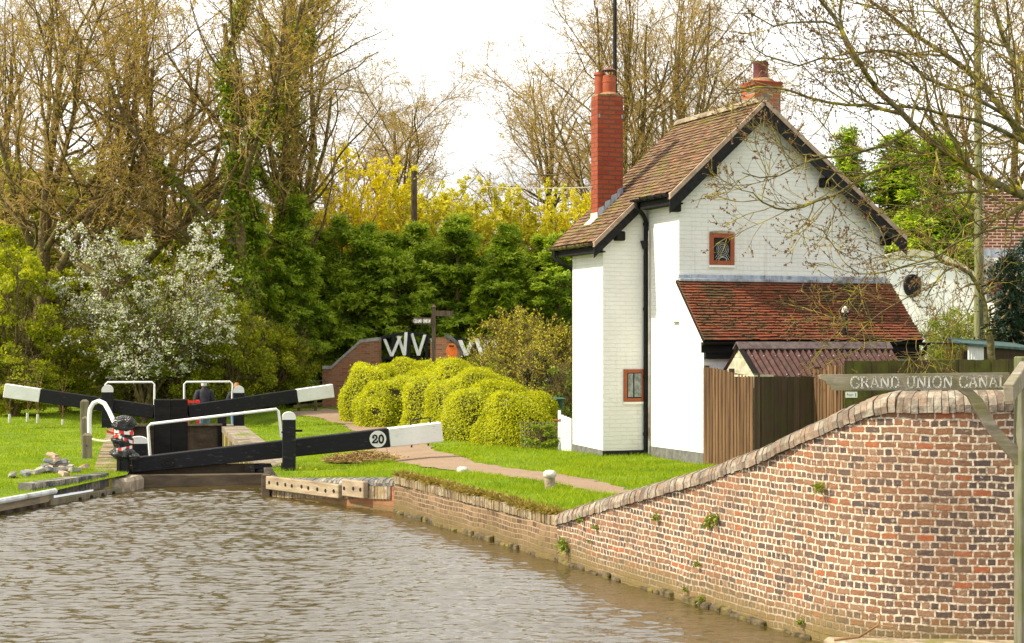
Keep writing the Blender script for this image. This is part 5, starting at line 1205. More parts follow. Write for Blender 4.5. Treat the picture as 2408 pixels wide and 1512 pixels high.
m = MB(); m.prism([P(x, y, Yp - .07) - L0 for x, y in ((1023, 730), (1066, 731), (1066, 744), (1023, 743))], (0, .05, 0)); m.build('sign_arm', MAT['pole_dark'], f2)

# ------------------------------------------------------------------ footbridge at the back
rb = thing('ramp_wall', 'sloping red brick wall with grey coping leading up to the footbridge', 'wall', base(758, 61.5), -.12)
def loc(px, py, Y, L0): return P(px, py, Y) - L0
m = MB(); Yw = 61.5; out = [(758, 958), (758, 868), (779, 868), (850, 806), (893, 801), (893, 958)]
ww = [Vector(((x - 758) / FPX * Yw, 0, zat(y, Yw))) for x, y in out]; m.prism(ww, (0, .45, 0)); m.build('wall_face', MAT['brick_ramp'], rb)
m = MB()
for (x0, y0), (x1, y1) in zip(out[1:4], out[2:5]):
    a, b = Vector(((x0 - 758) / FPX * Yw, -.03, zat(y0, Yw) + .002)), Vector(((x1 - 758) / FPX * Yw, -.03, zat(y1, Yw) + .002)); m.prism([a, b, b + Vector((0, 0, .12)), a + Vector((0, 0, .12))], (0, .51, 0))
m.build('coping', mottled('grey_bridge_coping', (.20, .19, .18), (.34, .32, .30), 5, .9), rb)
fbg = thing('footbridge', 'arched footbridge with white V shaped braces and black rails', 'bridge', base(892, 62))
L0 = fbg.location
def rail(pts, name):
    q = MB()
    for a, b in zip(pts, pts[1:]): q.beam(a - L0, b - L0, .10, .09)
    q.build(name, MAT['black'], fbg)
Yf = 61.9; top = [P(890, 792, Yf), P(961, 778, Yf + .5), P(1052, 797, Yf + 1)]; rail(top, 'top_rail')
rail([P(890, 838, Yf), P(1052, 842, Yf + 1)], 'bottom_rail')
for px, pt in ((893, 793), (925, 788), (962, 778), (1004, 790)): q = MB(); Yq = Yf + (px - 890) / 160 - .02; a = P(px, pt, Yq) - L0; b = P(px, 845, Yq) - L0; q.box(a.x - .06, a.y - .05, b.z, a.x + .06, a.y + .05, a.z); q.build('rail_post', MAT['black'], fbg)
for (x0, y0), (x1, y1), (x2, y2) in (((904, 797), (921, 838), (941, 791)), ((936, 790), (951, 836), (973 - 18, 781)), ((968, 783), (984, 836), (999, 787)), ((1012, 792), (1036, 840), (1051, 798))):
    Yq = Yf + (x1 - 890) / 160 - .10; q = MB()
    for xa, ya in ((x0, y0), (x2, y2)):
        q.prism([P(xa - 3.6, ya, Yq) - L0, P(xa + 3.6, ya, Yq) - L0, P(x1 + 3.6, y1, Yq) - L0, P(x1 - 3.6, y1, Yq) - L0], (0, .05, 0)); Yq += .052
    q.build('white_brace', MAT['white_clean'], fbg)
rail([P(1058, 797, Yf - 3), P(1140, 792, Yf - 3), P(1228, 815, Yf - 3)], 'top_rail')
for (x0, y0), (x1, y1), (x2, y2) in (((1082, 800), (1096, 836), (1112, 796)), ((1120, 796), (1134, 838), (1146, 796)), ((1160, 800), (1172, 840), (1186, 806)), ((1196, 808), (1206, 842), (1218, 814))):
    Yq = Yf - 3.1; q = MB()
    for xa, ya in ((x0, y0), (x2, y2)): q.prism([P(xa - 5, ya, Yq) - L0, P(xa + 5, ya, Yq) - L0, P(x1 + 5, y1, Yq) - L0, P(x1 - 5, y1, Yq) - L0], (0, .05, 0)); Yq += .052
    q.build('white_brace', MAT['white_clean'], fbg)
for px in (1116, 1152, 1190): q = MB(); a = P(px, 797, Yf - 3) - L0; q.box(a.x - .05, a.y - .05, .2, a.x + .05, a.y + .05, a.z); q.build('rail_post', MAT['black'], fbg)
q = MB(); q.box(0, .2, 1.2, 2.9, 2.4, 1.75); q.build('deck', MAT['sill'], fbg)
bp = thing('bridge_pier', 'brick end pier of the footbridge with curved dark coping beside the orange plaque', 'wall', base(1000, 58.2)); L0 = bp.location
q = MB(); out = [(1012, 880), (1012, 806), (1026, 793), (1048, 793), (1078, 815), (1086, 845), (1086, 880)]; q.prism([P(x, y, 58.2) - L0 for x, y in out], (0, .4, 0)); q.build('wall_face', MAT['brick_ramp'], bp)
q = MB(); cp_ = [(1046, 791), (1060, 797), (1076, 813), (1087, 836)]
for (x0, y0), (x1, y1) in zip(cp_, cp_[1:]): q.prism([P(x0, y0 + 2, 58.15) - L0, P(x1, y1 + 2, 58.15) - L0, P(x1 + 2, y1 - 7, 58.15) - L0, P(x0 + 2, y0 - 7, 58.15) - L0], (0, .5, 0))
q.build('coping', mottled('dark_bridge_coping', (.05, .055, .06), (.14, .14, .14), 7, .8), bp)
op = thing('orange_plaque', 'orange oval plaque with a dark slot in front of the footbridge', 'sign', base(1061, 56)); L0 = op.location
q = MB(); n_ = 24; q.prism([P(1062 + 13 * math.cos(t), 826 + 19 * math.sin(t), 56) - L0 for t in [2 * math.pi * i / n_ for i in range(n_)]], (0, .12, 0)); o = q.build('plaque', MAT['orange'], op)
q = MB(); q.prism([P(x, y, 55.98) - L0 for x, y in ((1055, 812), (1068, 812), (1066, 816), (1061, 814.5), (1057, 816))], (0, .015, 0)); q.build('slot', MAT['gutter'], o)
q = MB(); q.box(-.05, .13, .2, .05, .2, zat(812, 56)); q.build('post', MAT['pole_dark'], op)
lf = thing('low_rail_fence', 'low dark wooden rail fence beside the far right balance beam', 'fence', base(700, 58)); L0 = lf.location
q = MB()
for y in (937, 950): q.beam(P(690, y + 3, 57.5) - L0, P(757, y - 4, 58.5) - L0, .06, .10)
q.build('rail', MAT['fence_moss'], lf); q = MB()
for x in (702, 742): a = P(x, 934, 58) - L0; q.box(a.x - .05, a.y, .2, a.x + .05, a.y + .08, a.z)
q.build('rail_post', MAT['fence_moss'], lf)
rd = thing('red_frame', 'small red frame standing beyond the far lock gate by the man', 'frame', base(452, 49.6)); L0 = rd.location
q = MB(); 
for x in (441, 465): a = P(x, 940, 49.6) - L0; q.box(a.x - .05, a.y - .03, -.2, a.x + .05, a.y + .03, a.z)
q.build('leg', MAT['red'], rd); q = MB(); a, b = P(436, 942, 49.55) - L0, P(470, 942, 49.55) - L0; q.beam(a, b, .06, .07); q.build('top_bar', MAT['red'], rd)

# ------------------------------------------------------------------ people
def skinmesh(name, nodes, edges, mat, parent, root=0, sub=2):
    me = bpy.data.meshes.new(name); me.from_pydata([n[0] for n in nodes], edges, []); o = bpy.data.objects.new(name, me); COL.objects.link(o)
    sk = o.modifiers.new('s', 'SKIN'); sk.use_smooth_shade = True
    for i, n in enumerate(nodes):
        v = me.skin_vertices[0].data[i]; r = n[1]; v.radius = r if isinstance(r, tuple) else (r, r); v.use_root = (i == root)
    ss = o.modifiers.new('u', 'SUBSURF'); ss.levels = sub; ss.render_levels = sub
    dg = bpy.context.evaluated_depsgraph_get(); m2 = bpy.data.meshes.new_from_object(o.evaluated_get(dg)); bpy.data.objects.remove(o)
    m2.name = name; m2.materials.clear(); m2.materials.append(mat); m2.polygons.foreach_set('use_smooth', [True] * len(m2.polygons))
    o = bpy.data.objects.new(name, m2); COL.objects.link(o); o.parent = parent; return o
def person(label, loc, rz, H, hair, cap, step=.10, lean=.05):
    t = thing('person', label, 'person', loc, rz); s = H / 1.72
    S = lambda x, y, z: (x * s, y * s, z * s)
    f = .05                                 # facing +y (away from the camera)
    N = [(S(0, 0, .93), (.10 * s, .07 * s)), (S(0, .0, 1.10), (.09 * s, .065 * s)), (S(0, lean * .6, 1.30), (.10 * s, .065 * s)), (S(0, lean, 1.42), (.075 * s, .055 * s)), (S(0, lean + .02, 1.50), .052 * s), (S(0, lean + .035, 1.57), (.068 * s, .078 * s)), (S(0, lean + .045, 1.64), (.076 * s, .092 * s)), (S(0, lean + .035, 1.70), (.05 * s, .06 * s)),
         (S(.19, lean, 1.37), .058 * s), (S(.25, -.02, 1.12), .043 * s), (S(.25, .07, .90), .032 * s), (S(.25, .09, .84), (.022 * s, .036 * s)),
         (S(-.19, lean, 1.37), .058 * s), (S(-.27, -.01, 1.12), .043 * s), (S(-.29, .05, .90), .032 * s), (S(-.29, .07, .84), (.022 * s, .036 * s)),
         (S(.095, 0, .86), .085 * s), (S(.10, step * .6, .48), .055 * s), (S(.10, step * .2, .09), .038 * s), (S(.11, step * .2 + .14, .035), .032 * s),
         (S(-.095, 0, .86), .085 * s), (S(-.10, -step * .2, .48), .055 * s), (S(-.10, -step, .09), .038 * s), (S(-.11, -step + .14, .035), .032 * s)]
    E = [(0, 1), (1, 2), (2, 3), (3, 4), (4, 5), (5, 6), (6, 7), (3, 8), (8, 9), (9, 10), (10, 11), (3, 12), (12, 13), (13, 14), (14, 15), (0, 16), (16, 17), (17, 18), (18, 19), (0, 20), (20, 21), (21, 22), (22, 23)]
    for hx, sg, wi in ((.25, 1, 11), (-.29, -1, 15)):   # five separate fingers each hand
        wy = N[wi][0][1] / s
        for k in range(4):
            b = len(N); x = hx; y = wy - .026 + .019 * k; l = (.075, .085, .080, .062)[3 - k]
            N += [(S(x, y, .80), .0095 * s), (S(x - sg * .006, y + .004, .80 - l * .55), .0088 * s), (S(x - sg * .022, y + .008, .80 - l), .0075 * s)]; E += [(wi, b), (b, b + 1), (b + 1, b + 2)]
        b = len(N); N += [(S(hx - sg * .02, wy + .045, .83), .0105 * s), (S(hx - sg * .03, wy + .062, .79), .009 * s)]; E += [(wi, b), (b, b + 1)]
    skinmesh('body', N, E, MAT['skin'], t)
    hd = Vector(S(0, lean + .04, 1.615))
    q = MB()                               # face: eyes, nose, mouth, ears
    q.prism([hd + Vector((-.012, .085, -.02)) * s, hd + Vector((.012, .085, -.02)) * s, hd + Vector((0, .085, .03)) * s], (0, .022 * s, 0)); q.lathe(hd + Vector((.078, -.0, -.03)) * s, [(.008, 0), (.016, .03), (.008, .055)], 8); q.lathe(hd + Vector((-.078, -.0, -.03)) * s, [(.008, 0), (.016, .03), (.008, .055)], 8)
    q.build('face_features', MAT['skin'], t, smooth=True)
    q = MB()
    for e in (-.03, .03): q.lathe(hd + Vector((e, .088, .012)) * s, [(.004, 0), (.008, .006), (.004, .012)], 6)
    q.build('eyes', MAT['gutter'], t); q = MB(); q.prism([hd + Vector((-.022, .082, -.048)) * s, hd + Vector((.022, .082, -.048)) * s, hd + Vector((.016, .082, -.056)) * s, hd + Vector((-.016, .082, -.056)) * s], (0, .01 * s, 0)); q.build('mouth', MAT['pot'], t)
    q = MB(); n_ = 14; k = 8
    rows = [[hd + Vector((.088 * math.cos(p) * math.cos(th), .100 * math.cos(p) * math.sin(th) - .012, .105 * math.sin(p) - .002 + (-.03 if math.sin(th) < .2 else .035) * (math.cos(p)))) * s for th in [2 * math.pi * j / n_ for j in range(n_)]] for p in [-.25 + (math.pi / 2 + .25) * i / k for i in range(k + 1)]]
    for i in range(k):
        for j in range(n_): q.poly([rows[i][j], rows[i][(j + 1) % n_], rows[i + 1][(j + 1) % n_], rows[i + 1][j]])
    q.build('hair', hair, t, weld=True, smooth=True)
    q = MB(); n_ = 16; tor = [(.80, .175, .135, 0), (.95, .180, .140, 0), (1.10, .178, .135, .0), (1.25, .190, .135, lean * .6), (1.36, .200, .125, lean * .9), (1.43, .150, .105, lean), (1.47, .085, .085, lean + .01), (1.53, .072, .080, lean + .015)]
    rows = [[S(rx * math.cos(2 * math.pi * j / n_), y + ry * math.sin(2 * math.pi * j / n_), z) for j in range(n_)] for z, rx, ry, y in tor]
    for i in range(len(rows) - 1):
        for j in range(n_): q.poly([rows[i][j], rows[i][(j + 1) % n_], rows[i + 1][(j + 1) % n_], rows[i + 1][j]])
    q.poly(rows[0][::-1]); q.poly(rows[-1])
    for sg, w in ((1, 8), (-1, 12)):
        e = N[w + 1][0]; h_ = N[w + 2][0]
        q.tube([S(sg * .10, lean, 1.385), S(sg * .19, lean, 1.37), S(sg * .235, lean * .6, 1.27), e, (e[0] * .5 + h_[0] * .5, e[1] * .5 + h_[1] * .5, e[2] * .5 + h_[2] * .5), (h_[0], h_[1], h_[2] + .01)], [.075 * s, .088 * s, .082 * s, .070 * s, .062 * s, .054 * s], 10)
    q.build('jacket', MAT['jacket'], t, smooth=True)
    T = [(S(0, 0, .90), (.13 * s, .105 * s)), (N[16][0], .105 * s), (N[17][0], .075 * s), (S(.10, step * .2, .12), .062 * s), (N[20][0], .105 * s), (N[21][0], .075 * s), (S(-.10, -step, .12), .062 * s)]
    skinmesh('jeans', T, [(0, 1), (1, 2), (2, 3), (0, 4), (4, 5), (5, 6)], MAT['jeans'], t)
    for sg, y in ((1, step * .2), (-1, -step)):
        skinmesh('shoe', [(S(sg * .10, y - .03, .055), .052 * s), (S(sg * .105, y + .08, .045), .045 * s), (S(sg * .11, y + .17, .035), .036 * s)], [(0, 1), (1, 2)], MAT['gutter'], t)
    if cap:
        q = MB(); k = 6; rows = [[hd + Vector((.096 * math.cos(p) * math.cos(th), .112 * math.cos(p) * math.sin(th) - .004, .045 + .075 * math.sin(p))) * s for th in [2 * math.pi * j / n_ for j in range(n_)]] for p in [math.pi / 2 * i / k for i in range(k + 1)]]
        for i in range(k):
            for j in range(n_): q.poly([rows[i][j], rows[i][(j + 1) % n_], rows[i + 1][(j + 1) % n_], rows[i + 1][j]])
        q.prism([hd + Vector((.075 * math.cos(a), .09 + .07 * math.sin(a), .045)) * s for a in [math.pi * i / 8 for i in range(9)]], (0, 0, .01 * s)); q.build('flat_cap', MAT['jacket'], t, weld=True, smooth=True)
    return t
Yh = 50.5; pz = zat(893, Yh) - 1.76
person('man in dark jacket, blue jeans and flat cap walking beyond the far gates', (P(481, 900, Yh).x, Yh, pz), .35, 1.74, MAT['hair_grey'], True)
Yh = 52; pz = zat(897, Yh) - 1.70
person('person with ginger hair and dark jacket half hidden behind the far white topped post', (P(556, 900, Yh).x, Yh, pz), .1, 1.66, MAT['hair_ginger'], False)
# ------------------------------------------------------------------ plants: growth in numpy
def unit(v): return v / (np.linalg.norm(v, axis=-1, keepdims=True) + 1e-9)
def grow(rng, Pp, Rp, per, lr, ang, k, wander, up, rr, tmin=.2, tmax=1.0, taper=.35, minr=.006, lens=None, flat=None, toward=None):
    """children of the branches Pp (m,k,3), Rp (m,k)"""
    m, kp, _ = Pp.shape
    cnt = np.full(m, per) if np.isscalar(per) else np.asarray(per)
    idx = np.repeat(np.arange(m), cnt); n = len(idx)
    j = np.concatenate([(np.arange(c) + rng.random(c)) / max(c, 1) for c in cnt])
    t = tmin + (tmax - tmin) * j
    f = np.clip(t * (kp - 1), 0, kp - 1.001); i0 = f.astype(int); w = (f - i0)[:, None]
    A, B = Pp[idx, i0], Pp[idx, i0 + 1]; pos = A * (1 - w) + B * w; tan = unit(B - A)
    rad = Rp[idx, i0] * (1 - w[:, 0]) + Rp[idx, i0 + 1] * w[:, 0]
    plen = np.linalg.norm(np.diff(Pp, axis=1), axis=2).sum(1)[idx] if lens is None else np.asarray(lens)[idx]
    L = plen * rng.uniform(lr[0], lr[1], n) * (1.15 - .55 * t)
    rnd = unit(rng.normal(size=(n, 3))); perp = unit(rnd - tan * (rnd * tan).sum(1, keepdims=True))
    a = rng.uniform(ang[0], ang[1], n)[:, None]
    d = unit(tan * np.cos(a) + perp * np.sin(a)); r0 = np.maximum(np.minimum(rad * .85, rad * rng.uniform(rr[0], rr[1], n)), minr)
    out = np.zeros((n, k, 3)); out[:, 0] = pos; st = (L / (k - 1))[:, None]
    upv = np.array([0, 0, 1.0])
    for q in range(1, k):
        d = unit(d + rng.normal(size=(n, 3)) * wander + upv * up); out[:, q] = out[:, q - 1] + d * st
    R_ = np.maximum(r0[:, None] * np.linspace(1, taper, k)[None], minr * .7)
    return out, R_
def tubes(Pp, Rp, s):
    m, k, _ = Pp.shape; T = np.zeros_like(Pp); T[:, 1:-1] = Pp[:, 2:] - Pp[:, :-2]; T[:, 0] = Pp[:, 1] - Pp[:, 0]; T[:, -1] = Pp[:, -1] - Pp[:, -2]; T = unit(T)
    ref = np.where(np.abs(T[:, :1, 2:3]) > .8, np.array([[[1., 0, 0]]]), np.array([[[0, 0, 1.]]])); ref = np.broadcast_to(ref, T.shape)
    U = unit(np.cross(T, ref)); W = np.cross(T, U); th = np.arange(s) * 2 * math.pi / s
    V = Pp[:, :, None] + (U[:, :, None] * np.cos(th)[None, None, :, None] + W[:, :, None] * np.sin(th)[None, None, :, None]) * Rp[:, :, None, None]
    b = (np.arange(m)[:, None, None] * k + np.arange(k - 1)[None, :, None]) * s + np.arange(s)[None, None]
    b2 = (np.arange(m)[:, None, None] * k + np.arange(k - 1)[None, :, None]) * s + (np.arange(s)[None, None] + 1) % s
    F = np.stack([b, b2, b2 + s, b + s], -1).reshape(-1, 4); return V.reshape(-1, 3), F
def join(parts):
    V, F, o = [], [], 0
    for v, f in parts: V.append(v); F.append(f + o); o += len(v)
    return np.concatenate(V), np.concatenate(F)
def leaves(rng, pts, L, W, nrm=None, spread=1.0, dirn=None, dspread=1.0, fold=0.0):
    """one four-sided leaf at each point"""
    n = len(pts); g = rng.normal(size=(n, 3)); N_ = unit(g) if nrm is None else unit(unit(nrm) + g * spread * .6)
    h = rng.normal(size=(n, 3)) if dirn is None else unit(dirn) + rng.normal(size=(n, 3)) * dspread * .5
    U = unit(h - N_ * (h * N_).sum(1, keepdims=True)); S_ = np.cross(N_, U)
    l = (L * rng.uniform(.65, 1.35, n))[:, None]; w = (W * rng.uniform(.65, 1.35, n))[:, None]
    V = np.stack([pts, pts + U * l * .5 + S_ * w * .5, pts + U * l, pts + U * l * .5 - S_ * w * .5], 1).reshape(-1, 3)
    return V, np.arange(n * 4).reshape(n, 4)
def along_branches(rng, Pp, n, tmin=.2, tmax=1.0):
    m, k, _ = Pp.shape; i = rng.integers(0, m, n); f = np.clip((tmin + (tmax - tmin) * rng.random(n)) * (k - 1), 0, k - 1.001); a = f.astype(int); w = (f - a)[:, None]
    return Pp[i, a] * (1 - w) + Pp[i, a + 1] * w, unit(Pp[i, a + 1] - Pp[i, a])
def poly_branch(path, r0, r1, k=None):
    p = np.array([tuple(q) for q in path], float)[None]; return p, np.linspace(r0, r1, p.shape[1])[None]
def plant(name, label, cat, loc, parts, group=None, rz=0.0, s=1.0):
    """a thing with its parts: parts = (part name, (V, F), material, smooth)"""
    t = thing(name, label, cat, loc, rz, group); t.scale = (s, s, s) if np.isscalar(s) else s
    for pn, (V, F), mt, sm in parts: bulk(pn, V, F, mt, t, sm)
    return t
def again(proto, label, loc, rz, s):
    c = copy_tree(proto); c.location = loc; c.rotation_euler = (0, 0, rz); c.scale = (s, s, s) if np.isscalar(s) else s; c['label'] = label; return c
def gloc(px, Y, dz=0.0):
    x = (px - 1204) / FPX * Y; return (x, Y, float(gz(x, Y)) + dz)

# --------------------------------------------------------------- bare trees
def bare_tree(seed, H, trunk=.42, spread=(.30, .75), fork=.30, n1=13, n2=8, n3=8, n4=7, r0=.26, up=.10, ivy=0, lean=(0, 0), wig=.06, l1=(.75, 1.05)):
    rng = np.random.default_rng(seed); k = 9
    z = np.linspace(0, H * .80, k); x = np.cumsum(rng.normal(0, .14, k)) + lean[0] * (z / H) ** 1.3; y = np.cumsum(rng.normal(0, .14, k)) + lean[1] * (z / H) ** 1.3
    x -= x[0]; y -= y[0]
    P0 = np.stack([x, y, z], 1)[None]; R0 = (r0 * np.linspace(1, .22, k))[None]; R0[0, 0] *= 1.35
    P1, R1 = grow(rng, P0, R0, n1, (l1[0] * .62, l1[1] * .62), spread, 9, wig, up, (.42, .68), tmin=fork, tmax=.98)
    P2, R2 = grow(rng, P1, R1, n2, (.42, .72), (.45, 1.05), 8, wig * 2.0, up * .9, (.42, .66), tmin=.16, minr=.013)
    P3, R3 = grow(rng, P2, R2, n3, (.30, .55), (.5, 1.15), 6, wig * 3.0, up * .7, (.42, .62), tmin=.12, minr=.0075)
    P4, R4 = grow(rng, P3, R3, n4, (.32, .62), (.5, 1.15), 5, wig * 3.4, up * .5, (.5, .75), tmin=.12, minr=.0052)
    tr = join([tubes(P0, R0, 9), tubes(P1, R1, 6), tubes(P2, R2, 4)]); cr_ = join([tubes(P3, R3, 3), tubes(P4, R4, 3)])
    parts = [('trunk', tr, MAT['bark'], True), ('crown', cr_, MAT['twig'], False)]
    qb, db_ = along_branches(rng, P4, 21000, .2, 1.0); parts.append(('buds', leaves(rng, qb, .056, .036, None, 1, db_, .8), MAT['haze_bud'], False))
    if ivy:
        n = ivy; q0, t0 = along_branches(rng, P0, n // 2, .02, .9); q1, t1 = along_branches(rng, P1[rng.random(len(P1)) < .6], n // 2, .0, .55)
        q = np.concatenate([q0, q1]); o = rng.normal(size=q.shape); o[:, 2] *= .6; rad = np.concatenate([.18 + .42 * rng.random(n // 2) ** 1.5, .08 + .30 * rng.random(n // 2) ** 1.5])[:, None]
        patch = np.sin(q[:, 2] * 1.9 + q[:, 0] * 1.3) + rng.normal(0, .5, len(q)); keep = patch > -.35
        o = unit(o); parts.append(('ivy', leaves(rng, (q + o * rad)[keep], .125, .11, o[keep] + np.array([0, 0, .5]), 1.2), MAT['ivy'], False))
    return parts
bt = {}
def bare(key, px, Y, label, rz=0.0, s=1.0, name='bare_tree', **kw):
    if key not in bt: bt[key] = plant(name, label, 'tree', gloc(px, Y), bare_tree(**kw), 'bare trees behind the lock', rz, s)
    else: again(bt[key], label, gloc(px, Y), rz, s)
bare('fan', 60, 60, 'bare tree with steep fanning branches at the left edge of the wood', .3, 1.0, seed=11, H=17, n1=12, n2=9, n3=9, n4=6, fork=.22, r0=.34, up=.055, lean=(1.5, 0), wig=.085, spread=(.3, 1.0))
bare('fan', 395, 67, 'bare tree with long upswept branches between the left edge and the ivy clad trees', 2.1, 1.08)
bare('fork', 235, 62.5, 'dark trunked bare tree with a low forked bough above the white blossom', .0, 1.0, seed=23, H=16, n1=11, n2=9, n3=9, n4=6, fork=.25, r0=.38, up=.04, lean=(2.2, -.5), wig=.12, spread=(.4, 1.15))
bare('round', 935, 82, 'round headed bare tree rising behind the yellow shrubs', 1.0, 1.0, seed=37, H=15.5, n1=15, n2=9, n3=9, n4=6, fork=.26, r0=.30, up=.025, wig=.08, spread=(.45, 1.15), l1=(.80, 1.05))
bare('round', 1292, 86, 'thin bare tree between the pale sky gap and the red chimney', 4.0, 1.15)
bare('round', 790, 92, 'far bare tree half behind the ivy clad trunks', 2.6, 1.05)
bare('tall', 1480, 72, 'tall bare tree directly behind the red chimney', .5, 1.0, seed=51, H=18, n1=17, n2=9, n3=9, n4=6, fork=.20, r0=.30, up=.06, spread=(.28, .9), wig=.075)
bare('tall', 1590, 78, 'tall bare tree standing between the chimney and the roof ridge', 3.3, 1.08)
bare('tall', 1745, 92, 'slender bare tree behind the ridge of the cottage roof', 1.7, .95)
bare('fan', 2370, 60, 'tangled bare tree behind the green stained telegraph pole', 4.4, .85)
bare('round', 2190, 88, 'small bare tree far off between the two dark conifers', 5.1, .55)
bare('tall', 10, 75, 'bare tree in the second row at the far left edge', 5.0, 1.05)
bare('ivyA', 590, 60, 'ivy clad tree leaning left with a dark green trunk', .0, 1.0, 'ivy_tree', seed=63, H=17, n1=9, n2=8, n3=8, n4=6, fork=.30, r0=.36, up=.05, lean=(-2.3, 0), ivy=22000, spread=(.3, 1.0), wig=.08)
bare('ivyB', 655, 64, 'large ivy clad tree with several upright stems above the conifers', .0, 1.0, 'ivy_tree', seed=77, H=19, n1=14, n2=8, n3=8, n4=6, fork=.20, r0=.42, up=.06, lean=(.6, 0), ivy=34000, spread=(.25, .9), wig=.075)

# --------------------------------------------------------------- leafy shrubs of the undergrowth
def shrub(seed, w, h, nleaf, size, leaf, clumps=70, stems=9, twig='bark', nrm_up=.5):
    rng = np.random.default_rng(seed)
    b = np.zeros((stems, 6, 3)); a = rng.uniform(0, 2 * math.pi, stems); sp = rng.uniform(.1, .55, stems) * w
    t = np.linspace(0, 1, 6)
    for i in range(stems):
        b[i, :, 0] = np.cos(a[i]) * sp[i] * t ** 1.5 + np.cumsum(rng.normal(0, .04, 6)); b[i, :, 1] = np.sin(a[i]) * sp[i] * t ** 1.5 + np.cumsum(rng.normal(0, .04, 6)); b[i, :, 2] = h * rng.uniform(.6, .95) * t
    Rb = np.linspace(.045, .012, 6)[None].repeat(stems, 0) * h / 3
    P2, R2 = grow(rng, b, Rb, 9, (.25, .5), (.4, 1.1), 5, .16, .03, (.4, .7), tmin=.15, minr=.008)
    P3, R3 = grow(rng, P2, R2, 6, (.4, .8), (.4, 1.1), 4, .2, .02, (.5, .8), minr=.006)
    c = rng.normal(size=(clumps, 3)); c = unit(c) * rng.uniform(.45, 1.0, (clumps, 1)) ** .6; c *= np.array([w * .5, w * .5, h * .5]); c[:, 2] += h * .5
    i = rng.integers(0, clumps, nleaf); cr_ = rng.uniform(.18, .42, clumps) * w / 3.2
    d = unit(rng.normal(size=(nleaf, 3))); q = c[i] + d * cr_[i][:, None] * rng.random((nleaf, 1)) ** .45 * np.array([1, 1, .75])
    k = q[:, 2] > .02; nrm = d[k] + np.array([0, 0, nrm_up])
    return [('stems', join([tubes(b, Rb, 5), tubes(P2, R2, 3), tubes(P3, R3, 3)]), MAT[twig], False), ('foliage', leaves(rng, q[k], size, size * .75, nrm, 1.3), MAT[leaf], False)]
sh = {}
def bush(key, px, Y, label, rz, s, group='shrubs of the undergrowth', name='leafy_shrub', dz=0, **kw):
    if key not in sh: sh[key] = plant(name, label, 'shrub', gloc(px, Y, dz), shrub(**kw), group, rz, s)
    else: again(sh[key], label, gloc(px, Y, dz), rz, s)
bush('a', 40, 55, 'tall bright green leafy shrub at the left edge behind the white beam end', 0, 1.0, seed=5, w=3.2, h=5.6, nleaf=17000, size=.105, leaf='leaf_bright', clumps=110)
bush('b', 150, 57, 'low mid green shrub behind the brick heap lawn', .8, (1.05, 1, .85), seed=6, w=3.2, h=3.4, nleaf=14000, size=.085, leaf='leaf_mid', clumps=90)
bush('a', 470, 62, 'tall light green shrub between the white blossom and the ivy clad trees', 2.2, (1.05, 1, 1.15))
bush('b', 300, 57.5, 'mid green shrub under the white blossom behind the left handrail', 2.9, 1.0)
bush('b', 420, 56.5, 'mid green shrub between the two white handrails', 4.4, (1, 1, .95))
bush('b', 545, 57, 'mid green shrub behind the man in the dark jacket', 5.6, (1.0, 1, 1.15))
bush('b', 635, 60, 'mid green shrub at the foot of the conifers behind the right beam', 1.9, (1, 1, .95))
bush('a', -20, 63, 'taller leafy shrub behind the left edge shrub', 4.0, 1.25)
bush('a', 300, 65, 'tall light green shrub behind the white blossom', 1.2, 1.15)
bush('a', 385, 68, 'light green shrub far behind the white blossom to the right', 3.0, 1.2)
bush('a', 190, 64, 'light green shrub far behind the white blossom to the left', 5.2, 1.0)
bush('b', 30, 53.5, 'low leafy shrub beside the young trees in white guards', 3.3, (1, 1, .62))
bush('b', 705, 63.5, 'low shaded shrub beside the sloping brick wall', .2, (.8, .6, .8))
bush('c', 500, 59.5, 'yellow green shrub beside the dark conifers', 0, 1.0, seed=9, w=2.2, h=4.2, nleaf=8000, size=.09, leaf='leaf_bright', clumps=60)
bush('c', 360, 58, 'thin upright yellow green shrub behind the lock', 1.4, (.8, .8, .8))
for px, Y, s_, rz_, lb_ in ((-40, 70, 1.9, .4, 'big green mass of leaves at the far left behind the bare trees'), (95, 71, 1.75, 1.7, 'big green mass of leaves behind the left edge shrubs'), (245, 73, 1.85, 2.6, 'big green mass of leaves behind the top of the white blossom'), (365, 75, 1.6, 3.9, 'big green mass of leaves right of the white blossom top'), (500, 74, 1.75, 5.0, 'big green mass of leaves behind the leaning ivy clad tree'), (585, 66, 1.35, .9, 'green leafy mass at the foot of the ivy clad trees')):
    bush('a', px, Y, lb_, rz_, s_)
# hazel beyond the house on the right, garden shrubs
bush('d', 2215, 40, 'pale green budding shrub in front of the white barrel roofed cottage', 0, 1.0, group='garden shrubs', name='budding_shrub', seed=14, w=2.2, h=3.1, nleaf=7000, size=.055, leaf='weed', clumps=80, stems=16, twig='ash_twig')
bush('d', 2330, 42, 'pale green budding shrub right of the telegraph pole', 2.0, 1.05)
bush('d', 2265, 38, 'pale green budding shrub close behind the timber store', 3.5, .95)
bush('e', 1322, 38.5, 'yellow green leafy shrub behind the picket gate', 0, (.8, .8, 1), group='garden shrubs', name='leafy_shrub', seed=15, w=1.2, h=1.75, nleaf=2600, size=.07, leaf='weed', clumps=40, stems=10)
bush('f', 1268, 41.5, 'dark ivy covered stump behind the clipped hedge', 0, 1.0, group='garden shrubs', name='ivy_stump', seed=16, w=.75, h=2.0, nleaf=2600, size=.085, leaf='ivy_dark', clumps=36, stems=3)
bush('b', 1180, 52, 'broad yellowish hedge bank behind the garden tree', 2.0, (1.2, .8, .62))
bush('b', 1290, 49, 'broad yellowish hedge bank close to the cottage corner', 4.1, (.9, .8, .68))

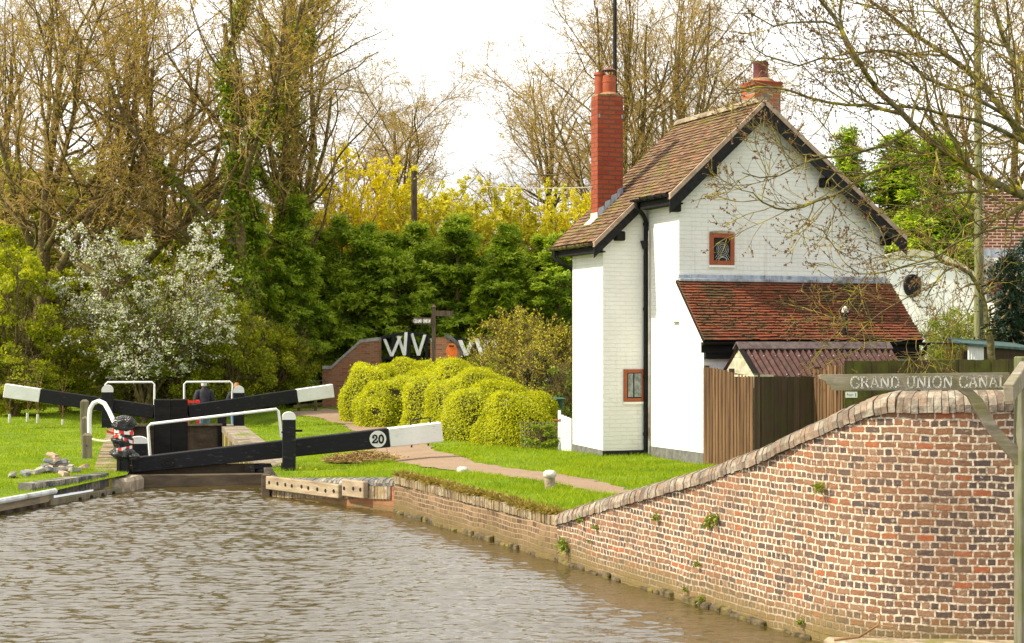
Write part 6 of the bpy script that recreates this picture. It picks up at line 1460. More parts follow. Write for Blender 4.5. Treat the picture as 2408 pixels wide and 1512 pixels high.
# --------------------------------------------------------------- white blossom
def blossom(seed):
    rng = np.random.default_rng(seed)
    st = 12; b = np.zeros((st, 8, 3)); t = np.linspace(0, 1, 8); a = np.linspace(0, 2 * math.pi, st, endpoint=False) + rng.normal(0, .2, st); sp = rng.uniform(.6, 2.5, st); hh = rng.uniform(2.6, 5.5, st)
    for i in range(st):
        b[i, :, 0] = np.cos(a[i]) * sp[i] * t ** 1.4 + np.cumsum(rng.normal(0, .06, 8)); b[i, :, 1] = np.sin(a[i]) * sp[i] * t ** 1.4 * .7 + np.cumsum(rng.normal(0, .06, 8)); b[i, :, 2] = hh[i] * t
    b[:, 0, :2] *= .3; Rb = np.linspace(.07, .02, 8)[None].repeat(st, 0)
    P2, R2 = grow(rng, b, Rb, 10, (.30, .52), (.5, 1.2), 7, .12, .0, (.4, .65), tmin=.30, minr=.012)
    P3, R3 = grow(rng, P2, R2, 8, (.35, .60), (.4, 1.1), 6, .15, .05, (.5, .7), tmin=.2, minr=.008)
    P4, R4 = grow(rng, P3, R3, 4, (.4, .7), (.5, 1.1), 5, .15, .03, (.6, .8), tmin=.2, minr=.006)
    dens = rng.random(len(P3)) < .75; q3, _ = along_branches(rng, P3[dens], 12000, .3, 1.0); q4, _ = along_branches(rng, P4[rng.random(len(P4)) < .5], 15000, .2, 1.0)
    q = np.concatenate([q3, q4]); q += rng.normal(0, .028, q.shape)
    cen = np.array([0, 0, 3.0]); out = np.linalg.norm((q - cen) / np.array([2.4, 1.7, 2.8]), axis=1); k = (rng.random(len(q)) < np.clip((out - .35) * 1.5, .06, 1)) & (q[:, 2] > 1.3)
    gl, _ = along_branches(rng, P4, 9000, .0, 1.0); gl += rng.normal(0, .06, gl.shape)
    return [('trunk', tubes(b, Rb, 6), MAT['bark'], True), ('crown', join([tubes(P2, R2, 4), tubes(P3, R3, 3), tubes(P4, R4, 3)]), MAT['bark'], False),
            ('blossom', leaves(rng, q[k], .058, .052), MAT['blossom'], False), ('foliage', leaves(rng, gl, .07, .05), MAT['ivy'], False)]
plant('blossom_tree', 'wide bush covered in white blossom left of the lock', 'tree', gloc(335, 55.5), blossom(81), None, 0, (1.16, 1.05, 1.03))

# --------------------------------------------------------------- cypress row and other conifers
def cypress(seed, w, h, boughs, sprays, leaf, size=.20, bottom=.02, power=.55, leaders=1):
    """one tree of several leaders of unequal height, each clothed in boughs that end in hanging plumes"""
    rng = np.random.default_rng(seed); per = boughs // leaders
    prof = lambda u: (np.clip(1 - u, 0, 1) ** power) * (.80 + .20 * np.clip(u * 6, 0, 1)) + .02
    Tip, D0, LL_, ZT, ax_pts = [], [], [], [], []
    for q in range(leaders):
        an = 2 * math.pi * q / leaders + rng.uniform(-.5, .5); off = (w * .27 * rng.uniform(.7, 1.25)) if leaders > 1 else 0; ox, oy = off * math.cos(an), off * math.sin(an); hh = h * (rng.uniform(.72, 1.0) if q else 1.0); ww = w * (.62 if leaders > 1 else 1.0) * rng.uniform(.85, 1.15)
        zt = np.clip(rng.random(per) ** .85, 0, 1) * .97 + .01; az = rng.uniform(0, 2 * math.pi, per)
        r = ww * .5 * prof(zt) * rng.uniform(.55, 1.30, per); d = np.stack([np.cos(az), np.sin(az), np.zeros(per)], 1); tp = d * r[:, None] + np.array([ox, oy, 0]); tp[:, 2] = bottom * h + zt * hh * (1 - bottom)
        Tip.append(tp); D0.append(d); ZT.append(zt); LL_.append(rng.uniform(.8, 1.5, per) * (.50 + .55 * prof(zt))); ax_pts.append((ox, oy, hh))
    tip, d0, zt, L = np.concatenate(Tip), np.concatenate(D0), np.concatenate(ZT), np.concatenate(LL_); boughs = len(tip)
    n = boughs * sprays; i = np.repeat(np.arange(boughs), sprays); t = rng.random(n) ** .7
    sidev = np.stack([-d0[:, 1], d0[:, 0], np.zeros(boughs)], 1); lift = (.30 + .75 * zt ** 1.5)[i]; nod = rng.uniform(.35, .95, boughs)[i]
    p = tip[i] + d0[i] * ((t - 1) * L[i])[:, None] + sidev[i] * (rng.normal(0, .24, n) * (1.15 - .80 * t))[:, None]
    p[:, 2] += (lift * (t - .35) * L[i] - nod * t ** 3 * L[i] * (1 - .6 * zt[i]) + rng.normal(0, .07, n))
    ax = unit(d0[i] * .8 + sidev[i] * rng.normal(0, .55, n)[:, None] + np.array([0, 0, 1.0]) * (.9 * lift - 1.1 * nod * t ** 2 + rng.normal(0, .30, n))[:, None])
    nr = unit(np.array([0, 0, 1.0]) + d0[i] * .55 + rng.normal(0, .45, (n, 3))); sd_ = unit(np.cross(nr, ax))
    pts, dirs, nrm = [], [], []
    for k, (f, an) in enumerate(((0, .9), (0, -.9), (.33, .75), (.33, -.75), (.62, .55), (.62, -.55), (.7, 0))):
        pts.append(p + ax * (f * size)); dirs.append(ax * math.cos(an) + sd_ * math.sin(an) - np.array([0, 0, .18])); nrm.append(nr)
    pts = np.concatenate(pts); dirs = np.concatenate(dirs); nrm = np.concatenate(nrm); k = pts[:, 2] > .03
    trk = []
    for ox, oy, hh in ax_pts: P0, R0 = poly_branch([(ox * .3, oy * .3, 0), (ox * .8, oy * .8, hh * .3), (ox, oy, hh * .6), (ox, oy, hh * .96)], w * .035, .02); trk.append(tubes(P0, R0, 7))
    lim = np.zeros((boughs, 4, 3)); s4 = np.linspace(0, 1, 4)
    for q in range(4): lim[:, q] = tip - d0 * (L * (1 - s4[q]))[:, None] - np.array([0, 0, .25]) * (1 - s4[q])
    Rl = np.linspace(.03, .01, 4)[None].repeat(boughs, 0); trk.append(tubes(lim, Rl, 3))
    tt = np.concatenate([t] * 7); tip_ = (tt + rng.normal(0, .10, len(tt)) > .76); a_, b_ = k & ~tip_, k & tip_
    f = lambda kk: leaves(rng, pts[kk], size * .62, size * .19, nrm[kk], .5, dirs[kk], .35)
    out = [('trunk', join(trk), MAT['bark'], False), ('crown', f(a_), MAT[leaf], False)]
    if leaf == 'leyland': out.append(('new_growth', f(b_), MAT['leyland_tip'], False))
    else: out[1] = ('crown', f(k), MAT[leaf], False)
    return out
cp = {}
def conifer(key, px, Y, label, rz, s, group='cypress trees in a row behind the hedge', name='cypress_tree', **kw):
    if key not in cp: cp[key] = plant(name, label, 'tree', gloc(px, Y), cypress(**kw), group, rz, s)
    else: again(cp[key], label, gloc(px, Y), rz, s)
conifer('A', 618, 62, 'tallest cypress at the left end of the row above the far right beam', 0, 1.0, seed=101, w=5.0, h=7.6, boughs=280, sprays=46, leaf='leyland', size=.25, power=.62, leaders=4)
conifer('B', 725, 64, 'second cypress in the row from its left end', 1.0, 1.0, seed=102, w=5.4, h=6.9, boughs=300, sprays=46, leaf='leyland', size=.25, power=.55, leaders=5)
conifer('A', 835, 65.5, 'third cypress in the row, above the sloping brick wall', 2.4, (1.2, 1.2, .88))
conifer('B', 945, 65, 'middle cypress behind the pointed towpath signpost', 3.3, (1.0, 1.0, .97))
conifer('A', 1050, 66, 'cypress right of the pointed towpath signpost', 4.6, (1.2, 1.2, .92))
conifer('B', 1160, 65, 'second cypress in the row from its right end', 5.5, (1.0, 1.0, .93))
conifer('A', 1265, 64, 'cypress at the right end of the row beside the cottage', .9, (1.2, 1.2, .82))
conifer('B', 1370, 66, 'cypress mostly hidden behind the low wing of the cottage', 2.2, (1.0, 1.0, .93))
conifer('C', 1945, 52, 'bright green conifer showing above the right slope of the roof', 0, (1, 1, 1), 'conifers behind the cottage', 'conifer_tree', seed=111, w=3.0, h=8.9, boughs=210, sprays=44, leaf='leyland', size=.23, power=.55, leaders=2)
conifer('C', 2140, 50, 'broad green conifer behind the bare ash branches', 2.0, (1.75, 1.5, .97))
conifer('C', 2235, 54, 'conifer beside the green stained telegraph pole', 4.0, (1.0, 1.0, .82))
conifer('D', 2378, 33.5, 'small dark spruce at the right edge above the mossy fence', 0, 1.0, 'conifers behind the cottage', 'spruce_tree', seed=113, w=1.1, h=3.7, boughs=90, sprays=30, leaf='conifer_blue', size=.15, power=.8)
conifer('D', 2425, 35, 'dark spruce cut off by the right picture edge', 2.0, 1.1)

# --------------------------------------------------------------- yellow flowering shrubs behind the cypress row
def yellow_shrub(seed, w, h, n, leaf, twig, size=.10, tight=1.0):
    rng = np.random.default_rng(seed); st = 16; b = np.zeros((st, 7, 3)); t = np.linspace(0, 1, 7); a = rng.uniform(0, 2 * math.pi, st); sp = rng.uniform(.1, .5, st) * w
    for i in range(st):
        b[i, :, 0] = np.cos(a[i]) * sp[i] * t ** 1.2 + np.cumsum(rng.normal(0, .07, 7)); b[i, :, 1] = np.sin(a[i]) * sp[i] * t ** 1.2 + np.cumsum(rng.normal(0, .07, 7)); b[i, :, 2] = h * rng.uniform(.62, .98) * t
    Rb = np.linspace(.06, .018, 7)[None].repeat(st, 0)
    P2, R2 = grow(rng, b, Rb, 9, (.20, .40), (.35, .8), 6, .10, .14, (.4, .65), tmin=.35, minr=.012)
    P3, R3 = grow(rng, P2, R2, 7, (.4, .7), (.35, .9), 5, .14, .10, (.5, .7), tmin=.2, minr=.009)
    pick = rng.random(len(P3)) < .62
    q, _ = along_branches(rng, P3[pick], n // 5, .35, 1.0); q = np.repeat(q, 5, 0) + rng.normal(0, .055 * tight, (len(q) * 5, 3)); q = q[q[:, 2] > h * .30]
    return [('stems', join([tubes(b, Rb, 5), tubes(P2, R2, 4), tubes(P3, R3, 3)]), MAT[twig], False), ('flowers', leaves(rng, q, size, size * .8), MAT[leaf], False)]
yl = {}
def yel(key, px, Y, label, rz, s, **kw):
    if key not in yl: yl[key] = plant('flowering_shrub', label, 'shrub', gloc(px, Y), yellow_shrub(**kw), 'yellow shrubs behind the cypress row', rz, s)
    else: again(yl[key], label, gloc(px, Y), rz, s)
yel('y', 800, 70, 'brightest yellow shrub left of the short dark pole', 0, 1.0, seed=201, w=3.6, h=9.3, n=21000, leaf='yellow', twig='twig', size=.11)
yel('y', 905, 72, 'tall yellow shrub immediately left of the short dark pole', 2.0, (1, 1, .98))
yel('o', 1040, 70, 'ochre budding shrub right of the short dark pole', 0, 1.0, seed=202, w=4.6, h=8.4, n=26000, leaf='yellow_twig', twig='twig', size=.115)
yel('o', 1160, 71, 'ochre budding shrub below the sagging cable', 2.0, (1, 1, .92))
yel('o', 1270, 70, 'ochre budding shrub left of the red chimney', 4.0, (1, 1, .96))
yel('y', 1365, 69, 'yellow shrub glowing beside the foot of the red chimney', 5.0, (.7, .7, .80))
yel('o', 700, 71, 'ochre shrub between the ivy clad tree and the bright yellow one', 1.0, (.9, .9, .88))
yel('y', 655, 69, 'low yellow shrub above the left end of the cypress row', 3.6, (.8, .8, .76))
yel('o', 980, 76, 'ochre shrub behind the short dark pole', 3.0, (1.1, 1.1, .98))
yel('y', 480, 60.5, 'yellow green shrub left of the cypress row by the blossom', 3.2, (.45, .45, .52))
yel('o', 1430, 74, 'ochre shrub hidden behind the cottage roof', 1.2, (1, 1, .9))

# --------------------------------------------------------------- garden tree beside the hedge
def garden_tree(seed):
    rng = np.random.default_rng(seed); P0, R0 = poly_branch([(-.55, 0, 0), (-.40, .0, .55), (-.15, .05, 1.0), (.2, .05, 1.5), (.5, 0, 2.0)], .09, .05)
    P1, R1 = grow(rng, P0, R0, 12, (.55, 1.0), (.5, 1.3), 7, .16, .03, (.5, .75), tmin=.35, minr=.02)
    P2, R2 = grow(rng, P1, R1, 9, (.4, .7), (.5, 1.2), 6, .18, .02, (.5, .7), tmin=.15, minr=.012)
    P3, R3 = grow(rng, P2, R2, 9, (.35, .7), (.5, 1.2), 5, .18, .03, (.5, .8), tmin=.1, minr=.008)
    P4, R4 = grow(rng, P3, R3, 4, (.35, .7), (.5, 1.2), 4, .18, .05, (.6, .8), tmin=.1, minr=.007)
    q, _ = along_branches(rng, P4, 5200, .2, 1); return [('trunk', join([tubes(P0, R0, 8), tubes(P1, R1, 5)]), MAT['ash_bark'], True), ('crown', join([tubes(P2, R2, 4), tubes(P3, R3, 3), tubes(P4, R4, 3)]), MAT['ash_twig'], False), ('buds', leaves(rng, q, .045, .035), MAT['yellow_twig'], False)]
plant('garden_tree', 'old twisted fruit tree with lichen and buds between hedge and cottage', 'tree', gloc(1190, 45.5), garden_tree(301), None, 0, 1.0)
again(bpy.data.objects['garden_tree'], 'second twisted fruit tree pressed close to the cottage wall', gloc(1335, 42), 2.2, .92)

# --------------------------------------------------------------- clipped hedge domes
def hedge(seed, rx, ry, h, n, size=.046):
    rng = np.random.default_rng(seed); d = unit(rng.normal(size=(n, 3))); d[:, 2] = np.abs(d[:, 2])
    lump = 1 + .06 * np.sin(d[:, 0] * 6 + seed) * np.sin(d[:, 1] * 5 + seed * 2) + .05 * np.sin(d[:, 2] * 8 + d[:, 0] * 5 + seed)
    d[:, 2] *= 1.0
    k = (np.abs(d[:, 0]) ** 2.3 + np.abs(d[:, 1]) ** 2.3 + np.abs(d[:, 2]) ** 2.8) ** (-1 / 2.5)
    s = (k * lump * (1 - .07 * rng.random(n) ** 1.5))[:, None]; p = d * s * np.array([rx, ry, h]); nrm = unit(d / np.array([rx, ry, h]))
    st_ = rng.random(n) < .035; p[st_] += nrm[st_] * rng.uniform(.02, .10, (int(st_.sum()), 1)); gap_ = np.sin(p[:, 0] * 5.3 + seed) * np.sin(p[:, 1] * 4.7) * np.sin(p[:, 2] * 6.1 + seed) > .42 + .5 * rng.random(n); p = p[~gap_]; nrm = nrm[~gap_]
    lv = leaves(rng, p, size, size * .7, nrm + np.array([0, 0, .55]), 1.15)
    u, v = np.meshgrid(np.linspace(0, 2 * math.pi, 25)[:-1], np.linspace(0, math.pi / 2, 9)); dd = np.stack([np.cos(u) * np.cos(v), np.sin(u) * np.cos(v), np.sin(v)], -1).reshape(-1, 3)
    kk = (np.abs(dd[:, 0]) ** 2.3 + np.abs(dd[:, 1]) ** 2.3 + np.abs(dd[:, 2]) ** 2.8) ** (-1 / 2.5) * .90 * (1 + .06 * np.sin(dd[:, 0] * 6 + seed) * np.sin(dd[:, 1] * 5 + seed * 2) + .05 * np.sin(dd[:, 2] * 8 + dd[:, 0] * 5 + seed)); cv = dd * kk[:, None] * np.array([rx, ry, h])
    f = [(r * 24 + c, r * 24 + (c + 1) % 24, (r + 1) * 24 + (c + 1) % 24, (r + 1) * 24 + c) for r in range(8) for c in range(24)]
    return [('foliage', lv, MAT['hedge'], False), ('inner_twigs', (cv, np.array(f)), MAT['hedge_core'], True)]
HD = [(1222, 36.0, .90, 1.15, 1.17, 'nearest clipped hedge dome beside the white picket gate'), (1150, 38.8, 1.15, 1.2, 1.29, 'clipped hedge dome behind the end of the near white beam'), (1118, 41.6, 1.25, 1.3, 1.50, 'clipped hedge dome with a flat overhanging top in the middle of the row'),
      (1062, 44.6, 1.30, 1.4, 1.74, 'tall clipped hedge dome below the towpath signpost'), (912, 47.6, .95, 1.3, 1.24, 'low clipped hedge dome at the path edge in front of the taller ones'), (882, 50.6, 1.05, 1.5, 1.72, 'clipped hedge dome at the left end of the row by the sloping brick wall'), (985, 53.5, 1.3, 1.2, 1.82, 'yellow topped hedge dome farthest back under the footbridge'),
      (975, 48.4, 1.0, 1.3, 1.46, 'clipped hedge dome wedged between the low and the tall one')]
for i, (px, Y, rx, ry, h, lab) in enumerate(HD):
    plant('clipped_hedge', lab, 'hedge', gloc(px, Y, -.03), hedge(400 + i, rx, ry, h, 34000 if Y < 44 else 24000, .040 if Y < 44 else .050), 'clipped hedge domes along the path', .35)
bush('g', 1275, 34.5, 'dark ivy and nettles at the foot of the nearest hedge dome', 0, (1.0, .5, .62), group='garden shrubs', name='ivy_patch', seed=18, w=.95, h=.8, nleaf=1300, size=.075, leaf='ivy', clumps=26, stems=5)
bush('g', 985, 46.2, 'fresh nettles at the foot of the hedge by the path', 1.0, (1.3, .6, .55))
bush('g', 1090, 40.5, 'fresh nettles under the white end of the near beam', 2.2, (1.0, .5, .5))

# --------------------------------------------------------------- ash tree reaching in from the right
rngA = np.random.default_rng(500)
c1 = lambda pts: [(1705.2 + x * .5149, y * .5149) for x, y in pts]
c4_ = lambda pts: [(1587.6 + x * .35, y * .35) for x, y in pts]
c2_ = lambda pts: [(1940.4 + x * .4742, 411.6 + y * .4742) for x, y in pts]
LIMB = [(c1([(1640, 1010), (1450, 930), (1300, 868), (1230, 835), (1120, 775), (1020, 700), (950, 655), (880, 595), (820, 530), (770, 480), (700, 415), (640, 330), (600, 265), (565, 205), (530, 130), (490, 70), (450, 20), (405, -40)]), 24, 7, 25.0, 23.6),
        (c1([(1640, 940), (1480, 760), (1366, 640), (1250, 480), (1130, 345), (1000, 245), (870, 160), (740, 60), (630, -20)]), 20, 8, 25.5, 26.5),
        (c1([(1640, 960), (1500, 720), (1366, 650), (1230, 580), (1130, 545), (1010, 525), (900, 495), (820, 488), (700, 470), (600, 490)]), 16, 4, 25.2, 24.3),
        (c1([(800, 520), (720, 500), (650, 480), (560, 480), (470, 468), (380, 445), (300, 415), (240, 402), (150, 396), (60, 425), (0, 430)]), 9, 3, 24.2, 23.2),
        (c1([(1600, 800), (1450, 560), (1366, 380), (1320, 280), (1270, 170), (1235, 60), (1215, -40)]), 17, 9, 25.8, 26.6),
        (c1([(1366, 600), (1270, 520), (1180, 470), (1100, 430), (1010, 395), (920, 360), (850, 300), (780, 260), (700, 235), (600, 240), (500, 258), (420, 300)]), 11, 2.5, 25.4, 24.6),
        (c4_([(1990, 1120), (1870, 1100), (1500, 1110), (1300, 1170), (1200, 1230), (1080, 1310), (950, 1350), (860, 1390), (760, 1410), (680, 1400), (590, 1360), (550, 1325), (520, 1290)]), 10, 3, 24.8, 23.4),
        (c4_([(1600, 860), (1440, 960), (1320, 1000), (1180, 1040), (1000, 1060), (850, 1100), (700, 1180), (570, 1195), (450, 1160)]), 7, 2.5, 24.3, 23.3),
        (c1([(1120, 775), (1000, 560), (960, 430), (930, 300), (880, 180), (860, 60), (850, -30)]), 7, 3, 25.0, 25.8),
        (c1([(1250, 480), (1160, 330), (1080, 200), (1010, 90), (960, -20)]), 8, 5, 25.9, 27.0),
        (c1([(530, 130), (460, 100), (370, 100), (290, 105), (220, 120), (150, 80), (110, 60)]), 6, 2.5, 23.9, 23.3),
        (c1([(600, 300), (530, 150), (525, 60), (530, -20)]), 8, 6, 24.0, 24.4),
        (c1([(1130, 345), (1040, 140), (1000, 60), (900, 50), (780, 50), (640, 30)]), 6, 3, 26.0, 25.3),
        (c1([(1480, 420), (1330, 240), (1230, 200), (1110, 150), (1000, 80), (930, 10), (900, -30)]), 8, 4, 26.5, 27.2),
        (c4_([(1300, 1170), (1080, 1160), (1000, 1290), (1080, 1400), (1040, 1512), (1010, 1600)]), 4, 2, 24.2, 23.8),
        (c4_([(1750, 880), (1700, 700), (1680, 560), (1580, 400), (1440, 340), (1280, 350), (1130, 400), (980, 390), (830, 440), (700, 400), (540, 330), (480, 100)]), 7, 2.2, 24.8, 23.8)]
def px_limb(pts, w0, w1, Y0, Y1):
    n = len(pts); q = catmull([(x, y) for x, y in pts], 26) if n > 2 else [Vector(p) for p in pts]; k = len(q); Ys = np.linspace(Y0, Y1, k) + .12 * np.sin(np.arange(k) * .9 + Y0 * 7)
    p = np.array([tuple(P(a.x, a.y, Y)) for a, Y in zip(q, Ys)]); r = np.linspace(w0, w1, k) / 2 / FPX * 25; return p[None], r[None]
def limb_tree(name, label, rng, limbs, trunk, per_m, bark, twig, bud=True, upb=.05):
    base_ = np.array(trunk[0][0]); loc_ = (float(base_[0]), float(base_[1]), float(base_[2])); o = base_[None, None]
    tp, tr_ = poly_branch(trunk[0], trunk[1], trunk[2]); big = [tubes(tp - o, tr_, 10)]; fine = []; buds = []
    for pts, w0, w1, Y0, Y1 in limbs:
        p, r = px_limb(pts, w0, w1, Y0, Y1); p = p - o; big.append(tubes(p, r, 7)); L = np.linalg.norm(np.diff(p[0], axis=0), axis=1).sum()
        P2, R2 = grow(rng, p, r, max(3, int(L * per_m)), (.9, 1.6), (.5, 1.15), 8, .13, upb, (.32, .60), tmin=.12, tmax=1.0, minr=.008, lens=[min(1.0, L * .45)])
        P3, R3 = grow(rng, P2, R2, 5, (.35, .75), (.5, 1.1), 6, .13, upb * 1.8, (.5, .75), tmin=.25, minr=.0052)
        P4, R4 = grow(rng, P3, R3, 2, (.35, .7), (.5, 1.1), 4, .12, upb * 2, (.6, .85), tmin=.3, minr=.0046)
        fine += [tubes(P2, R2, 5), tubes(P3, R3, 4), tubes(P4, R4, 3)]
        for Q in (P3, P4):
            n = len(Q) * 3; b_, d_ = along_branches(rng, Q, n, .55, 1.0); buds.append((b_, d_))
            buds.append((Q[:, -1], unit(Q[:, -1] - Q[:, -2])))
    parts = [('trunk', join(big), MAT[bark], True), ('crown', join(fine), MAT[twig], False)]
    if bud:
        b_ = np.concatenate([x for x, _ in buds]); d_ = np.concatenate([x for _, x in buds]); k = rng.random(len(b_)) < .8; b_, d_ = b_[k], d_[k]
        b_ = np.repeat(b_, 2, 0); d_ = np.repeat(d_, 2, 0); parts.append(('buds', leaves(rng, b_, .034, .020, None, 1, d_, .9), MAT['bud'], False))
    return plant(name, label, 'tree', loc_, parts)
tb0 = (2640 - 1204) / FPX * 25.2
limb_tree('ash_tree', 'bare ash tree with yellow lichen reaching in from the right over the roof', rngA, LIMB, ([(tb0, 25.2, float(gz(tb0, 25.2)) - .1), (tb0 - .05, 25.2, 1.6), (tb0 - .18, 25.2, 2.6), (tb0 - .30, 25.3, 3.6), (tb0 - .5, 25.4, 4.6)], .26, .13), 4.2, 'ash_bark', 'ash_twig')
LIMB2 = [(c2_([(800, 740), (795, 650), (770, 570), (720, 490), (650, 450), (600, 440), (540, 400)]), 14, 8, 29.6, 29.4),
         (c2_([(1050, 290), (987, 270), (860, 260), (760, 290), (640, 340), (560, 400), (470, 430), (400, 450), (300, 480), (170, 490), (100, 440)]), 8, 2.5, 26.5, 25.3),
         (c2_([(650, 450), (590, 480), (540, 540), (490, 625)]), 7, 3, 29.4, 28.8), (c2_([(1010, 130), (930, 155), (800, 210), (700, 250), (640, 330), (600, 400)]), 7, 4, 27.5, 28.6),
         (c2_([(720, 490), (690, 380), (680, 250), (640, 180), (600, 60)]), 6, 3, 29.4, 29.2), (c2_([(650, 450), (560, 430), (480, 440), (380, 460), (290, 430)]), 5, 2, 29.3, 28.6),
         (c2_([(740, 600), (700, 690), (600, 770), (480, 800), (300, 825), (100, 745), (10, 690)]), 4, 2, 29.3, 28.4), (c2_([(560, 540), (400, 610), (280, 680), (180, 740), (20, 690)]), 4, 2, 29.0, 28.3),
         (c2_([(790, 590), (830, 560), (845, 555)]), 6, 5, 29.6, 29.5), (c2_([(600, 440), (520, 330), (520, 200), (530, 60)]), 4, 2, 29.3, 29.0)]
bx = (2336 - 1204) / FPX * 29.6
limb_tree('twisted_tree', 'gnarled small bare tree with a bent trunk in front of the white barrel roofed cottage', rngA, LIMB2, ([(bx, 29.6, .3), (bx, 29.6, 1.6), (bx - .05, 29.6, 2.6), (bx - .10, 29.6, 2.75)], .075, .06), 4.0, 'ash_bark', 'ash_twig', True, .0)

# --------------------------------------------------------------- far wood, young trees, straw, wall weeds, grass
rng = np.random.default_rng(600)
n = 90000; x = rng.uniform(-52, 40, n); y = rng.uniform(88, 100, n); hz = 6.5 + 1.8 * np.sin(x * .35) + 1.0 * np.sin(x * 1.1 + 2); z = rng.random(n) ** 1.3 * hz
fw = bulk('far_wood', *leaves(rng, np.stack([x, y, z], 1), .34, .22, np.array([[0, -1.0, .5]]).repeat(n, 0), 1.3), MAT['leaf_mid']); tag(fw, 'dim far off wood behind the trees', 'wood', kind='stuff')
for i, (px, Y, lab) in enumerate(((22, 49.5, 'leftmost young tree in a white guard'), (64, 50, 'second young tree in a white guard from the left'), (88, 49.3, 'third young tree in a white guard, with spread twigs'), (147, 49.6, 'young tree in a white guard nearest the timber posts'))):
    t = thing('young_tree', lab, 'sapling', gloc(px, Y), 0, 'young trees in white guards'); q = MB(); q.tube([(0, 0, 0), (.01, 0, .27)], .04, 8, cap=False); q.build('tree_guard', MAT['concrete'], t)
    rr_ = np.random.default_rng(700 + i); a, b = poly_branch([(0, 0, 0), (.02, 0, .6), (0, .02, 1.2)], .014, .008); c, d = grow(rr_, a, b, 9, (.4, .8), (.3, .7), 5, .08, .12, (.5, .8), tmin=.2, minr=.006); bulk('stem', *join([tubes(a, b, 5), tubes(c, d, 3)]), MAT['twig_brown'], t)
sx, sy = gpt(860, 1085); n = 1500; a = rng.uniform(0, 2 * math.pi, n); r = rng.random(n) ** .6
p = np.stack([sx + np.cos(a) * r * .72, sy + np.sin(a) * r * .42, float(gz(sx, sy)) + .02 + (1 - r) * .20 * rng.random(n)], 1); d = np.stack([np.cos(a + rng.normal(0, 1, n)), np.sin(a + rng.normal(0, 1, n)), rng.normal(0, .25, n)], 1)
st = np.stack([p - unit(d) * .16, p, p + unit(d) * rng.uniform(.1, .24, (n, 1)) - np.array([0, 0, .02])], 1); st[:, :, 2] = np.maximum(st[:, :, 2], float(gz(sx, sy)) + .01)
so = bulk('reed_heap', *tubes(st, np.full((n, 3), .0075), 3), MAT['straw']); tag(so, 'heap of dry cut reeds on the grass below the near beam', 'reeds', kind='stuff')
for i, (px, py, s) in enumerate(((1332, 1280, 1.5), (1690, 1222, 1.3), (1672, 1232, 1.0), (1408, 1240, .8), (1548, 1215, .9), (1645, 1325, .7), (1935, 1145, 1.0), (1618, 1385, .6), (1655, 1408, .7), (1372, 1222, .7), (1890, 1460, .7), (1392, 1272, .5))):
    o_ = CAMP; dv = (P(px, py, 1) - CAMP); best = None
    for j in range(len(pc)):                      # where the sight line meets the wall plane
        a2, b2 = pc[j], pc[min(j + 1, len(pc) - 1)]
        pa_ = Vector((dv.x, dv.y)); den = pa_.x * (b2 - a2).y - pa_.y * (b2 - a2).x
        if abs(den) < 1e-9: continue
        k_ = (a2.x * (b2 - a2).y - a2.y * (b2 - a2).x) / den; s_2 = (a2.x * pa_.y - a2.y * pa_.x) / den
        if 0 <= s_2 <= 1 and k_ > 0: best = (k_, j); break
    if best is None: continue
    q = CAMP + dv * best[0]; nr = side(pc, best[1]); t = thing('wall_weed', 'small green weed rooted in the mortar of the curved brick wall', 'weed', q, 0, 'weeds growing on the curved brick wall')
    rr_ = np.random.default_rng(800 + i); k_ = 60; dirs = np.array([-nr.x, -nr.y, -.2]) + rr_.normal(0, .75, (k_, 3)); bulk('leaves', *leaves(rr_, np.zeros((k_, 3)) + rr_.normal(0, .020 * s, (k_, 3)) - np.array([nr.x, nr.y, 0]) * .03, .050 * s, .018 * s, None, 1, dirs, .3), MAT['weed'], t)
# moss and dead grass hanging over the retaining wall
n = 9000; sB = arc(pb); dd = rng.random(n) * sB[-1]; xx = np.interp(dd, sB, [p.x for p in pb]); yy = np.interp(dd, sB, [p.y for p in pb]); nB = side(pb, 3); off = np.abs(rng.normal(0, .09, n)) + .02 + .10 * np.maximum(0, np.sin(dd * 2.3) * np.sin(dd * 5.1 + 1))
zz = np.interp(yy, [20, 25.85], [.52, .56]) + .01 + rng.random(n) * .03
kq = leaves(rng, np.stack([xx + nB.x * off, yy + nB.y * off, zz], 1), .07, .02, np.array([[0, 0, 1.0]]).repeat(n, 0), 1.6, np.array([[-nB.x, -nB.y, .25]]).repeat(n, 0), 1.2)
mo = bulk('moss_fringe', *kq, leafmat('ochre_moss', [(.12, .085, .02), (.30, .22, .04), (.34, .30, .06)], .3)); tag(mo, 'ochre moss and dead grass along the brick edge', 'moss', kind='stuff')

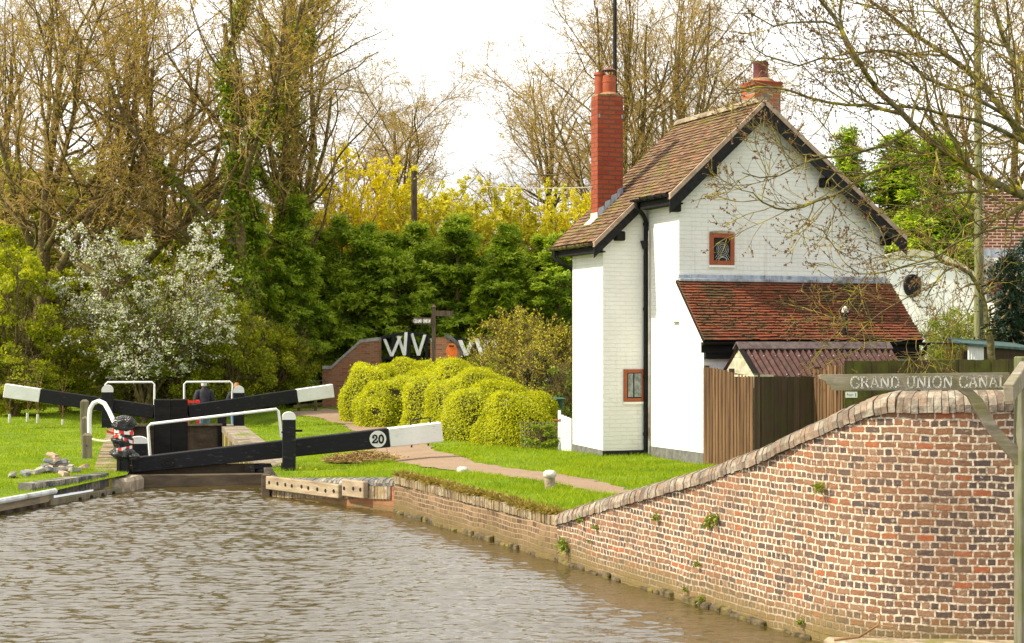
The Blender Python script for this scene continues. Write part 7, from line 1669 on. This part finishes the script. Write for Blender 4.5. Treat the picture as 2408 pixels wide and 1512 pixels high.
def blades(rng, n, region, dens, hmin, hmax, w):
    x0, y0, x1, y1 = region; x = rng.uniform(x0, x1, n); y = rng.uniform(y0, y1, n); k = (rng.random(n) < dens(x, y) * (.25 + .75 * sstep(-.55, .25, np.sin(x * 1.9 + 2.1 * np.sin(y * .9)) * np.sin(y * 1.6 + np.sin(x * 1.2))))) & ~inside(canal, x, y) & ~inside(PATHP, x, y); x, y = x[k], y[k]; n = len(x)
    z = gz(x, y); tuft = .55 + .45 * np.sin(x * 5.1 + 1.3 * np.sin(y * 3.7)) * np.sin(y * 4.3 + np.sin(x * 2.9)); h = (hmin + (hmax - hmin) * rng.random(n)) * (.45 + .8 * np.clip(tuft, 0, 1)); a = rng.uniform(0, 2 * math.pi, n); ww = w * rng.uniform(.6, 1.4, n)
    ca_, sa_ = np.cos(a) * ww, np.sin(a) * ww; lx, ly = rng.normal(0, .55, n) * h, rng.normal(0, .55, n) * h
    V = np.stack([np.stack([x - ca_, y - sa_, z - .004], 1), np.stack([x + ca_, y + sa_, z - .004], 1), np.stack([x + lx, y + ly, z + h], 1)], 1).reshape(-1, 3); return V, np.arange(n * 3).reshape(n, 3)
bank = lambda x, y: np.clip((24 / y) ** 2, 0, 1)
GB = [blades(np.random.default_rng(901), 330000, (-7, 17, 4.2, 35), lambda x, y: np.clip((24 / y) ** 1.6, 0, 1) * ((x > -4.4)), .03, .085, .0055),
      blades(np.random.default_rng(902), 200000, (-14, 20, -6.2, 34), lambda x, y: np.clip((26 / y) ** 1.6, 0, 1), .02, .05, .006), blades(np.random.default_rng(903), 160000, (-17, 34, 2, 60), lambda x, y: np.clip((36 / y) ** 1.5, 0, 1) * (1 - inside([(p.x, p.y) for p in (LR + PX_ * .65, LR2 + PX_ * .65, LL2 - PX_ * .65, LL - PX_ * .65)], x, y)), .03, .06, .010)]
V, F = join(GB); fz = bulk('grass', V, F, MAT['grass_blade']); tag(fz, 'short green grass on both banks', 'grass', kind='stuff')
dn = [(1745, 1085), (1762, 1090), (1728, 1093), (1772, 1082), (1712, 1098), (1755, 1099), (1690, 1105), (705, 1112), (742, 1115)]
dpm = leafmat('dandelion', [(.62, .48, .02), (.75, .62, .04)], .3)
for i, (px, py) in enumerate(dn):
    x, y = gpt(px, py); t = thing('dandelion', 'yellow dandelion in the grass by the cottage wall' if px > 1000 else 'yellow dandelion in the grass near the lock mouth', 'flower', (x, y, float(gz(x, y))), 0, 'dandelions in the grass')
    q = MB(); q.tube([(0, 0, 0), (0.01, 0, .07)], .004, 4); q.build('stalk', MAT['weed'], t); q = MB(); q.lathe((.01, 0, .07), [(.004, 0), (.026, .012), (.024, .022), (.004, .026)], 9); q.build('flower_head', dpm, t)
